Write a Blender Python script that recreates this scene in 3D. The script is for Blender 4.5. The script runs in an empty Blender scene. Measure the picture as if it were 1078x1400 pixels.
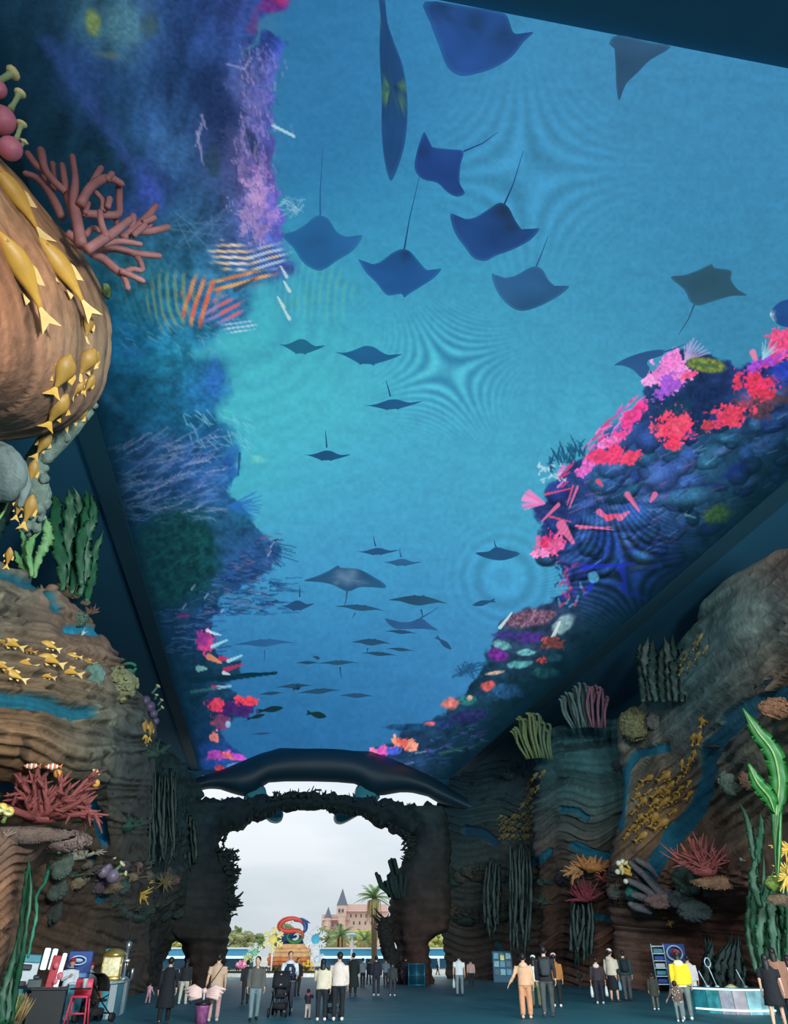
import bpy, bmesh, math, random
import numpy as np
from mathutils import Vector, Matrix
from mathutils.bvhtree import BVHTree

scene = bpy.context.scene
COL = scene.collection
# ================================================================ camera, sky, lights, exposure
F, CX, CY = 970.0, 539.0, 700.0                 # focal length and centre in pixels of the 1078x1400 frame
PITCH = math.atan(603 / 970.0); YAW = math.radians(9.64)
EYE = np.array([0.0, 0.0, 1.6])
cam_d = bpy.data.cameras.new('camera'); cam = bpy.data.objects.new('camera', cam_d); COL.objects.link(cam)
cam_d.sensor_fit = 'HORIZONTAL'; cam_d.sensor_width = 36.0; cam_d.lens = 36.0 * F / 1078.0
cam_d.clip_start = 0.05; cam_d.clip_end = 2000
cam.location = EYE; cam.rotation_euler = (math.pi / 2 + PITCH, 0, -YAW)
scene.camera = cam

wd = bpy.data.worlds.new('overcast_sky'); scene.world = wd; wd.use_nodes = True
nt = wd.node_tree; nt.nodes.clear()
wo = nt.nodes.new('ShaderNodeOutputWorld'); bg = nt.nodes.new('ShaderNodeBackground')
tc = nt.nodes.new('ShaderNodeTexCoord'); mp = nt.nodes.new('ShaderNodeMapping'); mp.inputs['Scale'].default_value = (1.5, 1.5, 6.0)
no = nt.nodes.new('ShaderNodeTexNoise'); no.inputs['Scale'].default_value = 2.2; no.inputs['Detail'].default_value = 5
rp = nt.nodes.new('ShaderNodeValToRGB')
rp.color_ramp.elements[0].position = 0.35; rp.color_ramp.elements[0].color = (0.56, 0.64, 0.70, 1)
rp.color_ramp.elements[1].position = 0.66; rp.color_ramp.elements[1].color = (0.74, 0.79, 0.84, 1)
# overcast luminance: about three times brighter overhead than at the horizon
sx = nt.nodes.new('ShaderNodeSeparateXYZ'); mz = nt.nodes.new('ShaderNodeMapRange'); mz.clamp = True
for k_, v_ in (('From Min', 0.0), ('From Max', 1.0), ('To Min', 0.94), ('To Max', 2.9)): mz.inputs[k_].default_value = v_
for a, b in ((tc.outputs['Generated'], mp.inputs[0]), (mp.outputs[0], no.inputs['Vector']), (no.outputs[0], rp.inputs[0]), (rp.outputs[0], bg.inputs[0]), (bg.outputs[0], wo.inputs[0]),
             (tc.outputs['Generated'], sx.inputs[0]), (sx.outputs['Z'], mz.inputs['Value']), (mz.outputs[0], bg.inputs[1])): nt.links.new(a, b)

def lamp(name, kind, loc, target, energy, color, size=1.0, spot=60):
    d = bpy.data.lights.new(name, kind); d.energy = energy; d.color = color
    if kind == 'AREA': d.size = size
    elif kind == 'SPOT': d.spot_size = math.radians(spot); d.spot_blend = 0.7; d.shadow_soft_size = size
    else: d.shadow_soft_size = size
    o = bpy.data.objects.new(name, d); COL.objects.link(o); o.location = loc
    o.rotation_euler = (Vector(target) - Vector(loc)).to_track_quat('-Z', 'Y').to_euler()
    return o
# unseen spots added overhead to brighten the boulder and the rock walls
lamp('added_warm_spot', 'SPOT', (2.5, 1.0, 9.0), (-5.5, 9.5, 11.0), 700, (1.0, 0.84, 0.66), 0.5, 60)
lamp('added_left_spot', 'SPOT', (5.0, 3.0, 12.5), (-7.0, 26.0, 7.0), 4200, (0.92, 0.95, 0.9), 0.5, 46)
lamp('added_right_spot', 'SPOT', (1.0, 5.0, 13.0), (19.0, 33.0, 7.0), 8000, (0.86, 0.95, 0.97), 0.5, 58)
# unseen floods added behind the visitor, then fills that brighten walls and ceiling
for i_, (x_, tx_) in enumerate(((4.0, -3.0), (9.0, 8.0), (14.0, 18.0))):
    lamp('added_flood', 'SPOT', (x_, -2.0, 7.5), (tx_, 36.0, 5.0), 15000, (0.82, 0.97, 1.0), 1.2, 82)
lamp('added_wall_fill', 'SPOT', (23.0, 17.0, 6.0), (20.0, 38.0, 15.0), 2600, (0.55, 0.9, 1.0), 0.6, 110)  # both wall fills are added, out of view beside the rocks
lamp('added_wall_fill', 'SPOT', (-9.8, 9.0, 6.5), (-10.0, 28.0, 14.0), 900, (0.55, 0.9, 1.0), 0.6, 110)
lamp('added_ceiling_fill', 'SPOT', (6.0, -7.0, 0.6), (6.0, 4.5, 15.0), 230, (0.6, 0.92, 1.0), 0.6, 100)  # added from below to lift the near ceiling, source out of view
# ground spots added only to brighten the flower bed signs
for x_ in (-1.5, 2.5, 6.5): lamp('added_sign_fill', 'SPOT', (x_, 62.5, 0.3), (x_ * .8 + .6, 69.0, 2.4), 420, (1.0, 0.96, 0.9), 0.3, 100)
vs = scene.view_settings
scene.display_settings.display_device = 'sRGB'
vs.view_transform = 'Standard'; vs.look = 'None'; vs.exposure = 0.0; vs.gamma = 1.0; vs.use_curve_mapping = False

# ================================================================ picture measurements -> world points
_h = np.array([math.sin(YAW), math.cos(YAW), 0.0]); _R = np.array([math.cos(YAW), -math.sin(YAW), 0.0])
_Fw = _h * math.cos(PITCH) + np.array([0, 0, math.sin(PITCH)]); _U = -_h * math.sin(PITCH) + np.array([0, 0, math.cos(PITCH)])
def ray(x, y): return _Fw + _R * ((x - CX) / F) + _U * ((CY - y) / F)
def onz(x, y, z): d = ray(x, y); return EYE + d * ((z - EYE[2]) / d[2])
def onx(x, y, X): d = ray(x, y); return EYE + d * (X / d[0])
def ony(x, y, Y): d = ray(x, y); return EYE + d * (Y / d[1])
def at(x, y, D): d = ray(x, y); return EYE + d * (D / math.hypot(d[0], d[1]))   # D = distance along the floor
def ground(x, D): d = ray(x, 1303); p = EYE + d * (D / math.hypot(d[0], d[1])); return np.array([p[0], p[1], 0.0])
def proj(P):
    q = np.asarray(P, float) - EYE; w = q @ _Fw
    return CX + F * (q @ _R) / w, CY - F * (q @ _U) / w, w
def mpp(p): return proj(p)[2] / F                                             # metres per pixel at a point
# ================================================================ mesh and material helpers
def srgb(c):
    c = np.asarray(c, float) / 255.0
    return np.where(c <= 0.04045, c / 12.92, ((c + 0.055) / 1.055) ** 2.4)
_mats = {}
def mat(name, col, rough=0.7, metal=0.0, noise=0.25, nscale=6.0, bump=0.0, bscale=20.0, emit=0.0, vcol=None, spec=0.4, alpha=1.0, coat=0.0, trans=0.0):
    """procedural material: base colour varied by noise, optional bump; vcol multiplies in a painted colour attribute"""
    if name in _mats: return _mats[name]
    m = bpy.data.materials.new(name); m.use_nodes = True; t = m.node_tree; N = t.nodes; L = t.links
    b = N['Principled BSDF']; c = tuple(srgb(col)) + (1,) if max(col) > 1.01 else tuple(col) + (1,)
    b.inputs['Roughness'].default_value = rough; b.inputs['Metallic'].default_value = metal
    b.inputs['Specular IOR Level'].default_value = spec
    if coat: b.inputs['Coat Weight'].default_value = coat
    if trans: b.inputs['Transmission Weight'].default_value = trans
    if alpha < 1: b.inputs['Alpha'].default_value = alpha
    tcn = N.new('ShaderNodeTexCoord'); n = N.new('ShaderNodeTexNoise'); n.inputs['Scale'].default_value = nscale; n.inputs['Detail'].default_value = 5
    L.new(tcn.outputs['Object'], n.inputs['Vector'])
    mr = N.new('ShaderNodeMapRange'); mr.inputs['From Min'].default_value = 0.25; mr.inputs['From Max'].default_value = 0.75
    mr.inputs['To Min'].default_value = 1 - noise; mr.inputs['To Max'].default_value = 1 + noise
    L.new(n.outputs[0], mr.inputs['Value'])
    mx = N.new('ShaderNodeMix'); mx.data_type = 'RGBA'; mx.blend_type = 'MULTIPLY'; mx.inputs['Factor'].default_value = 1.0
    if vcol:
        a = N.new('ShaderNodeVertexColor'); a.layer_name = vcol; L.new(a.outputs['Color'], mx.inputs['A'])
    else: mx.inputs['A'].default_value = c
    L.new(mr.outputs[0], mx.inputs['B'])
    L.new(mx.outputs['Result'], b.inputs['Base Color'])
    if bump:
        n2 = N.new('ShaderNodeTexNoise'); n2.inputs['Scale'].default_value = bscale; n2.inputs['Detail'].default_value = 6
        L.new(tcn.outputs['Object'], n2.inputs['Vector'])
        bp = N.new('ShaderNodeBump'); bp.inputs['Strength'].default_value = bump; bp.inputs['Distance'].default_value = 0.1
        L.new(n2.outputs[0], bp.inputs['Height']); L.new(bp.outputs[0], b.inputs['Normal'])
    if emit:
        L.new(mx.outputs['Result'], b.inputs['Emission Color']); b.inputs['Emission Strength'].default_value = emit
    _mats[name] = m
    return m
def emat(name, strength=1.0, vcol='picture', sample='AUTO'):
    """a lit display: colour attribute -> emission"""
    if name in _mats: return _mats[name]
    m = bpy.data.materials.new(name); m.use_nodes = True; t = m.node_tree; N = t.nodes; L = t.links; N.clear()
    o = N.new('ShaderNodeOutputMaterial'); e = N.new('ShaderNodeEmission'); a = N.new('ShaderNodeVertexColor'); a.layer_name = vcol
    e.inputs[1].default_value = strength; L.new(a.outputs[0], e.inputs[0]); L.new(e.outputs[0], o.inputs[0])
    m.cycles.emission_sampling = sample
    _mats[name] = m
    return m

def new_obj(name, me, parent=None, loc=None):
    o = bpy.data.objects.new(name, me); COL.objects.link(o)
    if parent is not None: o.parent = parent
    if loc is not None: o.location = loc
    return o
def tag(o, label, cat, group=None):
    o['label'] = label; o['category'] = cat
    if group: o['group'] = group
    return o
def thing(name, label, cat, loc=(0, 0, 0), group=None):
    o = bpy.data.objects.new(name, None); COL.objects.link(o); o.location = tuple(loc); o.empty_display_size = 0.2
    return tag(o, label, cat, group)
def frame(d):
    d = np.asarray(d, float); d = d / (np.linalg.norm(d) + 1e-12)
    a = np.array([0, 0, 1.0]) if abs(d[2]) < .9 else np.array([1.0, 0, 0])
    u = np.cross(a, d); u /= np.linalg.norm(u); return u, np.cross(d, u)

class MB:
    """collects shapes in world space; build() links them as ONE mesh object"""
    def __init__(s): s.v = []; s.f = []; s.mi = []; s.cur = 0
    def add(s, vs, fs):
        o = len(s.v); s.v.extend([tuple(map(float, p)) for p in vs]); s.f.extend([tuple(i + o for i in f) for f in fs]); s.mi.extend([s.cur] * len(fs)); return s
    def tube(s, pts, rad, n=7, cap=True, flat=1.0, up=None, round_end=True):
        P = [np.asarray(p, float) for p in pts]; m = len(P)
        R = list(rad) if hasattr(rad, '__len__') else [rad] * m
        T = [P[min(i + 1, m - 1)] - P[max(i - 1, 0)] for i in range(m)]; T = [t / (np.linalg.norm(t) + 1e-12) for t in T]
        if round_end and m > 1:
            P = P + [P[-1] + T[-1] * R[-1] * .6, P[-1] + T[-1] * R[-1] * .95]; T += [T[-1]] * 2; R += [R[-1] * .75, R[-1] * .25]; m += 2
        if up is not None:
            u = np.asarray(up, float); u = u - T[0] * (u @ T[0]); u /= np.linalg.norm(u) + 1e-12
        else: u = frame(T[0])[0]
        vs = []
        for i in range(m):
            u = u - T[i] * (u @ T[i]); u /= np.linalg.norm(u) + 1e-12; w = np.cross(T[i], u)
            for k in range(n):
                a = 2 * math.pi * k / n; vs.append(P[i] + R[i] * (u * math.cos(a) + w * math.sin(a) * flat))
        fs = [(i * n + k, i * n + (k + 1) % n, (i + 1) * n + (k + 1) % n, (i + 1) * n + k) for i in range(m - 1) for k in range(n)]
        if cap: fs += [tuple(range(n - 1, -1, -1)), tuple((m - 1) * n + k for k in range(n))]
        return s.add(vs, fs)
    def ell(s, c, r, M=None, nu=10, nv=6, fn=None):
        c = np.asarray(c, float); r = np.asarray(r, float) if hasattr(r, '__len__') else np.array([r] * 3); vs = [(0, 0, 1)]
        for j in range(1, nv):
            t = math.pi * j / nv
            for i in range(nu): a = 2 * math.pi * i / nu; vs.append((math.sin(t) * math.cos(a), math.sin(t) * math.sin(a), math.cos(t)))
        vs.append((0, 0, -1)); V = np.array(vs)
        if fn is not None: V = V * np.array([fn(p) for p in V])[:, None]
        V = V * r
        if M is not None: V = V @ np.asarray(M).T
        V = V + c; b = 1 + (nv - 2) * nu
        fs = [(0, 1 + i, 1 + (i + 1) % nu) for i in range(nu)]
        for j in range(nv - 2): fs += [(1 + j * nu + i, 1 + (j + 1) * nu + i, 1 + (j + 1) * nu + (i + 1) % nu, 1 + j * nu + (i + 1) % nu) for i in range(nu)]
        fs += [(b + i, b + nu, b + (i + 1) % nu) for i in range(nu)]
        return s.add(V, fs)
    def box(s, c, size, M=None, bev=0.0):
        h = np.asarray(size, float) / 2; b = min(bev, h.min() * .9)
        vs = []; fs = []
        if b <= 0:
            for z in (-1, 1):
                for (x, y) in ((-1, -1), (1, -1), (1, 1), (-1, 1)): vs.append((x * h[0], y * h[1], z * h[2]))
            fs = [(3, 2, 1, 0), (4, 5, 6, 7)] + [(i, (i + 1) % 4, 4 + (i + 1) % 4, 4 + i) for i in range(4)]
        else:
            def ring(ix, iy, z): return [(-ix, -iy + b, z), (-ix + b, -iy, z), (ix - b, -iy, z), (ix, -iy + b, z), (ix, iy - b, z), (ix - b, iy, z), (-ix + b, iy, z), (-ix, iy - b, z)]
            for (k, z) in ((b, -h[2]), (0, -h[2] + b), (0, h[2] - b), (b, h[2])): vs += ring(h[0] - k, h[1] - k, z)
            fs = [tuple(range(7, -1, -1)), tuple(range(24, 32))] + [(j * 8 + i, j * 8 + (i + 1) % 8, (j + 1) * 8 + (i + 1) % 8, (j + 1) * 8 + i) for j in range(3) for i in range(8)]
        V = np.array(vs)
        if M is not None: V = V @ np.asarray(M).T
        return s.add(V + np.asarray(c, float), fs)
    def prism(s, poly, ext):
        """extrude a planar outline (3D points, any order) along ext"""
        P = [np.asarray(p, float) for p in poly]; n = len(P); e = np.asarray(ext, float)
        return s.add(P + [p + e for p in P], [tuple(range(n - 1, -1, -1)), tuple(range(n, 2 * n))] + [(i, (i + 1) % n, n + (i + 1) % n, n + i) for i in range(n)])
    def lathe(s, c, prof, n=12, M=None, sy=1.0):
        vs = []; m = len(prof)
        for (r, z) in prof:
            for k in range(n): a = 2 * math.pi * k / n; vs.append((r * math.cos(a), r * math.sin(a) * sy, z))
        V = np.array(vs)
        if M is not None: V = V @ np.asarray(M).T
        fs = [(i * n + k, i * n + (k + 1) % n, (i + 1) * n + (k + 1) % n, (i + 1) * n + k) for i in range(m - 1) for k in range(n)] + [tuple(range(n - 1, -1, -1)), tuple((m - 1) * n + k for k in range(n))]
        return s.add(V + np.asarray(c, float), fs)
    def blade(s, pts, widths, side, thick=0.02, wave=0.0, seed=0):
        """leaf: centre line, half widths, sideways vector; lens section with a raised midrib and ruffled rims"""
        P = [np.asarray(p, float) for p in pts]; m = len(P); vs = []; rg = random.Random(seed); ph = rg.uniform(0, 6)
        sd = np.asarray(side, float); sd = sd / np.linalg.norm(sd)
        for i in range(m):
            t = P[min(i + 1, m - 1)] - P[max(i - 1, 0)]; t /= np.linalg.norm(t) + 1e-12
            a = sd - t * (sd @ t); a /= np.linalg.norm(a) + 1e-12; nn = np.cross(t, a); w = widths[i]
            r1 = wave * w * math.sin(i * 1.3 + ph); r2 = wave * w * math.sin(i * 1.6 + ph + 2)
            th = min(thick, w * .6)
            vs += [P[i] - a * w + nn * r1, P[i] - a * w * .45 + nn * (th * .7), P[i] + nn * th * 1.2, P[i] + a * w * .45 + nn * (th * .7), P[i] + a * w + nn * r2, P[i] + a * w * .4 - nn * th * .6, P[i] - a * w * .4 - nn * th * .6]
        n = 7
        fs = [(i * n + k, i * n + (k + 1) % n, (i + 1) * n + (k + 1) % n, (i + 1) * n + k) for i in range(m - 1) for k in range(n)] + [tuple(range(n - 1, -1, -1)), tuple((m - 1) * n + k for k in range(n))]
        return s.add(vs, fs)
    def mesh(s, name, mats, loc=(0, 0, 0), smooth_=True):
        me = bpy.data.meshes.new(name); L = np.asarray(loc, float)
        me.from_pydata([tuple(np.asarray(p) - L) for p in s.v], [], s.f)
        for m in (mats if isinstance(mats, (list, tuple)) else [mats]): me.materials.append(m)
        if len(me.polygons) == len(s.mi):
            me.polygons.foreach_set('material_index', s.mi)
            me.polygons.foreach_set('use_smooth', [smooth_] * len(s.f))
        bm = bmesh.new(); bm.from_mesh(me); bmesh.ops.recalc_face_normals(bm, faces=bm.faces); bm.to_mesh(me); bm.free()
        me.update(); return me
    def build(s, name, mats, parent=None, smooth_=True, origin=None):
        """world-space shapes; parented to an unrotated empty they keep their place"""
        loc = np.array(parent.location) if parent is not None else (np.asarray(origin, float) if origin is not None else np.zeros(3))
        if parent is not None and parent.parent is not None: loc = loc + np.array(parent.parent.location)
        me = s.mesh(name, mats, loc, smooth_)
        return new_obj(name, me, parent, None if parent is not None else tuple(loc))

def rotz(a): c, s = math.cos(a), math.sin(a); return np.array([[c, -s, 0], [s, c, 0], [0, 0, 1.0]])
def struct(o): o['kind'] = 'structure'; return o
def setcol(me, rgb, name='paint'):
    a = me.color_attributes.new(name, 'FLOAT_COLOR', 'POINT')
    d = np.ones((len(me.vertices), 4), np.float32); d[:, :3] = rgb; a.data.foreach_set('color', d.ravel())
def grid_mesh(name, V, nu, nv, m, col=None, cname='paint', flip=False):
    """nu x nv lattice of points -> mesh"""
    me = bpy.data.meshes.new(name); idx = np.arange(nu * nv).reshape(nu, nv)
    q = np.stack([idx[:-1, :-1], idx[:-1, 1:], idx[1:, 1:], idx[1:, :-1]], -1).reshape(-1, 4)
    if flip: q = q[:, ::-1]
    me.vertices.add(nu * nv); me.vertices.foreach_set('co', np.asarray(V, np.float32).ravel())
    me.loops.add(q.size); me.loops.foreach_set('vertex_index', q.ravel().astype(np.int32))
    me.polygons.add(len(q)); me.polygons.foreach_set('loop_start', np.arange(0, q.size, 4, dtype=np.int32)); me.polygons.foreach_set('use_smooth', np.ones(len(q), bool))
    me.update(calc_edges=True); me.validate(); me.materials.append(m)
    if col is not None: setcol(me, col, cname)
    return me
# ---------------------------------------------------------------- numpy value noise
def _hash(i, j, k):
    h = (i * 374761393 + j * 668265263 + k * 2147483647) & 0xFFFFFFFF
    h = ((h ^ (h >> 13)) * 1274126177) & 0xFFFFFFFF
    h = ((h ^ (h >> 16)) * 2246822519) & 0xFFFFFFFF
    return ((h ^ (h >> 15)) & 0xFFFF) / 65535.0

def noise2(x, y, seed=0):
    x = np.asarray(x, float); y = np.asarray(y, float)
    xi = np.floor(x).astype(np.int64); yi = np.floor(y).astype(np.int64)
    fx = x - xi; fy = y - yi
    fx = fx * fx * (3 - 2 * fx); fy = fy * fy * (3 - 2 * fy)
    a = _hash(xi, yi, seed); b = _hash(xi + 1, yi, seed)
    c = _hash(xi, yi + 1, seed); d = _hash(xi + 1, yi + 1, seed)
    return (a * (1 - fx) + b * fx) * (1 - fy) + (c * (1 - fx) + d * fx) * fy

def fbm(x, y, seed=0, octv=4):
    s = 0; a = 0.5; t = 0
    for o in range(octv):
        s = s + a * noise2(x * 2 ** o + 17.3 * o, y * 2 ** o - 9.1 * o, seed + o); t += a; a *= 0.5
    return s / t

def smooth(a, b, x):
    t = np.clip((x - a) / (b - a + 1e-12), 0, 1)
    return t * t * (3 - 2 * t)

def poly_sd(px, py, poly):
    """signed distance (negative inside) of points to a closed polygon"""
    P = np.array(poly, float); Q = np.roll(P, -1, 0)
    d2 = np.full(px.shape, 1e18); ins = np.zeros(px.shape, bool)
    for (ax, ay), (bx, by) in zip(P, Q):
        ex, ey = bx - ax, by - ay
        t = np.clip(((px - ax) * ex + (py - ay) * ey) / (ex * ex + ey * ey + 1e-9), 0, 1)
        d2 = np.minimum(d2, (px - ax - t * ex) ** 2 + (py - ay - t * ey) ** 2)
        c = ((ay > py) != (by > py)) & (px < (bx - ax) * (py - ay) / (by - ay + 1e-12) + ax)
        ins ^= c
    d = np.sqrt(d2)
    return np.where(ins, -d, d)
# ---------------------------------------------------------------- picture shown on the LED screen
WATER = [(430,40,(44,114,166)),(470,150,(47,122,172)),(560,60,(50,130,182)),(700,120,(60,140,188)),(900,120,(60,138,184)),
    (1050,180,(58,136,182)),(720,240,(62,146,192)),(960,300,(56,138,184)),(430,230,(44,120,172)),(600,300,(54,144,190)),
    (520,330,(54,144,188)),(830,400,(60,146,188)),(1010,400,(56,136,176)),(450,400,(56,156,190)),(350,420,(52,150,180)),
    (600,430,(62,160,194)),(400,470,(66,180,196)),(350,540,(70,190,204)),(430,540,(76,192,208)),(330,600,(64,178,200)),
    (520,500,(68,176,202)),(700,480,(62,158,194)),(820,540,(64,160,194)),(600,600,(70,170,204)),(700,620,(68,168,202)),
    (420,660,(70,172,206)),(560,700,(66,164,204)),(680,700,(66,164,202)),(460,740,(64,158,204)),(600,780,(62,150,200)),
    (440,830,(60,148,200)),(620,860,(60,142,194)),(500,900,(54,136,190)),(380,880,(54,136,190)),(600,930,(52,126,184)),
    (450,960,(44,116,172)),(360,980,(38,108,164)),(530,990,(40,108,164)),(430,1010,(36,100,156)),(340,1010,(34,98,152))]
REEFL = [(-900,-900),(330,-900),(378,-60),(386,10),(352,24),(350,50),(330,82),(362,40),(392,58),(376,110),(372,150),(374,190),(376,230),(386,290),(388,332),
    (400,352),(412,372),(392,386),(350,392),(346,424),(330,446),(300,462),(270,482),(312,494),(318,540),(300,560),(322,612),(330,640),(312,668),
    (330,690),(344,716),(372,738),(382,756),(374,776),(340,800),(300,816),(304,834),(284,846),(294,866),(292,888),
    (306,900),(330,904),(326,920),(310,938),(320,952),(344,962),(338,978),(312,990),(302,1004),(318,1022),(334,1038),(322,1060),(300,1090),(-900,1090)]
REEFR = [(1900,100),(1120,425),(1078,455),(1050,486),(1006,500),(996,492),(940,478),(915,486),(886,512),(880,536),(862,574),(838,596),(806,618),(772,640),(752,664),
    (744,684),(722,690),(736,716),(738,748),(764,772),(778,796),(772,814),(700,838),(680,852),(674,872),(664,886),(668,904),(660,920),
    (640,936),(632,948),(608,964),(602,978),(578,994),(548,998),(544,1012),(514,1022),(520,1036),(560,1062),(600,1080),(1200,1080),(1900,500)]
RL = [(20,20,(20,62,96)),(60,150,(14,50,76)),(40,90,(14,48,76)),(110,110,(26,66,140)),(160,140,(20,62,110)),(160,40,(40,96,128)),(215,40,(34,84,160)),
    (260,30,(20,54,116)),(300,60,(28,70,150)),(320,30,(40,70,160)),(250,110,(20,58,118)),(290,160,(22,56,110)),(225,150,(30,82,150)),(240,215,(34,92,160)),
    (210,250,(32,68,166)),(170,230,(16,56,86)),(120,240,(14,54,82)),(345,130,(74,92,184)),(300,185,(28,54,112)),(345,175,(60,70,150)),
    (330,215,(70,80,170)),(356,250,(104,92,190)),(310,250,(40,74,140)),(350,290,(96,92,196)),(300,290,(28,80,132)),(260,280,(26,82,128)),(250,330,(24,96,138)),
    (330,320,(50,90,170)),(200,400,(26,104,138)),(170,380,(28,106,136)),(300,400,(44,124,170)),(250,430,(36,112,150)),(180,470,(26,112,162)),(240,490,(34,128,160)),(170,540,(20,88,124)),(230,560,(26,98,136)),(290,520,(38,110,176)),(290,580,(28,98,140)),
    (120,560,(12,60,86)),(150,600,(14,66,98)),(200,630,(36,82,138)),(280,640,(36,80,140)),(170,680,(18,56,100)),(320,640,(40,110,170)),(140,720,(12,50,72)),(200,740,(16,64,78)),(260,740,(20,72,78)),
    (250,800,(16,60,74)),(320,760,(34,74,124)),(360,760,(36,80,136)),(330,720,(34,90,130)),(190,820,(10,48,64)),(220,870,(14,48,76)),(260,860,(30,66,116)),(240,920,(12,44,64)),(280,940,(20,58,88)),
    (230,980,(10,40,58)),(280,990,(16,52,84)),(260,1030,(14,44,76)),(290,1030,(36,80,160)),(305,920,(24,64,92))]
RR = [(1050,500,(34,60,150)),(1060,560,(36,70,140)),(960,530,(30,58,112)),(920,560,(28,74,120)),(880,580,(44,80,160)),(850,620,(50,96,170)),(900,620,(40,74,140)),(1000,620,(30,80,120)),
    (960,640,(36,86,136)),(1050,640,(28,72,110)),(900,660,(58,100,178)),(830,650,(46,92,164)),(780,660,(40,72,150)),(760,700,(40,64,140)),(820,700,(32,68,130)),(870,710,(48,92,170)),(950,690,(50,118,164)),
    (1000,700,(40,90,120)),(1060,690,(14,52,70)),(850,760,(34,78,150)),(800,760,(28,64,130)),(920,750,(36,72,160)),(960,760,(20,62,92)),(880,790,(26,52,160)),(800,800,(28,72,130)),(1020,760,(12,46,64)),(900,830,(18,54,84)),(840,840,(22,58,100)),
    (760,850,(50,66,110)),(800,880,(24,76,90)),(720,880,(44,80,116)),(760,930,(14,56,66)),(820,920,(10,44,56)),(680,930,(24,66,96)),(650,970,(24,68,104)),(700,980,(16,58,70)),(620,1000,(26,70,110)),(640,1030,(18,60,72)),(580,1020,(30,70,116)),(560,1040,(30,66,110)),(740,1000,(8,38,52)),(690,1010,(10,40,52)),(760,960,(9,40,52)),(640,1050,(10,38,50)),(860,880,(10,42,58)),(940,810,(12,46,66))]

def rbf(px, py, pts, sig):
    num = np.zeros(px.shape + (3,)); den = np.zeros(px.shape) + 1e-12
    for x, y, c in pts:
        w = np.exp(-((px - x) ** 2 + (py - y) ** 2) / (2 * sig * sig)) + 1e-9 / (1 + ((px - x) ** 2 + (py - y) ** 2) / 1e4)
        num += w[:, None] * np.array(c, float); den += w
    return num / den[:, None]

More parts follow.
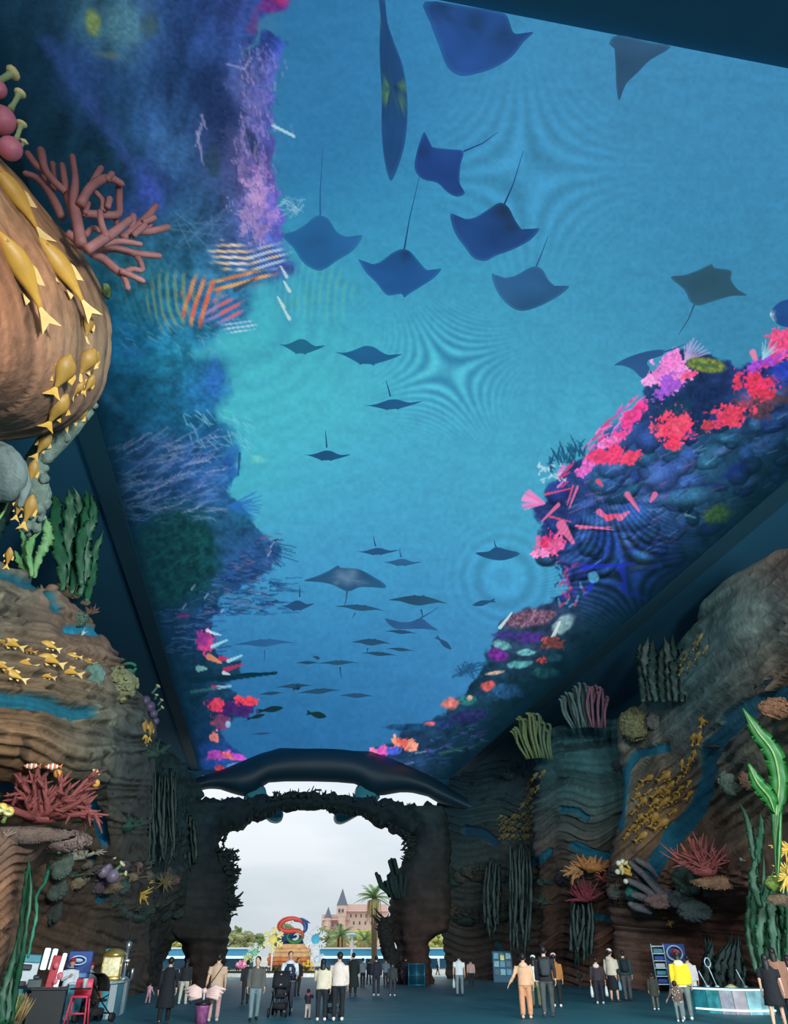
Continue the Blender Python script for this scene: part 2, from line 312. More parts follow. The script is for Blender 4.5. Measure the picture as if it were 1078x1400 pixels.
def screen_picture(px, py):
    """sRGB 0..255 picture for points given by where they fall in the photograph"""
    rng = random.Random(5)
    C = rbf(px, py, WATER, 70.0)
    # fine LED shimmer and water ripples
    n1 = fbm(px / 26, py / 9, 3); n2 = fbm(px / 5, py / 5, 9, 2)
    C *= (1 + 0.07 * (n1 - .5) + 0.09 * (n2 - .5))[:, None]
    def moire(cx, cy, s, kx, ky, rot, R, amp, tint=(1, 1, 1)):
        m = (abs(px - cx) < R * 2.2) & (abs(py - cy) < R * 2.2)
        dx = px[m] - cx; dy = py[m] - cy
        u = dx * math.cos(rot) + dy * math.sin(rot); v = -dx * math.sin(rot) + dy * math.cos(rot)
        ph = (kx * u * u + ky * v * v) / s
        r2 = (dx * dx + dy * dy) / (R * R)
        a = amp * np.exp(-r2 * 1.1)
        C[m] *= 1 + (a * np.sin(ph))[:, None] * np.array(tint)
    def blob(cx, cy, rx, ry, rot, col, alpha=1., soft=.25, namp=.35, ns=14., seed=0, tex=0.25, ts=4.):
        R = max(rx, ry) * 1.6 + 3
        m = np.nonzero((abs(px - cx) < R) & (abs(py - cy) < R))[0]
        if not len(m): return
        x = px[m] - cx; y = py[m] - cy; r = math.radians(rot)
        u = (x * math.cos(r) + y * math.sin(r)) / rx; v = (-x * math.sin(r) + y * math.cos(r)) / ry
        d = np.sqrt(u * u + v * v) + namp * (fbm(px[m] / ns, py[m] / ns, seed + 31, 3) - .5) * 2
        a = alpha * (1 - smooth(1 - soft, 1 + soft * .3, d))
        t = 1 + tex * (fbm(px[m] / ts, py[m] / ts, seed + 77, 2) - .5) * 2
        C[m] = C[m] * (1 - a[:, None]) + a[:, None] * np.array(col, float) * t[:, None]
    def tuft(cx, cy, rx, ry, rot, col, col2=None, dens=.5, seed=0, ns=3.0, alpha=.95):
        """feathery coral: noise-thresholded patch"""
        R = max(rx, ry) * 1.5 + 3
        m = np.nonzero((abs(px - cx) < R) & (abs(py - cy) < R))[0]
        if not len(m): return
        x = px[m] - cx; y = py[m] - cy; r = math.radians(rot)
        u = (x * math.cos(r) + y * math.sin(r)) / rx; v = (-x * math.sin(r) + y * math.cos(r)) / ry
        d = np.sqrt(u * u + v * v)
        n = fbm(px[m] / ns, py[m] / ns, seed + 5, 2); nb = fbm(px[m] / (ns * 4), py[m] / (ns * 4), seed + 8, 2)
        a = smooth(0, .22, dens + .9 * (n - .5) + 1.2 * (nb - .5) + .55 - d) * alpha
        c = np.array(col, float) * (.8 + .5 * n[:, None])
        if col2 is not None:
            k = smooth(.4, .6, nb)[:, None]; c = c * (1 - k) + np.array(col2, float) * k * (.8 + .5 * n[:, None])
        C[m] = C[m] * (1 - a[:, None]) + a[:, None] * c
    def stroke(x0, y0, x1, y1, w, col, alpha=.8, taper=True):
        m = np.nonzero((px > min(x0, x1) - w - 2) & (px < max(x0, x1) + w + 2) & (py > min(y0, y1) - w - 2) & (py < max(y0, y1) + w + 2))[0]
        if not len(m): return
        ex, ey = x1 - x0, y1 - y0
        t = np.clip(((px[m] - x0) * ex + (py[m] - y0) * ey) / (ex * ex + ey * ey + 1e-9), 0, 1)
        d = np.hypot(px[m] - x0 - t * ex, py[m] - y0 - t * ey)
        ww = w * (1 - .7 * t) if taper else w
        a = (alpha * (1 - smooth(ww * .5, ww * .5 + 1.0, d)))[:, None]
        C[m] = C[m] * (1 - a) + a * np.array(col, float)

    # light green glints of the water on the left
    moire(330, 430, 900., 1, 1, 0, 120, .06, (1, 1.0, .5))
    moire(720, 238, 520., 1, -1, .75, 95, .10)
    moire(612, 506, 230., 1, -1.5, .35, 62, .19, (1.3, 1, .6))
    blob(352, 628, 16, 8, 0, (150, 230, 190), .35, .9, .5)
    # --- reefs
    nx = px + 10 * (fbm(px / 12, py / 12, 1) - .5) * 2; ny = py + 8 * (fbm(px / 12, py / 12, 2) - .5) * 2
    for poly, pts, sg, sl in ((REEFL, RL, 26., 0), (REEFR, RR, 30., 1)):
        sd = poly_sd(nx, ny, poly)
        edge = np.where((py > 330) & (py < 640) & (px < 420), 16.0, 4.0)
        a = (1 - smooth(-edge, edge * .4, sd))[:, None]
        R = rbf(px, py, pts, sg)
        if sl: R = R * .82 + R.mean(1, keepdims=True) * .10
        det = fbm(px / 16, py / 13, 40 + sl, 4); det2 = fbm(px / 4.5, py / 4.0, 44 + sl, 2)
        if sl == 0:
            k = smooth(330, 260, py)                       # long vertical streaks of the near rocks
            det = det * (1 - k) + k * fbm(px / 20 + .2 * py / 20, py / 60, 60, 4)
        R *= (0.52 + 0.66 * det + 0.32 * det2)[:, None]
        C[:] = C * (1 - a) + R * a
    # --- left reef details
    blob(128, 30, 13, 24, -12, (150, 172, 60), .75, .6, .3, seed=1); blob(170, 34, 34, 40, 10, (70, 140, 160), .6, .5, .3, seed=2)
    blob(150, 76, 26, 6, 10, (130, 150, 90), .35, .8, .5); blob(205, 30, 16, 26, 0, (60, 90, 60), .4, .8, .5)
    blob(375, 6, 24, 12, -8, (110, 40, 130), .85, .4, .4, seed=3); blob(384, 0, 14, 8, 0, (190, 50, 110), .6, .6, .5)
    stroke(345, 40, 352, 10, 14, (120, 50, 130), .5)
    for i in range(8):
        t = i / 7.; blob(66 + 140 * t, 60 + 200 * t, 14, 26, -32, (44, 84, 190), .5, .9, .6, seed=i)
    blob(235, 212, 30, 44, -25, (40, 104, 172), .6, .7, .5, seed=21); blob(205, 262, 18, 34, -14, (40, 72, 190), .7, .7, .4, seed=22)
    blob(296, 140, 34, 60, -16, (18, 44, 98), .7, .6, .4, seed=23); blob(290, 220, 16, 24, 0, (26, 64, 70), .5, .7, .5)
    tuft(352, 135, 18, 62, 10, (84, 96, 190), (104, 104, 196), .3, 3, 2.5, .5)
    tuft(345, 225, 24, 54, -6, (98, 86, 180), (150, 112, 190), .4, 5, 2.5, .55); tuft(352, 285, 30, 46, -4, (108, 90, 188), (176, 130, 200), .4, 7, 2.6, .6); tuft(354, 262, 14, 22, 0, (186, 140, 206), None, .3, 17, 2.4, .6)
    tuft(318, 200, 14, 40, -10, (50, 62, 116), None, .3, 8, 2.5, .6); blob(345, 195, 9, 26, -14, (30, 50, 96), .8, .5, .5)
    for i in range(210):
        x = rng.gauss(352, 17); y = rng.uniform(70, 330)
        stroke(x, y, x + rng.uniform(-2, 2) - 2, y - rng.uniform(5, 16), 1.2, rng.choice([(150, 136, 214), (196, 150, 210), (100, 120, 206), (60, 70, 140), (140, 150, 220)]), rng.uniform(.2, .55))
    for (a, b, c, d) in ((276, 170, 268, 200), (270, 180, 278, 226), (276, 158, 282, 176), (312, 88, 334, 94), (334, 94, 346, 76)): stroke(a, b, c, d, 3, (170, 160, 214), .55)
    stroke(374, 172, 402, 186, 3, (170, 214, 226), .9, False)
    for i in range(16): stroke(384 + rng.uniform(-6, 26), 270 + rng.uniform(0, 30), 392 + rng.uniform(0, 26), 272 + rng.uniform(-6, 20), 1.2, (150, 200, 226), .5)
    for i in range(14): stroke(210 + rng.uniform(0, 90), 300 + rng.uniform(-20, 40), 240 + rng.uniform(0, 90), 296 + rng.uniform(-20, 30), 1.3, (80, 130, 190), .4)
    # striped orange fish, broken into bands by the moire of the LED grid
    def bands(cx, cy, rx, ry, rot, per, srot, c1, c2, alpha, seed, bend=0.0):
        m = np.nonzero((abs(px - cx) < rx * 1.5) & (abs(py - cy) < ry * 1.8 + 10))[0]
        x = px[m] - cx; y = py[m] - cy; r = math.radians(rot); u = (x * math.cos(r) + y * math.sin(r)) / rx; v = (-x * math.sin(r) + y * math.cos(r)) / ry
        d = np.sqrt(u * u + v * v) + .5 * (fbm(px[m] / 10, py[m] / 8, seed, 3) - .5); a_ = alpha * (1 - smooth(.6, 1.05, d))
        q = math.radians(srot); s_ = -x * math.sin(q) + y * math.cos(q) + bend * (x * x + y * y) / 60. + 3 * (fbm(px[m] / 30, py[m] / 20, seed + 4, 2) - .5)
        k = smooth(-.25, .45, np.sin(2 * math.pi * s_ / per)); mixn = fbm(px[m] / 14, py[m] / 10, seed + 8, 2)
        c = np.array(c1[0], float) * (1 - smooth(.42, .6, mixn))[:, None] + np.array(c1[1], float) * smooth(.42, .6, mixn)[:, None]
        al = (a_ * (.25 + .75 * k))[:, None]; C[m] = C[m] * (1 - al) + al * (c * k[:, None] + np.array(c2, float) * (1 - k)[:, None])
    bands(318, 350, 34, 24, 8, 8.4, 1, ((226, 222, 214), (236, 190, 130)), (50, 96, 168), .9, 101); bands(366, 352, 34, 22, -14, 8.4, -16, ((176, 206, 226), (226, 196, 150)), (48, 104, 180), .85, 102)
    bands(330, 384, 58, 13, -12, 11, -14, ((238, 170, 90), (226, 120, 60)), (44, 84, 150), .9, 103); bands(272, 412, 30, 40, 18, 13, 106, ((230, 100, 70), (224, 140, 90)), (40, 96, 160), .92, 104, .1); bands(306, 424, 34, 22, -20, 10, -28, ((226, 104, 110), (150, 130, 196)), (44, 90, 176), .88, 105)
    bands(232, 408, 40, 48, 0, 10.5, 82, ((180, 170, 96), (150, 180, 110)), (34, 92, 140), .45, 106, .25); bands(190, 400, 40, 56, 0, 9, 78, ((110, 150, 100), (90, 140, 120)), (30, 96, 140), .22, 107, .25); bands(430, 400, 70, 46, 0, 10, 96, ((110, 190, 150), (80, 180, 190)), (50, 140, 200), .3, 108, .12)
    bands(326, 446, 26, 12, -8, 6, -10, ((200, 226, 240), (170, 200, 230)), (50, 120, 190), .7, 109); stroke(322, 396, 348, 382, 7, (46, 62, 84), .7)
    for (x, y) in ((392, 378), (396, 398), (388, 420), (396, 436)): stroke(x, y, x - 8, y - 14, 4, (206, 226, 226), .8)
    for i in range(26):
        x = rng.uniform(160, 300); y = rng.uniform(440, 486); stroke(x, y, x + rng.uniform(4, 16), y + rng.uniform(2, 12), 1.6, (110, 176, 200), .35)
    blob(292, 516, 15, 28, 8, (44, 108, 190), .85, .5, .25, seed=31); blob(300, 596, 28, 20, -10, (26, 90, 146), .7, .6, .4, seed=32); blob(270, 505, 55, 26, 0, (30, 104, 140), .45, .8, .5)
    blob(180, 484, 24, 10, 0, (40, 120, 190), .6, .7, .4); blob(150, 545, 26, 10, 50, (60, 120, 170), .45, .8, .4)
    for i in range(40):
        x = rng.uniform(250, 340); y = rng.uniform(560, 610); stroke(x, y, x + rng.uniform(3, 14), y + rng.uniform(3, 16), 1.5, (120, 200, 226), .45)
    # pale branch coral
    for i in range(150):
        x = rng.uniform(140, 285); y = rng.uniform(600, 715); g = rng.uniform(-.75, .05) if y < 690 else rng.uniform(-.35, .2); c = rng.choice([(96, 130, 190), (70, 100, 170), (140, 160, 206), (110, 140, 186)]); al = rng.uniform(.2, .6)
        for j in range(3):
            L = rng.uniform(5, 13); x2, y2 = x + L, y + g * L; stroke(x, y, x2, y2, 1.7 - .35 * j, c, al, False)
            if rng.random() < .6: stroke(x2, y2, x2 + L * .5, y2 + (g - rng.choice((-.6, .7))) * L * .5, 1.1, c, al, False)
            x, y = x2, y2; g += rng.uniform(-.25, .25)
    blob(318, 628, 10, 28, 12, (34, 86, 170), .6, .6, .4); stroke(328, 620, 326, 650, 3, (20, 60, 120), .7)
    # dark green dome
    blob(236, 764, 74, 62, -35, (17, 66, 74), .95, .25, .22, ns=20, seed=41, tex=.35, ts=6)
    for i in range(60):
        x = rng.uniform(185, 290); y = rng.uniform(730, 830); stroke(x, y, x + rng.uniform(4, 12), y - rng.uniform(1, 8), 1.4, (30, 96, 90), .5)
    blob(332, 712, 16, 12, 0, (30, 96, 134), .8, .5, .4); stroke(318, 694, 344, 684, 3, (40, 90, 190), .6)
    for i in range(14): stroke(312, 692, 350 + rng.uniform(-4, 14), 672 + i * 3.0, 1.5, (40, 110, 190), .6)
    for i in range(330):
        x = rng.uniform(268, 378); y = rng.uniform(728, 838)
        if abs((y - 728) + (x - 378) * .85 - 40) < 52: stroke(x, y, x + rng.uniform(5, 12), y + rng.uniform(-3, 4), 1.3, rng.choice([(64, 110, 170), (20, 50, 100), (110, 100, 140), (40, 90, 160)]), .6)
    for i in range(60):
        x = rng.uniform(300, 400); y = rng.uniform(790, 842); stroke(x, y, x + rng.uniform(8, 24), y + rng.uniform(-2, 3), 1.2, (22, 62, 110), .45)
    for i in range(8): stroke(372 + i % 3, 742 + i * 3, 384 + rng.uniform(0, 24), 748 + i * 4, 1.3, (26, 70, 120), .6)
    for (x, y) in ((370, 748), (366, 760), (280, 818), (262, 806), (250, 832), (302, 838)): stroke(x, y, x + 5, y - 7, 1.2, (170, 200, 226), .6)
    for i in range(90):
        x = rng.uniform(205, 300); y = rng.uniform(832, 895); stroke(x, y, x + rng.uniform(6, 26), y + rng.uniform(-5, 1), 1.4, rng.choice([(50, 90, 160), (26, 50, 100), (70, 120, 170), (14, 40, 80)]), .6)
    blob(250, 842, 10, 3, -5, (160, 50, 130), .7); tuft(281, 880, 14, 16, 0, (214, 60, 130), (160, 50, 140), .5, 12, 3)
    for (x0, y0, x1, y1, w, c) in ((284, 862, 292, 866, 4, (220, 236, 240)), (290, 884, 311, 875, 4, (150, 226, 240)), (293, 866, 302, 868, 3, (170, 226, 240)), (286, 898, 302, 906, 8, (232, 140, 100)), (302, 900, 316, 902, 6, (190, 50, 100)), (312, 904, 331, 896, 4, (160, 220, 240)), (308, 916, 332, 908, 6, (180, 50, 100)), (272, 914, 282, 914, 8, (130, 200, 200)), (306, 920, 314, 922, 4, (200, 220, 230)),
        (292, 940, 300, 938, 6, (190, 60, 110)), (298, 940, 316, 938, 4, (150, 190, 220)), (262, 946, 300, 940, 4, (50, 110, 120))): stroke(x0, y0, x1, y1, w, c, .9)
    stroke(300, 928, 378, 920, 8, (10, 46, 66), .95); stroke(260, 930, 310, 927, 9, (10, 46, 66), .8); stroke(262, 958, 284, 948, 5, (12, 48, 60), .9)
    tuft(318, 966, 30, 12, 0, (60, 34, 100), None, .55, 13, 4, .9); tuft(296, 964, 13, 9, 0, (230, 50, 70), (214, 60, 90), .5, 14, 3); tuft(338, 958, 15, 7, 0, (226, 60, 80), None, .55, 15, 3)
    tuft(300, 986, 14, 9, 0, (190, 70, 80), (120, 60, 100), .45, 16, 3, .85); blob(312, 990, 4, 5, 0, (150, 200, 230), .8)
    tuft(294, 1008, 8, 8, -40, (240, 130, 120), (236, 170, 190), .6, 17, 3); blob(286, 1024, 16, 11, 0, (34, 74, 170), .9, .5, .4); blob(284, 1044, 24, 9, -8, (40, 88, 190), .85, .5, .4)
    tuft(298, 1032, 14, 6, -12, (226, 60, 60), (200, 70, 190), .5, 18, 3); tuft(316, 1034, 20, 5, 10, (236, 110, 90), (190, 70, 200), .5, 19, 3); blob(322, 1046, 14, 4, -10, (100, 160, 226), .8); tuft(300, 1050, 6, 5, 0, (220, 60, 70), None, .5, 20, 3); tuft(262, 1028, 10, 5, 0, (90, 40, 60), None, .4, 21, 3, .7)
    # --- right reef details
    for (x, y, rx, ry, r, c) in ((900, 652, 30, 24, 0, (64, 106, 190)), (846, 598, 26, 22, 20, (52, 98, 172)), (884, 600, 20, 22, 0, (46, 80, 160)), (868, 704, 40, 26, -10, (50, 96, 180)), (820, 640, 24, 16, -10, (60, 110, 180)), (762, 672, 18, 20, 30, (44, 66, 150)), (940, 680, 44, 16, -14, (60, 128, 176)), (840, 640, 22, 16, 0, (44, 90, 160)),
        (970, 628, 18, 22, 20, (50, 110, 150)), (1040, 610, 40, 12, -32, (56, 104, 176)), (1010, 640, 30, 9, -30, (34, 60, 170)), (1064, 660, 30, 12, -20, (40, 90, 140)), (930, 610, 12, 16, 0, (54, 116, 160)), (1060, 575, 30, 10, -25, (44, 84, 160)), (770, 740, 26, 16, 0, (50, 40, 110)), (816, 740, 40, 24, 0, (30, 62, 132))): blob(x, y, rx, ry, r, c, .75, .45, .3, seed=int(x), tex=.3)
    blob(950, 560, 62, 34, -22, (26, 48, 92), .75, .5, .4, seed=51); blob(925, 560, 26, 12, -30, (24, 74, 96), .5)
    r3 = random.Random(77)
    def dome(cx, cy, rx, ry, rot, col, seed):
        R = max(rx, ry) * 1.4; m = np.nonzero((abs(px - cx) < R) & (abs(py - cy) < R))[0]
        if not len(m): return
        x = px[m] - cx; y = py[m] - cy; r = math.radians(rot); u = (x * math.cos(r) + y * math.sin(r)) / rx; v = (-x * math.sin(r) + y * math.cos(r)) / ry
        d = np.sqrt(u * u + v * v) + .22 * (fbm(px[m] / 9, py[m] / 9, seed, 2) - .5); a = .68 * (1 - smooth(.8, 1.04, d)); t = (1.2 - .65 * d - .35 * v) * (.8 + .4 * fbm(px[m] / 3, py[m] / 3, seed + 3, 2))
        C[m] = C[m] * (1 - a[:, None]) + a[:, None] * np.array(col, float) * np.clip(t, .25, 1.5)[:, None]
    for i in range(120):
        x = r3.uniform(745, 1090); lo_ = 700 - (x - 745) * .62; y = lo_ + r3.uniform(0, 1) ** .8 * (900 - x * .12 - lo_ - 20); f_ = 1 - .6 * smooth(60, 260, y - lo_)
        c = np.array(r3.choice([(56, 96, 170), (44, 84, 150), (60, 116, 168), (34, 60, 130), (40, 96, 130), (70, 104, 160), (26, 60, 90)])) * (.6 + .5 * f_)
        dome(x, y, r3.uniform(9, 24), r3.uniform(6, 15), r3.uniform(-45, 10), c, i)
    for (x, y, rx, ry, c) in ((902, 652, 30, 24, (66, 104, 186)), (846, 600, 24, 20, (56, 98, 168)), (886, 602, 20, 20, (50, 84, 156)), (868, 706, 38, 22, (50, 96, 176)), (942, 680, 44, 15, (62, 128, 172)), (762, 674, 18, 18, (44, 62, 146)), (838, 640, 24, 15, (56, 104, 172))): dome(x, y, rx, ry, -10, c, x)
    for i in range(150):
        x = r3.uniform(760, 1080); y = 690 - (x - 745) * .55 + r3.uniform(0, 150); L_ = r3.uniform(5, 22); stroke(x, y, x + L_, y - L_ * r3.uniform(.1, .8), 1.4, r3.choice([(20, 40, 90), (80, 130, 190), (110, 160, 200), (30, 70, 110), (150, 90, 150)]), r3.uniform(.25, .6))
    tuft(1040, 548, 38, 24, -10, (150, 60, 80), (90, 60, 70), .35, 52, 3.5, .85)
    tuft(1036, 524, 30, 18, 10, (232, 52, 96), (214, 56, 86), .5, 53, 3); tuft(1000, 566, 26, 18, -10, (222, 62, 92), None, .45, 54, 3)
    tuft(925, 582, 30, 22, 10, (234, 62, 98), (240, 80, 110), .5, 55, 3); tuft(967, 581, 9, 8, 0, (190, 60, 80), None, .5, 56, 3); tuft(922, 600, 14, 12, 0, (232, 60, 96), None, .5, 59, 3)
    tuft(913, 512, 30, 20, -10, (226, 116, 200), (236, 140, 210), .55, 57, 3); tuft(920, 490, 12, 16, 10, (230, 120, 200), None, .5, 58, 2.6); tuft(915, 528, 22, 14, -40, (150, 80, 200), None, .5, 60, 3); tuft(945, 512, 12, 5, -20, (226, 80, 130), None, .5, 61, 3); tuft(888, 520, 12, 6, 0, (232, 150, 214), None, .5, 62, 2.4)
    for i in range(9): stroke(938, 492, 936 + i * 4.4, 462 + abs(i - 3) * 4, 2.2, (190, 170, 226), .75)
    blob(966, 499, 31, 11, 8, (120, 140, 64), .95, .3, .15, seed=63, tex=.4, ts=3); blob(962, 499, 20, 3, 8, (60, 100, 80), .6)
    tuft(1070, 474, 20, 26, 30, (232, 90, 160), (226, 70, 120), .5, 64, 3); stroke(1030, 482, 1036, 500, 8, (240, 130, 170), .9); tuft(1050, 495, 26, 9, -25, (200, 60, 130), (160, 70, 200), .4, 65, 3); blob(1068, 508, 16, 18, 20, (40, 66, 190), .85, .5, .4)
    for i in range(12): stroke(1044, 490, 1050 + rng.uniform(-8, 16), 462 + rng.uniform(0, 20), 1.6, (150, 214, 230), .6)
    for i in range(46):
        t = rng.random(); x = 760 + 118 * t; y = 652 - 116 * t + rng.uniform(-6, 22)
        stroke(x, y, x + rng.uniform(4, 16), y - rng.uniform(4, 16), 2.6, rng.choice([(236, 110, 190), (232, 60, 130), (226, 140, 210), (200, 90, 200)]), .85)
    tuft(868, 566, 22, 8, -45, (234, 60, 140), None, .6, 66, 3); tuft(834, 604, 24, 8, -30, (236, 120, 196), (230, 70, 140), .5, 67, 3); tuft(826, 624, 22, 13, -10, (236, 62, 110), None, .55, 68, 3); tuft(862, 626, 13, 8, -20, (230, 66, 100), None, .5, 69, 3); tuft(800, 640, 16, 8, -35, (220, 100, 190), None, .5, 70, 3)
    for i in range(60):
        x = rng.uniform(752, 800); y = 630 + rng.uniform(-16, 10) - (x - 770) * .4; stroke(x, y, x + rng.uniform(-9, 4), y - rng.uniform(5, 15), 1.8, (26, 80, 120), .7)
    for i in range(20):
        x = rng.uniform(735, 775); y = rng.uniform(636, 660); stroke(x, y, x + rng.uniform(-6, 6), y - rng.uniform(2, 6), 2.4, (190, 220, 236), .7)
    for i in range(24):
        a = rng.uniform(2.6, 4.0); stroke(744, 688, 744 + 30 * math.cos(a), 686 - 22 * math.sin(a - 3.14), 2.4, rng.choice([(240, 120, 190), (236, 150, 210)]), .8)
    for (x0, y0, x1, y1, w) in ((746, 676, 780, 668, 2), (790, 666, 779, 694, 2.6), (784, 664, 776, 690, 1.8), (764, 690, 742, 712, 4.5), (752, 706, 782, 714, 2), (788, 719, 838, 724, 2.4), (792, 722, 836, 721, 1.5), (818, 658, 824, 664, 6), (820, 700, 832, 710, 8), (832, 708, 846, 704, 9), (848, 708, 860, 700, 8), (858, 676, 874, 698, 7), (896, 676, 890, 686, 7), (768, 718, 784, 742, 13)): stroke(x0, y0, x1, y1, w, rng.choice([(240, 80, 120), (236, 110, 160)]), .9)
    tuft(752, 744, 18, 16, 20, (232, 56, 110), (226, 90, 150), .5, 71, 3); tuft(740, 756, 14, 5, -10, (236, 130, 190), None, .5, 72, 2.5)
    blob(984, 704, 22, 14, -20, (110, 160, 60), .9, .5, .35, seed=73, tex=.35); stroke(1000, 690, 1050, 684, 4, (50, 100, 120), .6); stroke(938, 704, 952, 708, 3, (130, 200, 210), .7)
    for i in range(40):
        x = rng.uniform(760, 800); y = rng.uniform(772, 830); stroke(x, y, x + rng.uniform(-6, 8), y - rng.uniform(3, 10), 3, rng.choice([(200, 70, 110), (150, 70, 170), (60, 50, 170), (80, 160, 200), (30, 60, 120)]), .7)
    moire(858, 778, 170., 1, -1.2, .55, 75, .40, (.8, .9, 1.25)); moire(800, 560, 420., 1, .6, .4, 40, .05); moire(690, 790, 300., 1, 1, 0, 60, .10)
    for (x0, y0, x1, y1, w) in ((800, 776, 868, 770, 6), (850, 776, 858, 806, 8), (806, 806, 816, 784, 6), (866, 812, 884, 820, 7), (852, 800, 856, 812, 9)): stroke(x0, y0, x1, y1, w, (34, 52, 214), .7)
    blob(812, 790, 8, 8, -40, (90, 190, 220), .7)
    # far right reef: shells, lumps, corals
    blob(722, 846, 40, 13, -12, (116, 86, 108), .95, .3, .2, seed=81, tex=.6, ts=2.5); stroke(684, 858, 700, 838, 4, (190, 230, 236), .9); blob(770, 854, 20, 11, -38, (150, 190, 196), .9, .4, .25); stroke(756, 872, 766, 850, 5, (220, 236, 236), .9)
    for (x, y, rx, ry, r, c) in ((686, 882, 14, 7, 10, (110, 186, 190)), (720, 892, 15, 5, 0, (110, 190, 196)), (712, 908, 18, 6, -6, (90, 176, 180)), (748, 920, 20, 9, 4, (40, 110, 112)), (640, 958, 16, 7, 5, (44, 126, 130)), (616, 962, 14, 9, -10, (244, 130, 120)), (668, 938, 10, 8, 0, (220, 90, 90)), (676, 920, 14, 3, -8, (226, 190, 160)), (643, 954, 5, 4, 0, (240, 180, 150)), (690, 946, 24, 12, 0, (40, 92, 140)), (724, 872, 26, 8, 0, (70, 46, 130)), (690, 868, 20, 6, 0, (60, 50, 130)), (682, 896, 16, 10, 20, (120, 40, 150)), (604, 990, 22, 7, 0, (30, 60, 110)), (588, 990, 9, 4, -10, (232, 100, 110)), (642, 980, 30, 9, -5, (40, 44, 100)), (560, 994, 36, 5, 0, (24, 70, 110)), (760, 900, 12, 6, 0, (50, 100, 120))): blob(x, y, rx, ry, r, c, .88, .35, .35, ns=8, seed=int(x + y), tex=.35)
    tuft(756, 880, 20, 10, 10, (170, 76, 60), (120, 60, 60), .4, 91, 3); tuft(742, 902, 10, 5, 0, (226, 70, 60), None, .5, 92, 3); tuft(524, 1026, 18, 7, -5, (226, 80, 190), (240, 120, 160), .5, 93, 3); tuft(554, 1016, 18, 8, 20, (236, 100, 90), (240, 150, 120), .5, 94, 3); tuft(540, 1028, 12, 7, 10, (60, 90, 200), None, .5, 95, 3)
    for i in range(70):
        x = rng.uniform(540, 660); y = 1046 - (x - 540) * .38 + rng.uniform(-16, 22); stroke(x, y, x + rng.uniform(4, 14), y + rng.uniform(-4, 3), 1.6, rng.choice([(40, 90, 150), (70, 110, 170), (20, 50, 90), (150, 190, 210), (90, 70, 160)]), .55)
    for i in range(24): stroke(640 + rng.uniform(-14, 30), 905 + rng.uniform(-2, 24), 634 + rng.uniform(-16, 20), 908 + rng.uniform(0, 20), 1.4, (30, 80, 120), .6)
    stroke(604, 1030, 664, 1014, 4, (40, 100, 80), .7)
    g_ = C.mean(1, keepdims=True); sat = (.94 - .22 * smooth(400, 330, px) * smooth(420, 330, py))[:, None]; C[:] = g_ + (C - g_) * sat
    return np.clip(C, 2, 255)
# ================================================================ setting: floor, ceiling, walls, LED ceiling screen
XL, XR, YN, YE, ZC = -11.5, 25.5, 2.0, 66.0, 15.1
M_FLOOR = mat('painted_teal_floor', (34, 98, 108), 0.6, noise=0.16, nscale=0.35, bump=0.02, bscale=40)
M_NAVY = mat('dark_navy_wall_paint', (32, 92, 120), 0.85, noise=0.06, nscale=0.3)
M_BAND = mat('dark_screen_surround', (20, 66, 84), 0.8, noise=0.05)
def slab(name, x0, x1, y0, y1, z0, z1, m):
    b = MB(); b.box(((x0 + x1) / 2, (y0 + y1) / 2, (z0 + z1) / 2), (x1 - x0, y1 - y0, z1 - z0))
    return struct(b.build(name, m, smooth_=False))
fl = slab('floor', XL - 1, XR + 1, -12.0, YE, -0.3, 0.0, M_FLOOR)
# faint pale wave stripes painted on the floor
M_STR = mat('pale_floor_paint', (62, 120, 134), 0.5, noise=0.3, nscale=2)
rg = random.Random(4); wv = MB()
for i in range(60):
    y = rg.uniform(24, 58); x = rg.uniform(-5, 16); L = rg.uniform(1.0, 3.5); w = rg.uniform(.03, .10); n = 8
    up_ = [(x + L * k / n, y + .12 * math.sin(k * .9 + i) + w * math.sin(math.pi * k / n) + .02, 0.004) for k in range(n + 1)]
    dn_ = [(x + L * k / n, y + .12 * math.sin(k * .9 + i) - w * math.sin(math.pi * k / n) - .02, 0.004) for k in range(n + 1)]
    wv.add(up_ + dn_, [(k, k + 1, n + 2 + k, n + 1 + k) for k in range(n)])
o = wv.build('trim_1', M_STR); struct(o)
slab('ceiling', XL - 1, XR + 1, YN, YE, ZC, ZC + 0.5, M_NAVY)
slab('wall_left', XL - 0.6, XL, YN, YE, 0, ZC, M_NAVY)
slab('wall_right', XR, XR + 0.6, YN, YE, 0, ZC, M_NAVY)
slab('wall_end_left', XL, -8.2, YE - 0.6, YE, 0, ZC, M_NAVY)
slab('wall_end_right', 17.5, XR, YE - 0.6, YE, 0, ZC, M_NAVY)
slab('wall_end_top', -9.0, 20.0, YE - 0.2, YE, 14.62, ZC, M_NAVY); slab('wall_end_corner_left', -9.0, -5.6, YE - 0.25, YE - .01, 13.62, ZC, M_NAVY); slab('wall_end_corner_right', 15.2, 20.0, YE - 0.25, YE - .01, 13.3, ZC, M_NAVY)
# dark recessed band framing the screen
SX0, SX1, SY0, SY1, SZ = -5.9, 16.2, 5.30, 65.6, 15.0
slab('trim_2', -6.6, SX0, SY0, SY1, ZC - 0.16, ZC - 0.01, M_BAND); slab('trim_3', SX1, 17.0, SY0, SY1, ZC - 0.16, ZC - 0.01, M_BAND)

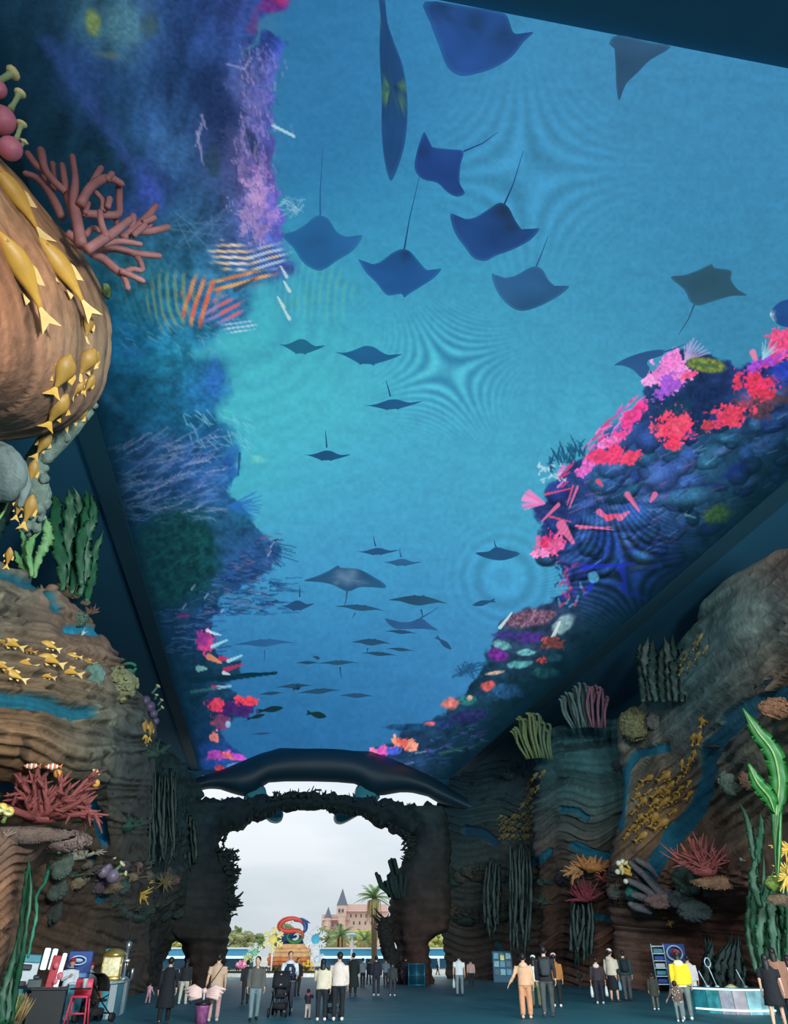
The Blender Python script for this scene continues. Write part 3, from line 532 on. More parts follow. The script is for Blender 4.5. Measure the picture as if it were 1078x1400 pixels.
nx_, ny_ = 680, 620
el = np.linspace(math.atan2(SZ - 1.6, SY0), math.atan2(SZ - 1.6, SY1), ny_)      # rows closer together far away? no: even steps of viewing angle
Ys = (SZ - 1.6) / np.tan(el); Xs = np.linspace(SX0, SX1, nx_)
GX, GY = np.meshgrid(Xs, Ys); V = np.stack([GX.ravel(), GY.ravel(), np.full(GX.size, SZ)], 1)
q = V - EYE; w_ = q @ _Fw; PXs = CX + F * (q @ _R) / w_; PYs = CY - F * (q @ _U) / w_
pic = screen_picture(PXs, PYs)
edge = np.minimum(smooth(SX0, SX0 + .9, V[:, 0]), smooth(SX1, SX1 - 1.1, V[:, 0])) if False else np.minimum(np.clip((V[:, 0] - SX0) / 0.9, 0, 1), np.clip((SX1 - V[:, 0]) / 3.2, 0, 1))
edge = np.where((V[:, 1] < 11) & (V[:, 0] > 5), 1.0, np.minimum(edge, .35 + .65 * np.clip((V[:, 0] - SX0) / 2.6, 0, 1)))
pic = pic * (0.12 + 0.88 * edge)[:, None] + np.array([8, 34, 48]) * (1 - edge)[:, None] * .8
me = grid_mesh('led_screen', V - np.array([5, 35, SZ]), ny_, nx_, emat('led_screen_light', 1.0, sample='NONE'), srgb(pic), 'picture')
screen = new_obj('led_screen', me, None, (5, 35, SZ)); tag(screen, 'huge ceiling LED screen showing manta rays over coral reefs in blue water', 'screen')

# rays and fish in the picture: flat lit shapes lying on the screen
RAY_A = [(-1, .14), (-.8, .1), (-.55, .2), (-.28, .42), (-.12, .54), (.06, .54), (.22, .44), (.42, .2), (.66, .06), (1, .16), (.82, -.06), (.55, -.26), (.3, -.42), (.2, -.5), (.16, -.58), (.08, -.5), (-.16, -.5), (-.24, -.56), (-.3, -.46), (-.56, -.2), (-.8, 0)]
RAY_B = [(-1, -.1), (-.7, .14), (-.4, .34), (-.18, .44), (-.14, .56), (-.08, .45), (.12, .45), (.18, .56), (.22, .44), (.45, .3), (.72, .1), (1, -.16), (.7, -.1), (.4, -.26), (.12, -.44), (-.06, -.46), (-.3, -.36), (-.6, -.16)]
def ray_part(name, outl, col, tail=None, tw=1.6, dz=0.03, spots=None):
    P = [np.array(p, float) for p in outl]
    # subdivide the outline so that curves stay smooth
    S = []
    n = len(P)
    for i in range(n):
        a, b, c, d = P[i - 1], P[i], P[(i + 1) % n], P[(i + 2) % n]
        for k in range(3):
            t = k / 3.; S.append(.5 * ((2 * b) + (c - a) * t + (2 * a - 5 * b + 4 * c - d) * t * t + (3 * b - a - 3 * c + d) * t ** 3))
    cen = sum(P) / n
    rings = [S] + [[cen + (p - cen) * k for p in S] for k in (.88, .66, .36)]
    pts = [p for r in rings for p in r] + [cen]; N = len(S); fs = []
    for j in range(3): fs += [(j * N + i, j * N + (i + 1) % N, (j + 1) * N + (i + 1) % N, (j + 1) * N + i) for i in range(N)]
    fs += [(3 * N + i, 3 * N + (i + 1) % N, 4 * N) for i in range(N)]
    if tail is not None:
        T = [np.array(p, float) for p in tail]; o0 = len(pts)
        for i, p in enumerate(T):
            t = T[min(i + 1, len(T) - 1)] - T[max(i - 1, 0)]; t /= np.linalg.norm(t) + 1e-9; nn = np.array([-t[1], t[0]]) * tw * (.75 - .55 * i / (len(T) - 1))
            pts += [p + nn, p - nn]
        fs += [(o0 + 2 * i, o0 + 2 * i + 1, o0 + 2 * i + 3, o0 + 2 * i + 2) for i in range(len(T) - 1)]
    A = np.array(pts); W = np.array([onz(x, y, SZ - dz) for x, y in A])
    cc = np.tile(np.array(col, float), (len(A), 1)) * (.88 + .24 * fbm(A[:, 0] / 40, A[:, 1] / 30, 7, 2))[:, None]
    rim = np.zeros(len(A)); rim[:N] = .3; cc = cc * (1 - rim[:, None]) + rim[:, None] * rbf(A[:, 0], A[:, 1], WATER, 70.)
    if spots:
        for (x, y, r, c) in spots:
            k = np.exp(-((A[:, 0] - x) ** 2 + (A[:, 1] - y) ** 2) / (r * r))[:, None]; cc = cc * (1 - k) + k * np.array(c, float)
    me = bpy.data.meshes.new(name); L = np.array([5, 35, SZ]); me.from_pydata([tuple(p) for p in W - L], [], fs); me.materials.append(emat('led_shape_light', 1.0, sample='NONE')); setcol(me, srgb(cc), 'picture')
    return new_obj(name, me, screen)
def ray_t(cx, cy, hw, hh, rot, kind, col, tail=None, **k):
    r = math.radians(rot); T = RAY_A if kind == 'A' else RAY_B
    o_ = [(cx + hw * x * math.cos(r) + hh * y * math.sin(r), cy + hw * x * math.sin(r) - hh * y * math.cos(r)) for x, y in T]
    return ray_part('manta_ray', o_, col, tail, **k)
NAVY = (34, 74, 124); DKN = (28, 58, 98); SLA = (46, 92, 136)
ray_part('manta_ray', [(581, 2), (588, 30), (600, 62), (612, 92), (630, 104), (652, 101), (676, 93), (700, 78), (716, 58), (730, 44), (714, 46), (702, 44), (694, 22), (680, 16), (640, 9)], (40, 78, 140), spots=[(600, 12, 14, (30, 60, 96)), (690, 50, 16, (34, 66, 110)), (650, 30, 14, (34, 64, 106))])
ray_part('manta_ray', [(833, 60), (839, 58), (842, 90), (843, 118), (847, 138), (856, 116), (874, 98), (890, 82), (918, 64), (890, 58), (845, 48)], (48, 84, 116))
ray_part('long_fish', [(518, -6), (520, 22), (519, 70), (522, 130), (522, 180), (526, 220), (533, 246), (540, 240), (552, 205), (557, 170), (557, 130), (551, 90), (540, 60), (530, 30), (526, -4)], (34, 72, 118), spots=[(529, 132, 7, (96, 140, 76)), (529, 116, 5, (80, 126, 80)), (551, 120, 5, (104, 152, 70)), (549, 140, 5, (104, 152, 70)), (540, 120, 6, (26, 56, 92)), (520, 20, 6, (60, 120, 110))])
ray_part('manta_ray', [(580, 180), (585, 194), (592, 201), (616, 204), (634, 207), (630, 226), (629, 250), (636, 264), (625, 269), (612, 263), (598, 250), (578, 245), (567, 230), (571, 205)], (36, 70, 132), [(634, 207), (660, 196), (682, 180)], spots=[(578, 206, 10, (32, 58, 108))])
ray_part('manta_ray', [(616, 292), (632, 299), (650, 297), (668, 286), (684, 277), (696, 284), (706, 303), (720, 318), (738, 312), (726, 328), (700, 342), (678, 350), (664, 357), (648, 353), (636, 338), (622, 318)], (36, 72, 128), [(690, 279), (702, 252), (716, 206)], spots=[(690, 288, 14, (34, 56, 84)), (700, 310, 10, (34, 60, 92))])
ray_part('manta_ray', [(673, 374), (684, 380), (704, 377), (722, 367), (732, 364), (742, 368), (750, 382), (762, 392), (779, 391), (766, 404), (740, 418), (718, 425), (702, 422), (686, 408), (676, 390)], SLA, [(733, 366), (742, 344), (750, 322)])
ray_part('manta_ray', [(386, 322), (402, 316), (416, 308), (428, 298), (438, 294), (450, 300), (462, 318), (478, 324), (496, 322), (484, 342), (462, 356), (440, 370), (424, 366), (412, 356), (402, 340)], (40, 96, 148), [(438, 294), (438, 262), (442, 200)])
ray_part('manta_ray', [(490, 354), (500, 361), (518, 359), (536, 346), (548, 341), (560, 343), (572, 356), (586, 370), (604, 367), (594, 380), (576, 392), (560, 402), (553, 407), (549, 402), (536, 404), (527, 402), (514, 386), (500, 372)], (36, 84, 140), [(553, 341), (560, 300), (574, 240)], spots=[(555, 348, 8, (32, 62, 104))])
ray_t(413, 474, 32, 19, 2, 'A', (36, 104, 136)); ray_t(504, 486, 46, 24, 2, 'A', (34, 92, 136))
ray_t(538, 553, 40, 13, -4, 'A', (34, 88, 132), [(534, 542), (531, 530), (528, 520)]); ray_t(448, 623, 32, 13, 0, 'A', (34, 88, 130), [(447, 612), (446, 598), (445, 588)])
ray_part('manta_ray', [(917, 379), (936, 376), (956, 369), (973, 361), (978, 366), (1000, 370), (1000, 382), (1010, 396), (1022, 404), (1000, 405), (970, 414), (955, 418), (944, 412), (936, 396)], (46, 84, 104), [(950, 416), (942, 436), (928, 458)], spots=[(1003, 362, 3, (46, 84, 104))])
ray_part('manta_ray', [(840, 499), (860, 488), (886, 480), (908, 478), (906, 486), (892, 488), (885, 497), (889, 504), (880, 518), (866, 506), (852, 500)], (46, 90, 140), [(906, 482), (924, 476), (938, 470)])
ray_part('large_fish', [(1053, 430), (1060, 418), (1074, 410), (1100, 410), (1110, 450), (1078, 448), (1062, 442)], (36, 76, 134), spots=[(1053, 430, 5, (200, 226, 236)), (1056, 438, 4, (170, 206, 226))])
ray_part('manta_ray', [(1024, 366), (1000, 372)][:0] + [(650, 756), (668, 754), (678, 748), (692, 751), (712, 757), (690, 766), (668, 764)], (36, 82, 124), [(679, 749), (677, 744), (676, 738)])
ray_t(517, 754, 30, 9, -2, 'A', (38, 82, 126), [(514, 747), (512, 740), (511, 733)]); ray_t(550, 769, 28, 9, 0, 'A', (44, 90, 132), [(549, 762), (547, 755), (547, 749)])
ray_part('manta_ray', [(415, 794), (432, 788), (450, 780), (462, 773), (466, 776), (485, 777), (496, 780), (512, 789), (526, 798), (527, 804), (510, 803), (492, 803), (480, 808), (470, 807), (456, 800), (438, 796)], (40, 84, 122), [(475, 806), (474, 818), (471, 829)], spots=[(466, 786, 7, (96, 132, 162)), (476, 792, 8, (96, 132, 162)), (482, 784, 8, (90, 126, 158)), (460, 796, 4, (84, 120, 150)), (492, 797, 4, (84, 120, 150))])
ray_t(407, 828, 24, 13, -4, 'A', (40, 84, 128), [(410, 816), (410, 808), (410, 800)], spots=[(400, 838, 5, (34, 66, 106))])
ray_t(493, 831, 34, 9, 5, 'B', (42, 86, 120), [(486, 838), (482, 846)], tw=1.2)
ray_t(572, 821, 41, 15, 3, 'B', (40, 82, 112), [(576, 833), (578, 841), (577, 846)])
ray_part('manta_ray', [(527, 845), (540, 850), (562, 850), (576, 845), (590, 855), (600, 862), (582, 860), (560, 860), (542, 860), (530, 852)], (44, 88, 134), [(574, 846), (588, 838), (600, 830)])
ray_t(549, 864, 22, 6, 4, 'B', (38, 76, 108)); ray_t(508, 878, 27, 10, 2, 'B', (40, 80, 114), [(503, 886), (502, 892)]); ray_t(519, 894, 25, 6, 4, 'B', (38, 78, 108)); ray_t(548, 888, 20, 5, 5, 'B', (40, 80, 112))
ray_t(362, 879, 42, 11, -2, 'B', (42, 92, 140), [(362, 889), (362, 898), (361, 906)]); ray_t(463, 906, 28, 7, -1, 'B', (38, 80, 108), [(465, 912), (466, 920), (467, 928)]); ray_t(421, 906, 17, 5, 0, 'B', (36, 76, 104))
ray_t(403, 938, 26, 7, -3, 'B', (40, 78, 108)); ray_t(371, 948, 18, 5, -4, 'B', (36, 74, 104)); ray_t(437, 945, 30, 8, -4, 'B', (38, 80, 108)); ray_t(488, 951, 25, 7, 1, 'B', (40, 80, 114))
ray_t(359, 1003, 16, 3.5, -3, 'B', (36, 74, 112))
def fish_pic(cx, cy, L, Hh, rot, col):
    r = math.radians(rot); T = [(-1, .0), (-.7, .6), (-.2, .95), (.3, .6), (.66, .2), (1, .75), (.92, 0), (1, -.75), (.66, -.2), (.3, -.6), (-.2, -.95), (-.7, -.6)]
    return ray_part('dark_fish', [(cx + L * x * math.cos(r) - Hh * y * math.sin(r), cy + L * x * math.sin(r) + Hh * y * math.cos(r)) for x, y in T], col)
fish_pic(662, 824, 16, 4, -12, (40, 84, 124)); fish_pic(607, 879, 14, 4, 210 + 10, (40, 80, 120)); fish_pic(370, 970, 18, 4.5, 172, (20, 52, 60)); fish_pic(350, 980, 13, 3, 165, (20, 52, 62)); fish_pic(433, 977, 14, 5, 192, (24, 56, 64)); fish_pic(406, 940, 6, 4, 160, (22, 50, 70)); fish_pic(433, 899, 5, 2.5, 200, (36, 72, 98)); fish_pic(348, 922, 30, 3, -3, (12, 50, 66))
# ================================================================ sculpted rock masses
M_ROCK = mat('painted_sculpted_rock', (255, 255, 255), 0.82, noise=0.22, nscale=3.0, bump=0.5, bscale=5.0, vcol='paint')
ROCKS = []
def catmull(P, n):
    """resample a polyline array (k, ...) to n samples"""
    P = np.asarray(P, float); k = len(P); t = np.linspace(0, k - 1, n); i = np.minimum(t.astype(int), k - 2); f = (t - i)
    f = f.reshape((-1,) + (1,) * (P.ndim - 1))
    g = lambda j: P[np.clip(j, 0, k - 1)]
    a, b, c, d = g(i - 1), g(i), g(i + 1), g(i + 2)
    a = np.where((i == 0).reshape(f.shape), 2 * b - c, a); d = np.where((i + 2 > k - 1).reshape(f.shape), 2 * c - b, d)
    return .5 * ((2 * b) + (c - a) * f + (2 * a - 5 * b + 4 * c - d) * f * f + (3 * b - a - 3 * c + d) * f ** 3)
def rock(name, label, net, nu, nv, strata, albedo, rivers=(), amp=.35, bscale=2.2, seed=0, back=(0, 0, 0), side=(0, 0, 0), ridge=.12, pits=1.0, cat_='rock', sig=45., sharp=2.0):
    """net: rows (top to bottom) of points (px, py or None for the floor, distance)"""
    N = []
    for row in net: N.append([ground(p[0], p[2]) if p[1] is None else at(*p) for p in row])
    N = np.array(N)
    top = N[0] + np.array(back, float); N = np.concatenate([[top], N], 0)           # the crown runs back towards the wall
    if any(side): N = np.concatenate([(N[:, 0] + np.array(side, float))[:, None], N], 1) if side[0] > 0 else np.concatenate([N, (N[:, -1] + np.array(side, float))[:, None]], 1)
    G = catmull(N, nu); G = catmull(G.swapaxes(0, 1), nv).swapaxes(0, 1)            # nu x nv
    P0 = G.reshape(-1, 3)
    q = P0 - EYE; w = q @ _Fw; px = CX + F * (q @ _R) / w; py = CY - F * (q @ _U) / w
    du = np.gradient(G, axis=0); dv = np.gradient(G, axis=1); n = np.cross(du, dv); n /= np.linalg.norm(n, axis=2, keepdims=True) + 1e-9
    if np.mean(np.sum(n * (EYE - G), 2)) < 0: n = -n
    n = n.reshape(-1, 3)
    U_, V_ = np.meshgrid(np.linspace(0, 1, nu), np.linspace(0, 1, nv), indexing='ij'); U_ = U_.ravel(); V_ = V_.ravel()
    s = strata(P0, px, py, U_, V_)                                                  # layer coordinate
    a_ = P0[:, 0] + P0[:, 1]
    big = fbm(a_ / bscale, P0[:, 2] / bscale, seed, 3) - .5
    s = s + 1.5 * (fbm(a_ / 5., P0[:, 2] / 5., seed + 9, 3) - .5)
    lay = s - np.floor(s); saw = np.minimum(lay / .72, (1 - lay) / .28)             # worn ledges: slow rise, quick undercut
    lay2 = (s * 2.7) - np.floor(s * 2.7); saw2 = np.minimum(lay2 / .6, (1 - lay2) / .4)
    lvl = _hash(np.floor(s).astype(np.int64), np.zeros(len(s), np.int64), seed + 3) - .5
    pit = pits * smooth(.70, .80, fbm(a_ * 1.6, P0[:, 2] * 4.0, seed + 21, 2))
    rmod = (1 - .5 * smooth(.55, .75, U_)) * (.2 + .8 * smooth(.38, .68, fbm(a_ / 4., P0[:, 2] / 2.5, seed + 33, 3)))      # ledges come and go along the face
    disp = amp * 2 * big + ridge * rmod * (smooth(0, 1, saw) - .5) + ridge * .22 * rmod * (saw2 - .5) + ridge * .5 * lvl - .06 * pit
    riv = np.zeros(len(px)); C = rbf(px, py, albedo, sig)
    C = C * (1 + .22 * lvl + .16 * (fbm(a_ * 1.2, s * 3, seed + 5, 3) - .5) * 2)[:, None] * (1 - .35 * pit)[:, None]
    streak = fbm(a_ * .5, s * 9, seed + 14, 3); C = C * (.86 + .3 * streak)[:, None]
    for line, wd, col in rivers:
        d = np.full(len(px), 1e9); L = np.array(line, float)
        for (ax, ay), (bx, by) in zip(L[:-1], L[1:]):
            ex, ey = bx - ax, by - ay; t = np.clip(((px - ax) * ex + (py - ay) * ey) / (ex * ex + ey * ey), 0, 1)
            d = np.minimum(d, np.hypot(px - ax - t * ex, py - ay - t * ey))
        k = 1 - smooth(wd * .75, wd * 1.05, d + 2.5 * (fbm(px / 9, py / 9, 71, 2) - .5)); riv = np.maximum(riv, k)
        C = C * (1 - k[:, None]) + k[:, None] * np.array(col, float) * (.9 + .2 * streak)[:, None]
    disp = disp * (1 - .75 * riv) - .18 * riv
    P = P0 + n * disp[:, None]; P[:, 2] = np.clip(P[:, 2], -.05, ZC - .2)
    P[:, 0] = np.clip(P[:, 0], XL + .1, XR - .1)
    me = grid_mesh(name, P, nu, nv, M_ROCK, srgb(np.clip(C, 3, 250)))
    o = new_obj(name, me); tag(o, label, cat_); ROCKS.append(o)
    return o
TUR = (20, 92, 110); BRN = (124, 90, 66); DBR = (96, 62, 48); GRY = (112, 106, 96); TEA = (52, 92, 96); ORG = (150, 96, 66)

# --- big mass at the right
R1 = rock('rock_cliff', 'tall overhanging brown and grey rock cliff with blue streams, nearest on the right', [
    [(846, 985, 41), (868, 972, 39.5), (888, 945, 38), (908, 915, 36.5), (950, 858, 33), (1000, 790, 29), (1078, 738, 25.5), (1190, 690, 21)],
    [(848, 1030, 40), (870, 1020, 38.5), (892, 1005, 37), (915, 990, 36), (960, 960, 32.5), (1010, 930, 29), (1078, 900, 25.6), (1200, 880, 21)],
    [(846, 1090, 40), (872, 1085, 38.5), (896, 1075, 37.6), (920, 1065, 37), (968, 1050, 34.6), (1020, 1030, 31), (1085, 1010, 28), (1210, 1000, 24)],
    [(838, 1150, 41.5), (868, 1150, 40), (898, 1145, 39.4), (925, 1140, 39), (972, 1130, 37), (1025, 1125, 33.8), (1092, 1120, 30.8), (1220, 1110, 26)],
    [(836, 1200, 43), (868, 1203, 41.6), (900, 1205, 40.6), (930, 1205, 40), (978, 1205, 37.4), (1030, 1205, 34.6), (1098, 1205, 31.8), (1230, 1200, 27.5)],
    [(840, 1250, 45), (872, 1252, 44.2), (905, 1255, 43.6), (934, 1255, 43), (982, 1255, 41), (1034, 1255, 37.6), (1102, 1255, 34.4), (1235, 1250, 29)],
    [(842, 1300, 46), (875, 1300, 45.3), (908, 1300, 44.6), (938, 1300, 43.8), (986, 1300, 41.6), (1038, 1300, 38.2), (1106, 1300, 35), (1240, 1300, 29.6)],
    [(842, None, 46), (876, None, 45.4), (910, None, 44.8), (940, None, 44), (988, None, 41.8), (1040, None, 38.4), (1108, None, 35.2), (1242, None, 29.8)]],
    300, 330, lambda P, px, py, u, v: np.where(u < .8, 1, 1) * (px * .55 + py * .62) / 13. * (1 - smooth(1190, 1240, py)) + smooth(1190, 1240, py) * (P[:, 2] * 2.6 + px * .01),
    [(1060, 780, (112, 92, 80)), (1000, 830, (82, 112, 108)), (950, 900, (80, 114, 112)), (1040, 880, (98, 106, 98)), (1060, 940, (150, 96, 64)), (1000, 960, (92, 110, 104)), (930, 960, (76, 110, 110)), (870, 990, (110, 96, 76)), (1050, 1010, (112, 100, 80)), (1010, 1060, (104, 96, 80)),
     (880, 1050, (132, 96, 64)), (850, 1060, (58, 100, 116)), (960, 1000, (92, 108, 108)), (900, 1100, (126, 90, 60)), (930, 1160, (140, 92, 58)), (870, 1170, (104, 84, 66)), (990, 1110, (104, 88, 72)), (1050, 1130, (96, 80, 66)), (980, 1180, (112, 80, 60)), (900, 1230, (70, 66, 66)), (960, 1240, (104, 66, 50)), (1030, 1240, (100, 60, 46)), (980, 1300, (104, 60, 46)), (1050, 1320, (90, 56, 46)), (900, 1300, (96, 62, 48)), (850, 1300, (90, 66, 54))],
    rivers=[([(912, 1022), (870, 1030), (853, 1052), (846, 1085), (844, 1130)], 7, TUR), ([(1078, 950), (1030, 965), (990, 1005), (972, 1022), (968, 1060), (950, 1110), (920, 1145), (897, 1180), (886, 1200)], 13, (18, 86, 106)), ([(1030, 965), (1000, 985)], 16, (40, 92, 108))],
    amp=.5, bscale=4.0, seed=11, back=(3.5, 1.5, -1.2), side=(4, 5, -1), ridge=.24, pits=.4)
# --- second mass: teal ledges
R2 = rock('rock_cliff', 'teal rock cliff of wavy stacked ledges under the ribbed fan coral', [
    [(740, 1018, 48), (762, 996, 46.5), (785, 988, 45.6), (812, 987, 45), (840, 984, 44.6), (872, 982, 44)],
    [(736, 1070, 48.2), (762, 1060, 46), (786, 1055, 45), (814, 1056, 44.6), (842, 1058, 44.4), (872, 1060, 44.2)],
    [(734, 1130, 49), (762, 1128, 47), (788, 1125, 46), (816, 1128, 45.4), (842, 1132, 45.2), (874, 1135, 45)],
    [(734, 1180, 49.4), (763, 1182, 47.6), (790, 1180, 46.4), (818, 1182, 45.8), (844, 1186, 45.6), (876, 1190, 45.6)],
    [(738, 1230, 51), (766, 1232, 49.4), (792, 1232, 48), (820, 1232, 47.2), (846, 1234, 47), (878, 1236, 47)],
    [(742, 1290, 52), (768, 1290, 50.4), (794, 1290, 49), (822, 1290, 48.2), (848, 1290, 48), (880, 1290, 48)],
    [(742, None, 52.2), (768, None, 50.6), (794, None, 49.2), (822, None, 48.4), (848, None, 48.2), (880, None, 48.2)]],
    260, 150, lambda P, px, py, u, v: (py + 10 * np.sin((px - 742) / 17.) * smooth(1020, 1120, py) + 22 * smooth(790, 850, px) * smooth(1060, 1150, py) - 10 * smooth(770, 740, px)) / 11.5,
    [(760, 1010, (44, 84, 90)), (800, 1020, (52, 96, 98)), (840, 1010, (50, 90, 94)), (790, 1070, (56, 104, 102)), (830, 1090, (54, 96, 96)), (760, 1080, (46, 84, 88)), (800, 1120, (60, 92, 92)), (830, 1140, (84, 78, 68)), (760, 1130, (80, 64, 66)), (780, 1150, (104, 80, 64)), (820, 1170, (90, 80, 64)), (760, 1200, (84, 66, 56)), (800, 1210, (100, 70, 54)), (850, 1220, (110, 74, 54)), (780, 1260, (84, 58, 46)), (830, 1270, (110, 72, 52)), (760, 1300, (80, 58, 46)), (820, 1310, (96, 62, 48))],
    rivers=[([(768, 1106), (790, 1108), (802, 1118)], 5, (20, 88, 104)), ([(786, 1156), (806, 1166), (826, 1172), (850, 1176)], 8, TUR), ([(712, 1186), (735, 1178), (752, 1164)], 6, TUR), ([(806, 1254), (830, 1258), (862, 1262)], 5, TUR)],
    amp=.25, seed=23, back=(3, 1, -1.5), side=(4, 4, -.8), ridge=.42)
# --- third mass, towards the arch
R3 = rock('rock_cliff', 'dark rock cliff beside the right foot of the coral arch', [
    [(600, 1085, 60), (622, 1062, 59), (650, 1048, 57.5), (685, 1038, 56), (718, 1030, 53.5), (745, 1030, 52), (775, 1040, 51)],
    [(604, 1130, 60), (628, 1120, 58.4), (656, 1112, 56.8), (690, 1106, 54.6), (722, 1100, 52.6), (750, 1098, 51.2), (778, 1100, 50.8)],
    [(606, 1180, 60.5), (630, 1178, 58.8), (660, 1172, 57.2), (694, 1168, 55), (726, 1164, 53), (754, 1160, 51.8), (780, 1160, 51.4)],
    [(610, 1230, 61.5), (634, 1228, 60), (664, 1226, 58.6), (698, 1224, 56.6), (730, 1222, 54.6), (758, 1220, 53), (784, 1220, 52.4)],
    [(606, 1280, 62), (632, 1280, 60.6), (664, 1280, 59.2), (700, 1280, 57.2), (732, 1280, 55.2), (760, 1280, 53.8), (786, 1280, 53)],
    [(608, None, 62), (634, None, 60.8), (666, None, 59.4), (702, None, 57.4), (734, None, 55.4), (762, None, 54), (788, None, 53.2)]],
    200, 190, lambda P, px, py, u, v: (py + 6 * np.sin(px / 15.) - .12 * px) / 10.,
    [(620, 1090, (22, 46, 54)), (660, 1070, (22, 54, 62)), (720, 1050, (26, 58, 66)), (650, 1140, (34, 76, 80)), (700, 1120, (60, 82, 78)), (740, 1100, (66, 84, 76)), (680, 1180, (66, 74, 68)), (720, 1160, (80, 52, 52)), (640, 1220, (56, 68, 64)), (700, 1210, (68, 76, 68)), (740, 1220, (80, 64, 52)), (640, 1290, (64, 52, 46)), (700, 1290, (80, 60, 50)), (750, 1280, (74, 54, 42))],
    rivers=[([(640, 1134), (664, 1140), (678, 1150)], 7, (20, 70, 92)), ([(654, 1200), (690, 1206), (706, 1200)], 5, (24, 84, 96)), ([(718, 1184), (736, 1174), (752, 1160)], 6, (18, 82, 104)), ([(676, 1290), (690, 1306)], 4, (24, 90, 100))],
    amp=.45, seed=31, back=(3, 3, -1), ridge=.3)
# --- upper left boulder hanging into the hall
cen = (-210, 430)
rim = [(-260, 60, 7.6), (-130, 110, 8.4), (-40, 178, 9.2), (0, 214, 9.6), (58, 280, 10.1), (112, 346, 10.6), (146, 425, 11.1), (146, 500, 11.4), (124, 556, 11.7), (74, 590, 12.0), (0, 604, 12.2), (-120, 612, 11.6), (-260, 600, 10.6)]
def ring_(k, dD): return [(cen[0] + (x - cen[0]) * k, cen[1] + (y - cen[1]) * k, D - dD) for x, y, D in rim]
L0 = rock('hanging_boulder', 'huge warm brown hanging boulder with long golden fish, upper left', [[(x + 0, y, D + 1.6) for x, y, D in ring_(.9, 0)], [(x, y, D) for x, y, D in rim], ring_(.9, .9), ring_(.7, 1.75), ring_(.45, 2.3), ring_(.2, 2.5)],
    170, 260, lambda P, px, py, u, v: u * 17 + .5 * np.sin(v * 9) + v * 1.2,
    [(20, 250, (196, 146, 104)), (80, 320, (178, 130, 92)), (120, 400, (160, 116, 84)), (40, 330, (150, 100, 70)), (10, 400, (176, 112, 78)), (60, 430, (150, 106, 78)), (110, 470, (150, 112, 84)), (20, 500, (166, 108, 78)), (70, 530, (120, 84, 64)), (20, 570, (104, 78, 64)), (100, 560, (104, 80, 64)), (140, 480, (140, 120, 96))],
    amp=.07, bscale=1.4, seed=41, back=(-1.5, 1.0, .4), ridge=.05, sig=40., pits=.25)
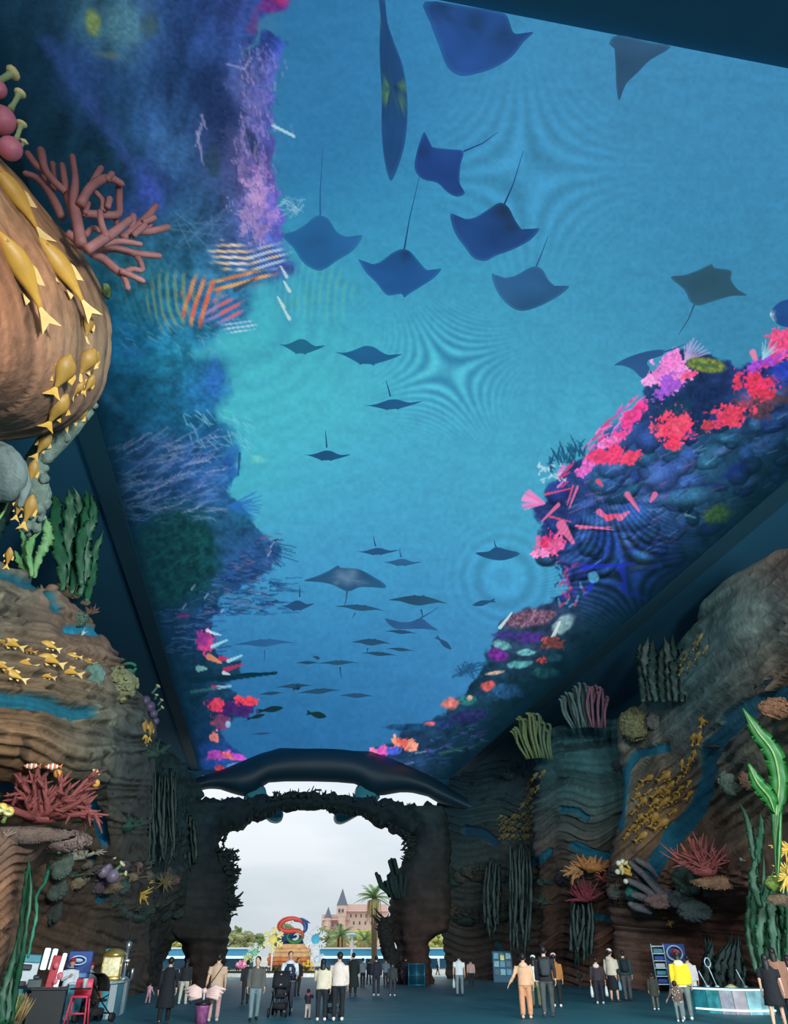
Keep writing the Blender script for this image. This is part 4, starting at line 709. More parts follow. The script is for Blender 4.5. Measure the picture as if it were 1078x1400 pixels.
# --- lower left striped cliff
L1 = rock('rock_cliff', 'striped brown rock cliff with blue streams and golden fish on the left', [
    [(-190, 735, 17.48), (-60, 752, 19.0), (0, 772, 19.76), (45, 792, 20.75), (95, 826, 22.04), (130, 856, 23.26), (152, 886, 24.62), (178, 932, 32.12), (204, 985, 40.5)],
    [(-190, 850, 16.42), (-60, 858, 17.78), (0, 864, 18.54), (50, 872, 19.53), (105, 890, 20.82), (138, 910, 22.04), (160, 928, 23.56), (188, 970, 31.15), (210, 1012, 39.8)],
    [(-190, 950, 16.26), (-60, 952, 17.48), (0, 954, 18.24), (55, 960, 19.15), (110, 976, 20.52), (142, 990, 21.74), (164, 1004, 23.41), (190, 1026, 30.98), (210, 1050, 39.6)],
    [(-190, 1030, 16.72), (-60, 1030, 17.78), (0, 1030, 18.54), (55, 1036, 19.46), (108, 1050, 20.98), (140, 1060, 22.19), (160, 1070, 23.86), (184, 1090, 31.5), (206, 1105, 40.0)],
    [(-190, 1110, 20.48), (-60, 1110, 21.7), (0, 1110, 22.57), (55, 1112, 23.61), (105, 1122, 25.17), (136, 1130, 26.56), (158, 1140, 28.12), (182, 1152, 34.18), (204, 1165, 40.8)],
    [(-190, 1200, 24.37), (-60, 1200, 25.7), (0, 1200, 26.66), (55, 1200, 27.8), (105, 1202, 29.51), (138, 1205, 30.84), (160, 1210, 32.75), (184, 1215, 37.28), (206, 1220, 42.0)],
    [(-190, 1290, 26.4), (-60, 1290, 27.8), (0, 1290, 28.8), (55, 1290, 30.0), (105, 1290, 31.8), (140, 1290, 33.4), (162, 1290, 35.6), (186, 1290, 39.4), (208, 1290, 43.0)],
    [(-190, None, 26.6), (-60, None, 28.0), (0, None, 29.0), (55, None, 30.2), (105, None, 32.0), (140, None, 33.6), (164, None, 35.8), (188, None, 39.6), (210, None, 43.2)]],
    300, 240, lambda P, px, py, u, v: (py - .22 * np.maximum(px, 0) + 5 * np.sin(px / 24.)) / 15.5 + .9 * smooth(120, 190, px) * np.sin(py / 9.),
    [(20, 800, (112, 106, 90)), (60, 830, (120, 100, 84)), (110, 850, (116, 78, 66)), (140, 880, (130, 92, 74)), (20, 850, (104, 96, 82)), (60, 870, (96, 84, 70)), (120, 900, (112, 92, 72)), (30, 910, (130, 104, 76)), (90, 930, (136, 116, 88)), (150, 950, (120, 124, 100)), (150, 900, (132, 92, 76)), (20, 990, (132, 90, 62)), (60, 1010, (124, 86, 60)), (110, 1000, (96, 92, 76)), (150, 1000, (84, 84, 78)), (150, 1060, (90, 82, 70)), (30, 1050, (120, 90, 60)), (190, 1000, (60, 74, 66)), (190, 1080, (64, 70, 64)), (120, 1130, (112, 88, 66)), (60, 1150, (100, 76, 58)), (60, 1220, (80, 60, 46)), (130, 1230, (76, 60, 48)), (60, 1290, (84, 62, 46)), (150, 1290, (72, 58, 46)), (190, 1200, (60, 62, 54))],
    rivers=[([(-60, 772), (6, 786), (30, 797), (52, 800), (66, 814), (76, 832)], 8, TUR), ([(98, 858), (118, 856), (136, 862)], 6, (30, 124, 150)), ([(-80, 950), (0, 953), (40, 956), (70, 964), (100, 976), (122, 974)], 10, TUR), ([(-40, 1080), (10, 1078), (40, 1074)], 9, (18, 104, 136)), ([(108, 1098), (128, 1108), (138, 1128), (142, 1150)], 8, (18, 104, 140)), ([(100, 1170), (118, 1164), (124, 1172)], 6, (18, 104, 140)), ([(136, 1232), (146, 1228)], 5, TUR)],
    amp=.3, seed=53, back=(-2.5, .5, -.8), ridge=.24)
# --- brown column at the left edge, in front of the striped cliff
L3 = rock('rock_column', 'brown rock column at the left edge under the red coral shelf', [
    [(-160, 1128, 17.6), (-80, 1132, 18), (-20, 1138, 18.4), (24, 1142, 18.8), (62, 1146, 19.4), (96, 1150, 20.4), (116, 1152, 21.6)],
    [(-160, 1160, 17.4), (-80, 1160, 17.8), (-20, 1160, 18.2), (22, 1160, 18.7), (52, 1162, 19.4), (84, 1163, 20.6), (104, 1162, 21.8)],
    [(-160, 1200, 18), (-80, 1200, 18.3), (-20, 1200, 18.6), (12, 1200, 19), (26, 1200, 19.8), (36, 1200, 21), (44, 1195, 22.6)],
    [(-160, 1280, 18.2), (-80, 1280, 18.4), (-20, 1280, 18.8), (2, 1280, 19.2), (14, 1280, 20), (22, 1280, 21.4), (26, 1280, 23)],
    [(-160, 1340, 18.4), (-80, 1340, 18.6), (-24, 1340, 19), (-4, 1340, 19.4), (6, 1340, 20.2), (12, 1340, 21.6), (16, 1340, 23.2)],
    [(-160, None, 18.6), (-80, None, 18.8), (-26, None, 19.2), (-8, None, 19.6), (2, None, 20.4), (8, None, 21.8), (12, None, 23.4)]],
    150, 110, lambda P, px, py, u, v: (py + .5 * np.maximum(px, 0) + 6 * np.sin(px / 9.)) / 13.,
    [(0, 1150, (110, 88, 76)), (60, 1155, (96, 76, 70)), (10, 1200, (150, 100, 72)), (20, 1230, (140, 94, 68)), (5, 1280, (124, 88, 64)), (0, 1330, (96, 74, 56))], amp=.10, bscale=1.0, seed=61, back=(-1.0, .8, .05), ridge=.10)
# --- dark overgrown mass between the striped cliff and the arch
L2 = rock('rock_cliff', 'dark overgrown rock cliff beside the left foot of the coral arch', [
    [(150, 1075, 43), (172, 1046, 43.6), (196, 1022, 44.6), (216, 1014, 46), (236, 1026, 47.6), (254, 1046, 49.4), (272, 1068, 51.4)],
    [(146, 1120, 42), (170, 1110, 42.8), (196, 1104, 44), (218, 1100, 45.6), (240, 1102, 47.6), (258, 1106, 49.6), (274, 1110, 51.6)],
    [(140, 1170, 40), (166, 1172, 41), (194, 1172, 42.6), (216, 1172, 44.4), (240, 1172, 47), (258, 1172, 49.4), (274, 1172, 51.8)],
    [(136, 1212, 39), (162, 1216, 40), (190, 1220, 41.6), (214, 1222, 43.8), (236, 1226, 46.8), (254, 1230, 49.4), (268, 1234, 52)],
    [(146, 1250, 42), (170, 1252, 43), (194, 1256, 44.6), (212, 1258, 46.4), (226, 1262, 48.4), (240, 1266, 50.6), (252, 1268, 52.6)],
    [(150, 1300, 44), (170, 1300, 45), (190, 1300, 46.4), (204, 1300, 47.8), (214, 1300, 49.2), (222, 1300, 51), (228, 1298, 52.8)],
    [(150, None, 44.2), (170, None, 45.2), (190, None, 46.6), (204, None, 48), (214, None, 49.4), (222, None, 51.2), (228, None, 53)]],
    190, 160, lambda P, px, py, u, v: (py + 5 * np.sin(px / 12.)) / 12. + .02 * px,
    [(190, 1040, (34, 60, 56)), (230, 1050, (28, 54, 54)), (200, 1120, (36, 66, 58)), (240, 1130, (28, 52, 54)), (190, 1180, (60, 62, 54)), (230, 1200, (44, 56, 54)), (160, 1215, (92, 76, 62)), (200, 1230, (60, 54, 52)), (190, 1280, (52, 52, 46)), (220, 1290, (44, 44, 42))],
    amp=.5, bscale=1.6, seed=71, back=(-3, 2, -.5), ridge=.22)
bpy.context.view_layer.update()
_BV = []
for o in ROCKS:
    me = o.data; _BV.append(BVHTree.FromPolygons([v.co.copy() for v in me.vertices], [tuple(p.vertices) for p in me.polygons]))
def hit(px, py, fallback=None):
    """point and outward normal of the rock surface seen at a picture position"""
    d = Vector(ray(px, py)).normalized(); o = Vector(EYE); best = None
    for b in _BV:
        r = b.ray_cast(o, d)
        if r[0] is not None and (best is None or r[3] < best[2]): best = (np.array(r[0]), np.array(r[1]), r[3])
    if best is None:
        if fallback is None: return None
        p = at(px, py, fallback); n = -np.array(d); return p, n, fallback
    n = best[1]
    if n @ np.array(d) > 0: n = -n
    return best[0], n, best[2]
# ================================================================ coral arch, whale-back canopy and the plaza outside
M_DARK = mat('dark_sculpted_coral', (255, 255, 255), 0.9, noise=0.3, nscale=2.5, bump=0.5, bscale=6, vcol='paint')
M_TWIG = mat('dark_coral_twig', (34, 46, 44), 0.9, noise=0.3)
YA = 52.0
arch = thing('coral_arch', 'dark rugged coral archway framing the bright sky at the far end', 'arch', (5.2, YA, 0))
def loft_part(name, rows, Y, depth, m, n=48, per=6, amp=.25, seed=1, cols=((0, (60, 44, 38)), (1, (26, 46, 50))), ridge=.16, parent=arch):
    L = np.array([ony(xl, y, Y) for y, xl, xr in rows]); Rr = np.array([ony(xr, y, Y) for y, xl, xr in rows])
    L[0, 2] = Rr[0, 2] = min(0.0, L[0, 2]) if L[0, 2] < .6 else L[0, 2]
    C = catmull((L + Rr) / 2, len(rows) * per); W = catmull(np.linalg.norm(Rr - L, axis=1) / 2, len(rows) * per)
    a = np.linspace(0, 2 * np.pi, n + 1)
    X = C[:, None, 0] + W[:, None] * np.sign(np.cos(a)) * abs(np.cos(a)) ** .8; Yv = C[:, None, 1] + depth * np.minimum(1, .35 + W[:, None] / W.max()) * np.sin(a); Z = np.repeat(C[:, 2][:, None], n + 1, 1)
    V = np.stack([X, Yv, Z], 2).reshape(-1, 3); nn = np.stack([np.cos(a)[None] * np.ones_like(X), np.sin(a)[None] * np.ones_like(X), np.zeros_like(X)], 2).reshape(-1, 3)
    ang = np.tile(np.minimum(a, 2 * np.pi - a), len(C))
    s = V[:, 2] * 1.8 + .8 * fbm(ang * 1.2 + seed, V[:, 2] * .4, seed, 3); lay = s - np.floor(s)
    d = amp * 2 * (fbm(ang * 2.2 + 3, V[:, 2] * .8, seed, 4) - .5) + ridge * (np.minimum(lay / .7, (1 - lay) / .3) - .5)
    V = V + nn * d[:, None]; V[:, 2] = np.maximum(V[:, 2], -0.02)
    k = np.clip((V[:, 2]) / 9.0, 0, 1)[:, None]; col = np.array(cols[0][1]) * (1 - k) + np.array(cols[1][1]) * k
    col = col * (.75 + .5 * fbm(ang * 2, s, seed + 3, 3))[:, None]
    me = grid_mesh(name, V - np.array(parent.location), len(C), n + 1, m, srgb(col))
    return new_obj(name, me, parent)
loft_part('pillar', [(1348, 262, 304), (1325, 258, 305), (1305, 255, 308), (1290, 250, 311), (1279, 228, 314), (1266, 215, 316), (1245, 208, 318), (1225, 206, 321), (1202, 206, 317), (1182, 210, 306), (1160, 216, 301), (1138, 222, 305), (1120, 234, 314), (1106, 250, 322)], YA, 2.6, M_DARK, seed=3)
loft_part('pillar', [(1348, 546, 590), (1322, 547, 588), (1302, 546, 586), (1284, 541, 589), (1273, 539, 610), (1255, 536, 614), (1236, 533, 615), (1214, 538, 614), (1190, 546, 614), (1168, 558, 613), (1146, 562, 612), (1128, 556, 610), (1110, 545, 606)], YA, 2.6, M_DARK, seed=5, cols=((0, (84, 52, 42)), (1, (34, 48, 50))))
# span
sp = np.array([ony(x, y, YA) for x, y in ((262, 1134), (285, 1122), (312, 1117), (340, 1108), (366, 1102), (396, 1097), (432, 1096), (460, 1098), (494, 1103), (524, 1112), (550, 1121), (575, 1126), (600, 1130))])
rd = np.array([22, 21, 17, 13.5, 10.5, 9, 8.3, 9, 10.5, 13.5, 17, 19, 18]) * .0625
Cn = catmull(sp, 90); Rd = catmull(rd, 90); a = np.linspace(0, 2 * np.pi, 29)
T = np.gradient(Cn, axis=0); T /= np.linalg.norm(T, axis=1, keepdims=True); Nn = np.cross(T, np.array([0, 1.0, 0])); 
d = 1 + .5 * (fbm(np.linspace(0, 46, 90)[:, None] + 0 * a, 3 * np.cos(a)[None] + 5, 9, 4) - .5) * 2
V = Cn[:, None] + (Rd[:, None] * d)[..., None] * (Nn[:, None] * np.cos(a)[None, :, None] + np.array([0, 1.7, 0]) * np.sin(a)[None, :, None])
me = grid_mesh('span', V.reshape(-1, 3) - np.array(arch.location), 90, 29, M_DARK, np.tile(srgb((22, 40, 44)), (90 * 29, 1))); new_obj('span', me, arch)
# ragged twigs along the arch and its feet
rg = random.Random(8); tw = MB()
def twig(px, py, ang, Lp, r, n=5, Y=YA - 1.0, mb=None, kids=2):
    mb = mb or tw; p = ony(px, py, Y + rg.uniform(-.6, .9)); k = mpp(p); pts = [p]; aa = ang
    for i in range(3):
        aa += rg.uniform(-.35, .35); pts.append(pts[-1] + Lp * k / 3 * np.array([math.cos(aa), rg.uniform(-.3, .3), math.sin(aa)]))
    mb.tube(pts, [r * k, r * k * .8, r * k * .6, r * k * .35], n)
    for j in range(kids): 
        b = pts[1 + j % 2]; a2 = ang + rg.choice((-1, 1)) * rg.uniform(.5, 1.0); mb.tube([b, b + Lp * k * .4 * np.array([math.cos(a2), 0, math.sin(a2)])], [r * k * .6, r * k * .3], n)
top = [(259, 1113), (306, 1102), (364, 1093), (395, 1088), (438, 1088), (493, 1093), (524, 1099), (551, 1105), (600, 1117)]; bot = [(304, 1156), (313, 1136), (337, 1123), (368, 1113), (395, 1105), (430, 1103), (458, 1105), (493, 1113), (524, 1125), (547, 1136), (563, 1150)]
for line, sgn, cnt in ((top, 1, 90), (bot, -1, 80)):
    L = catmull(np.array(line, float), cnt)
    for i, (x, y) in enumerate(L): twig(x, y + sgn * 3, (math.pi / 2 if sgn > 0 else -math.pi / 2) + rg.uniform(-1.0, 1.0), rg.uniform(5, 13) if sgn > 0 else rg.uniform(4, 8), rg.uniform(1.2, 3.0), kids=rg.choice((0, 1, 2)))
for x, y, an, L in ((386, 1090, 1.0, 18), (398, 1088, .7, 16), (408, 1086, .35, 26), (420, 1084, .5, 20), (306, 1104, 1.6, 14), (434, 1086, 2.4, 10), (551, 1106, 1.8, 10), (568, 1110, 2.0, 10), (575, 1112, 2.4, 12), (590, 1116, 1.5, 10), (270, 1114, 2.2, 8)): twig(x, y + 2, an, L, 2.0, kids=2)
for i in range(110): twig(rg.uniform(296, 314), rg.uniform(1160, 1255), rg.uniform(-.8, .9), rg.uniform(6, 14), rg.uniform(1.6, 3.2), kids=2)
for i in range(26): twig(rg.uniform(306, 316), rg.uniform(1172, 1205), rg.uniform(-.2, 1.2), rg.uniform(8, 16), rg.uniform(1.6, 3), kids=2)
for i in range(10): twig(rg.uniform(308, 316), 1233 + rg.uniform(-4, 4), rg.uniform(-.15, .25), rg.uniform(12, 20), rg.uniform(2, 3.4), kids=1)
for i in range(60): twig(rg.uniform(558, 574), rg.uniform(1140, 1190), math.pi + rg.uniform(-.8, .5), rg.uniform(6, 14), rg.uniform(1.6, 2.6), kids=1)
o = tw.build('coral_twigs', M_TWIG, arch); o['kind'] = 'stuff'
def finger_coral(px, py, label, n, spread, Lp, rp, col, Y=YA - 1.6, seed=0, name='finger_coral'):
    r_ = random.Random(seed); p0 = ony(px, py, Y); k = mpp(p0); mb = MB(); mb.ell(p0, np.array([spread * .7, spread * .5, spread * .35]) * k, None, 10, 6)
    for i in range(n):
        x = px + r_.uniform(-spread, spread); a = math.pi / 2 - (x - px) / spread * .8 + r_.uniform(-.25, .25); p = ony(x, py + r_.uniform(-4, 6), Y + r_.uniform(-.6, .6)); L = Lp * r_.uniform(.6, 1.2) * k
        q = p + L * .5 * np.array([math.cos(a), r_.uniform(-.2, .2), math.sin(a)]); e = q + L * .5 * np.array([math.cos(a) * .5, 0, 1])
        mb.tube([p, q, e], [rp * k * .8, rp * k, rp * k * .95], 8)
    return tag(mb.build(name, mat('coral_%d_%d_%d' % col, col, .85), None, origin=p0), label, 'coral')
finger_coral(549, 1224, 'dark finger coral clump on the inner side of the right arch foot', 36, 16, 26, 2.6, (30, 50, 46), seed=3)
finger_coral(554, 1204, 'small dark finger coral standing highest on the right arch foot', 7, 6, 28, 3, (28, 46, 44), seed=5, Y=YA - 1.2)
# leaning stump beside the right foot
mb = MB(); rg = random.Random(17); st_ = catmull(np.array([ony(x, y, YA - .6) for x, y in ((540, 1352), (537, 1318), (531, 1292), (526, 1272), (530, 1260))]), 14)
mb.tube(list(st_), list(np.linspace(.30, .48, 11)) + [.5, .45, .3], 12)
for q in st_:
    for j in range(7): a_ = rg.uniform(0, 6.28); mb.ell(q + np.array([math.cos(a_), math.sin(a_), rg.uniform(-.6, .6)]) * .36, rg.uniform(.12, .24), None, 7, 5, fn=lambda p: .8 + .4 * rg.random())
for j in range(26): a_ = rg.uniform(0, 6.28); d_ = np.array([math.cos(a_), math.sin(a_) * .5, rg.uniform(.1, .9)]); q = st_[rg.randrange(8, 14)]; mb.tube([q, q + d_ * .5, q + d_ * .85 + [0, 0, .1]], [.09, .07, .03], 5)
tag(mb.build('rock_stump', mat('stump_brown', (44, 42, 38), .9, bump=.5, bscale=4), None, origin=ony(533, 1346, YA - .5)), 'narrow leaning rock stump just left of the right arch foot', 'rock')

# --- whale-back canopy hanging in front of the screen's far end
YW = 55.3
canopy = thing('arched_canopy', 'dark whale-back shaped canopy above the coral arch', 'canopy', (5, YW, 9))
M_WH = mat('canopy_dark_teal', (15, 48, 62), .55, noise=.15, nscale=.4); M_WH2 = mat('canopy_pier_teal', (64, 140, 150), .5, noise=.1)
up_edge = [(205, 1096), (240, 1076), (275, 1062), (300, 1054), (330, 1042), (365, 1028), (395, 1020), (420, 1017.5), (450, 1017.5), (480, 1020), (510, 1028), (550, 1044), (580, 1057), (604, 1070), (622, 1082), (650, 1094)]
lo_edge = [(650, 1118), (622, 1104), (600, 1098), (585, 1089), (562, 1083.5), (545, 1083.5), (528, 1087), (516, 1088), (504, 1084), (495, 1078), (489, 1072), (460, 1069.5), (425, 1068.5), (390, 1068.5), (362, 1070.5), (358, 1078), (350, 1083), (342, 1086), (333, 1089), (318, 1085), (300, 1079), (285, 1078.5), (262, 1084), (240, 1094), (205, 1112)]
# ruled belly: the upper rim bulges towards the hall, the lower edge tucks back
E_ = catmull(np.array(up_edge, float), 60); Lw = np.array(lo_edge[::-1], float); xs = E_[:, 0]
ylo = np.interp(xs, Lw[np.argsort(Lw[:, 0])][:, 0], Lw[np.argsort(Lw[:, 0])][:, 1])
rows = []
for t, dy in ((-.02, 2.2), (0, 0.9), (.12, .1), (.35, -.35), (.62, -.3), (.86, .1), (1.0, .7), (1.0, 1.9)): rows.append([ony(x, y0 + t * (y1 - y0), YW + dy) for x, y0, y1 in zip(xs, E_[:, 1], ylo)])
V = np.array(rows).reshape(-1, 3); V[:, 2] = np.minimum(V[:, 2], SZ - .08); me = grid_mesh('belly', V - np.array(canopy.location), len(rows), len(xs), M_WH); new_obj('belly', me, canopy)
for poly in ([(333, 1092), (342, 1102), (364, 1117), (370, 1121.5), (379, 1123), (386, 1119), (387, 1110), (374, 1098), (366, 1088), (362, 1076), (350, 1070), (338, 1076)], [(520, 1090), (512, 1100), (496, 1110), (477, 1121), (467, 1124.5), (460, 1122), (458, 1114), (463, 1105), (478, 1096), (486, 1086), (489, 1074), (500, 1070), (514, 1076)]):
    mb = MB(); S = catmull(np.array(poly + poly[:1], float), 40)[:-1]; c = S.mean(0)
    for (k0, d0), (k1, d1) in (((1, .9), (1, 1.9)),): pass
    P = [ony(x, y, YW + .9) for x, y in S]; Q = [ony(c[0] + (x - c[0]) * .85, c[1] + (y - c[1]) * .85, YW + .5) for x, y in S]; B = [p + np.array([0, 1.0, 0]) for p in P]; n = len(S)
    mb.add(Q + P + B, [tuple(range(n)), tuple(range(3 * n - 1, 2 * n - 1, -1))] + [(j * n + i, j * n + (i + 1) % n, (j + 1) * n + (i + 1) % n, (j + 1) * n + i) for j in range(2) for i in range(n)])
    o = mb.build('pier', M_WH2, canopy)

# --- plaza beyond the arch
slab('trim_4', -120, 160, YE, 420, -0.35, -0.02, mat('pale_plaza_paving', (176, 172, 164), .8, noise=.12, nscale=.5))
M_LEAF = [mat('leaf_yellow_green', (164, 164, 84), .8, noise=.35, nscale=1.5), mat('leaf_green', (116, 132, 80), .8, noise=.35, nscale=1.5), mat('leaf_olive', (144, 146, 98), .8, noise=.3, nscale=1.5)]
M_TRUNK = mat('tree_bark', (96, 80, 62), .9, bump=.4); M_PALM = mat('palm_frond_green', (112, 142, 84), .7, noise=.3); M_DRY = mat('dry_palm_frond', (176, 146, 96), .85, noise=.3)
def tree(px, ptop, pbot, wpx, D, label, mi, seed, group='trees beyond the arch'):
    r_ = random.Random(seed); g = ground(px, D); t = thing('leafy_tree', label, 'tree', g, group)
    k = mpp(at(px, 1303, D)); zt = at(px, ptop, D)[2]; zb = at(px, pbot, D)[2]; h = zt - zb; w = wpx * k / 2
    mb = MB(); mb.tube([g, g + [0, 0, max(.5, zb)], g + [.1, 0, (zt + zb) / 2]], [.22, .16, .08], 7); mb.build('trunk', M_TRUNK, t)
    cr = MB(); C = g + np.array([0, 0, (zt + zb) / 2])
    cl = [C + np.array([r_.uniform(-.7, .7) * w, r_.uniform(-.7, .7) * w, r_.uniform(-.8, .72) * h / 2]) for _ in range(16)]
    for c in cl: cr.ell(c, np.array([w * .34, w * .34, h * .20]) * r_.uniform(.6, 1.1), rotz(r_.uniform(0, 3)), 8, 5, fn=lambda p: .75 + .5 * r_.random())
    for i in range(520):
        c = r_.choice(cl); d = np.array([r_.gauss(0, 1) for _ in range(3)]); d /= np.linalg.norm(d); p = c + d * np.array([w * .38, w * .38, h * .24]) * r_.uniform(.7, 1.15)
        u, v = frame(np.array([r_.gauss(0, 1) for _ in range(3)])); L = w * r_.uniform(.05, .12); cr.add([p - u * L, p + v * L * .45, p + u * L, p - v * L * .45], [(0, 1, 2, 3)])
    cr.build('crown', M_LEAF[mi], t)
tree(236, 1279, 1302, 62, 135, 'yellow green tree seen through the small opening left of the left arch foot', 0, 1)
tree(318, 1270, 1300, 60, 150, 'pale green tree just right of the left arch foot', 2, 2)
tree(345, 1276, 1300, 40, 160, 'low dim green tree between the left arch foot and the yellow snowflake', 1, 3)
tree(384, 1262, 1296, 34, 130, 'green tree directly behind the swirling ribbon emblem', 1, 4)
tree(455, 1266, 1300, 44, 120, 'olive bush tree right of the white snowflake', 2, 5); tree(500, 1270, 1302, 44, 115, 'yellow green bush under the tall palm', 0, 6)
tree(596, 1275, 1300, 34, 130, 'yellow green tree seen through the small opening right of the right arch foot', 0, 7); tree(322, 1266, 1278, 12, 165, 'thin dark treetop rising above the pale tree by the left arch foot', 1, 8)
def palm(px, py, pbase, rpx, D, label, seed, n=34):
    r_ = random.Random(seed); g = ground(px, D); t = thing('palm_tree', label, 'palm tree', g, 'palms beyond the arch'); c = at(px, py, D); k = mpp(c); R = rpx * k
    mb = MB(); mb.tube([g, g * .3 + c * .7 * 1 + 0, c], [.30, .34, .28], 9); mb.build('trunk', M_TRUNK, t)
    sk = MB()
    for i in range(22):
        a = r_.uniform(0, 6.28); L = R * r_.uniform(.35, .75); sk.blade([c, c + np.array([math.cos(a), math.sin(a), -.4]) * L * .4, c + np.array([math.cos(a) * .5, math.sin(a) * .5, -1.4]) * L], [.04, R * .06, .02], (-math.sin(a), math.cos(a), 0), .02)
    sk.build('dry_frond', M_DRY, t)
    for i in range(n):
        a = 2 * math.pi * i / n * 2.4 + r_.uniform(-.2, .2); el_ = r_.uniform(-.15, 1.25); L = R * r_.uniform(.85, 1.15); d = np.array([math.cos(a) * math.cos(el_), math.sin(a) * math.cos(el_), math.sin(el_)]); sd = np.array([-math.sin(a), math.cos(a), 0])
        P = [c + d * L * s_ + np.array([0, 0, -L * .42 * s_ * s_]) for s_ in np.linspace(0, 1, 7)]
        fb = MB(); fb.tube(P, [.05, .045, .04, .035, .03, .02, .012], 4)
        for j in range(1, 26):
            s_ = j / 26.; q = P[0] * 0; i0 = min(5, int(s_ * 6)); f_ = s_ * 6 - i0; q = P[i0] * (1 - f_) + P[i0 + 1] * f_; tt = P[i0 + 1] - P[i0]; tt = tt / np.linalg.norm(tt)
            for sg in (-1, 1):
                l = L * .20 * math.sin(math.pi * (.12 + .82 * s_)); e = q + (sd * sg * .85 + tt * .6 + np.array([0, 0, -.25])) * l; w = tt * L * .012; fb.add([q - w, q + w, e], [(0, 1, 2)])
        fb.build('frond', M_PALM, t)
palm(512, 1228, 1300, 31, 92, 'tallest palm tree, left of the right arch foot', 3)
palm(466, 1279, 1300, 27, 108, 'bushy palm below the castle tower, right of the white snowflake', 4, 26); palm(499, 1285, 1300, 20, 104, 'short palm low under the tallest palm', 5, 22)

# castle
D = 230; g = ground(480, D); cas = thing('castle', 'pink cream castle with a grey pointed spire far behind the palms', 'building', g); k = mpp(at(480, 1260, D)); Rx = _R
M_CW = mat('castle_wall_pink', (222, 190, 172), .85, noise=.1); M_CR = mat('castle_roof_pink', (206, 166, 162), .8, noise=.15); M_SP = mat('castle_spire_grey', (104, 108, 122), .7); M_WIN = mat('castle_window_dark', (96, 84, 88), .5)
def cz(y): return at(480, y, D)[2]
def cpt(x, y, off=0): p = at(x, y, D + off); return p
RM = np.stack([_R, _h, np.array([0, 0, 1.0])], 1)
def cbox(name, x0, x1, y0, y1, dep, m, off=0):
    p = (cpt(x0, y0, off) + cpt(x1, y1, off)) / 2; mb = MB(); mb.box(p, ((x1 - x0) * k, dep, (y1 - y0) * k), RM); return mb.build(name, m, cas, smooth_=False)
cbox('wall', 472, 530, 1243, 1311, 8, M_CW); cbox('wall', 441, 476, 1256, 1311, 8, M_CW, 1)
for x0, x1, y0, y1 in ((470, 532, 1238, 1246), (440, 478, 1253, 1258)):
    mb = MB(); mb.prism([cpt(x0, y1, -5), cpt(x1, y1, -5), cpt(x1 - 4, y0, 0), cpt(x0 + 4, y0, 0)], _h * 6); mb.build('roof', M_CR, cas, smooth_=False)
for x, y0, y1, w, ys in ((467, 1239, 1311, 13, 1219), (448, 1256, 1311, 9, 1243)):
    p = cpt(x, y1); h_ = (y1 - y0) * k; q = np.array([p[0], p[1], cz(y0) - h_]); mb = MB(); mb.lathe(q - _h * 4, [(w * k / 2, 0), (w * k / 2, h_ * .8), (w * k * .56, h_ * .82), (w * k * .56, h_)], 8); mb.build('tower', M_CW, cas, smooth_=False)
    mb = MB(); mb.lathe(q - _h * 4 + [0, 0, h_], [(w * k * .6, 0), (w * k * .3, (y0 - ys) * k * .5), (.05, (y0 - ys) * k)], 8); mb.build('spire', M_SP, cas, smooth_=False)
for x, y in ((464, 1245), (469, 1245), (480, 1252), (487, 1252), (494, 1252), (501, 1252), (508, 1252), (516, 1252), (484, 1262), (492, 1262), (500, 1262), (508, 1262), (455, 1264), (462, 1264)):
    p = cpt(x, y, -6.5 if x > 471 else -5.6); mb = MB(); mb.box(p, (2.2 * k, .6, 4 * k), RM); mb.build('window', M_WIN, cas, smooth_=False)

# low gate building with blue roofs
M_BLU = mat('gate_roof_blue', (74, 160, 196), .5, noise=.08); M_WHT = mat('white_trim', (226, 232, 236), .5, noise=.05); M_GLS = mat('gate_glass_blue', (70, 130, 160), .25, noise=.3, nscale=1); M_LIT = mat('lit_white_panel', (200, 236, 250), .5, noise=.1, emit=1.1)
def gatehouse(x0, x1, D, label):
    xm = (x0 + x1) / 2; g = ground(xm, D); t = thing('gate_canopy', label, 'building', g, None); k = mpp(at(xm, 1303, D)); W = (x1 - x0) * k
    zt = at(xm, 1297.5, D)[2]; zb = at(xm, 1307, D)[2]; c = g
    mb = MB(); mb.box(c + [0, 0, (zt + zb) / 2], (W, 6, zt - zb), RM, .1); mb.build('roof', M_BLU, t, smooth_=False)
    mb = MB(); mb.box(c + np.array([0, 0, zt + .06]), (W * 1.01, 6.3, .16), RM); mb.build('roof_edge', M_WHT, t, smooth_=False)
    mb = MB(); mb.box(c + np.array([0, 0, zb - .12]) - _h * 2.9, (W * .96, .2, .22), RM); mb.build('lit_panel', M_LIT, t, smooth_=False)
    mb = MB(); mb.box(c + np.array([0, 0, (zb - .2) / 2]) + _h * 2.4, (W * .98, .3, zb - .2), RM); mb.build('back_wall', M_GLS, t, smooth_=False)
    for i in range(max(2, int(W / 5)) + 1):
        s_ = i / max(2, int(W / 5)) - .5; mb = MB(); mb.box(c + _R * W * .96 * s_ - _h * 2.6 + np.array([0, 0, zb / 2]), (.25, .25, zb), RM); mb.build('post', M_WHT, t, smooth_=False)
gatehouse(205, 345, 100, 'low blue roofed entrance gate left of the plank sign'); gatehouse(440, 560, 98, 'low blue roofed entrance gate right of the white snowflake'); gatehouse(580, 616, 102, 'blue roofed entrance gate seen through the opening right of the right arch foot')
mb = MB(); p = ground(481, 84); k = mpp(at(481, 1300, 84)); zt = at(481, 1279, 84)[2]
lp = thing('plaza_lamp', 'pale lamp post with a flat round head in front of the palms', 'lamp post', p); mb.tube([p, p + [0, 0, zt]], [.12, .08], 8); mb.build('post', M_WHT, lp)
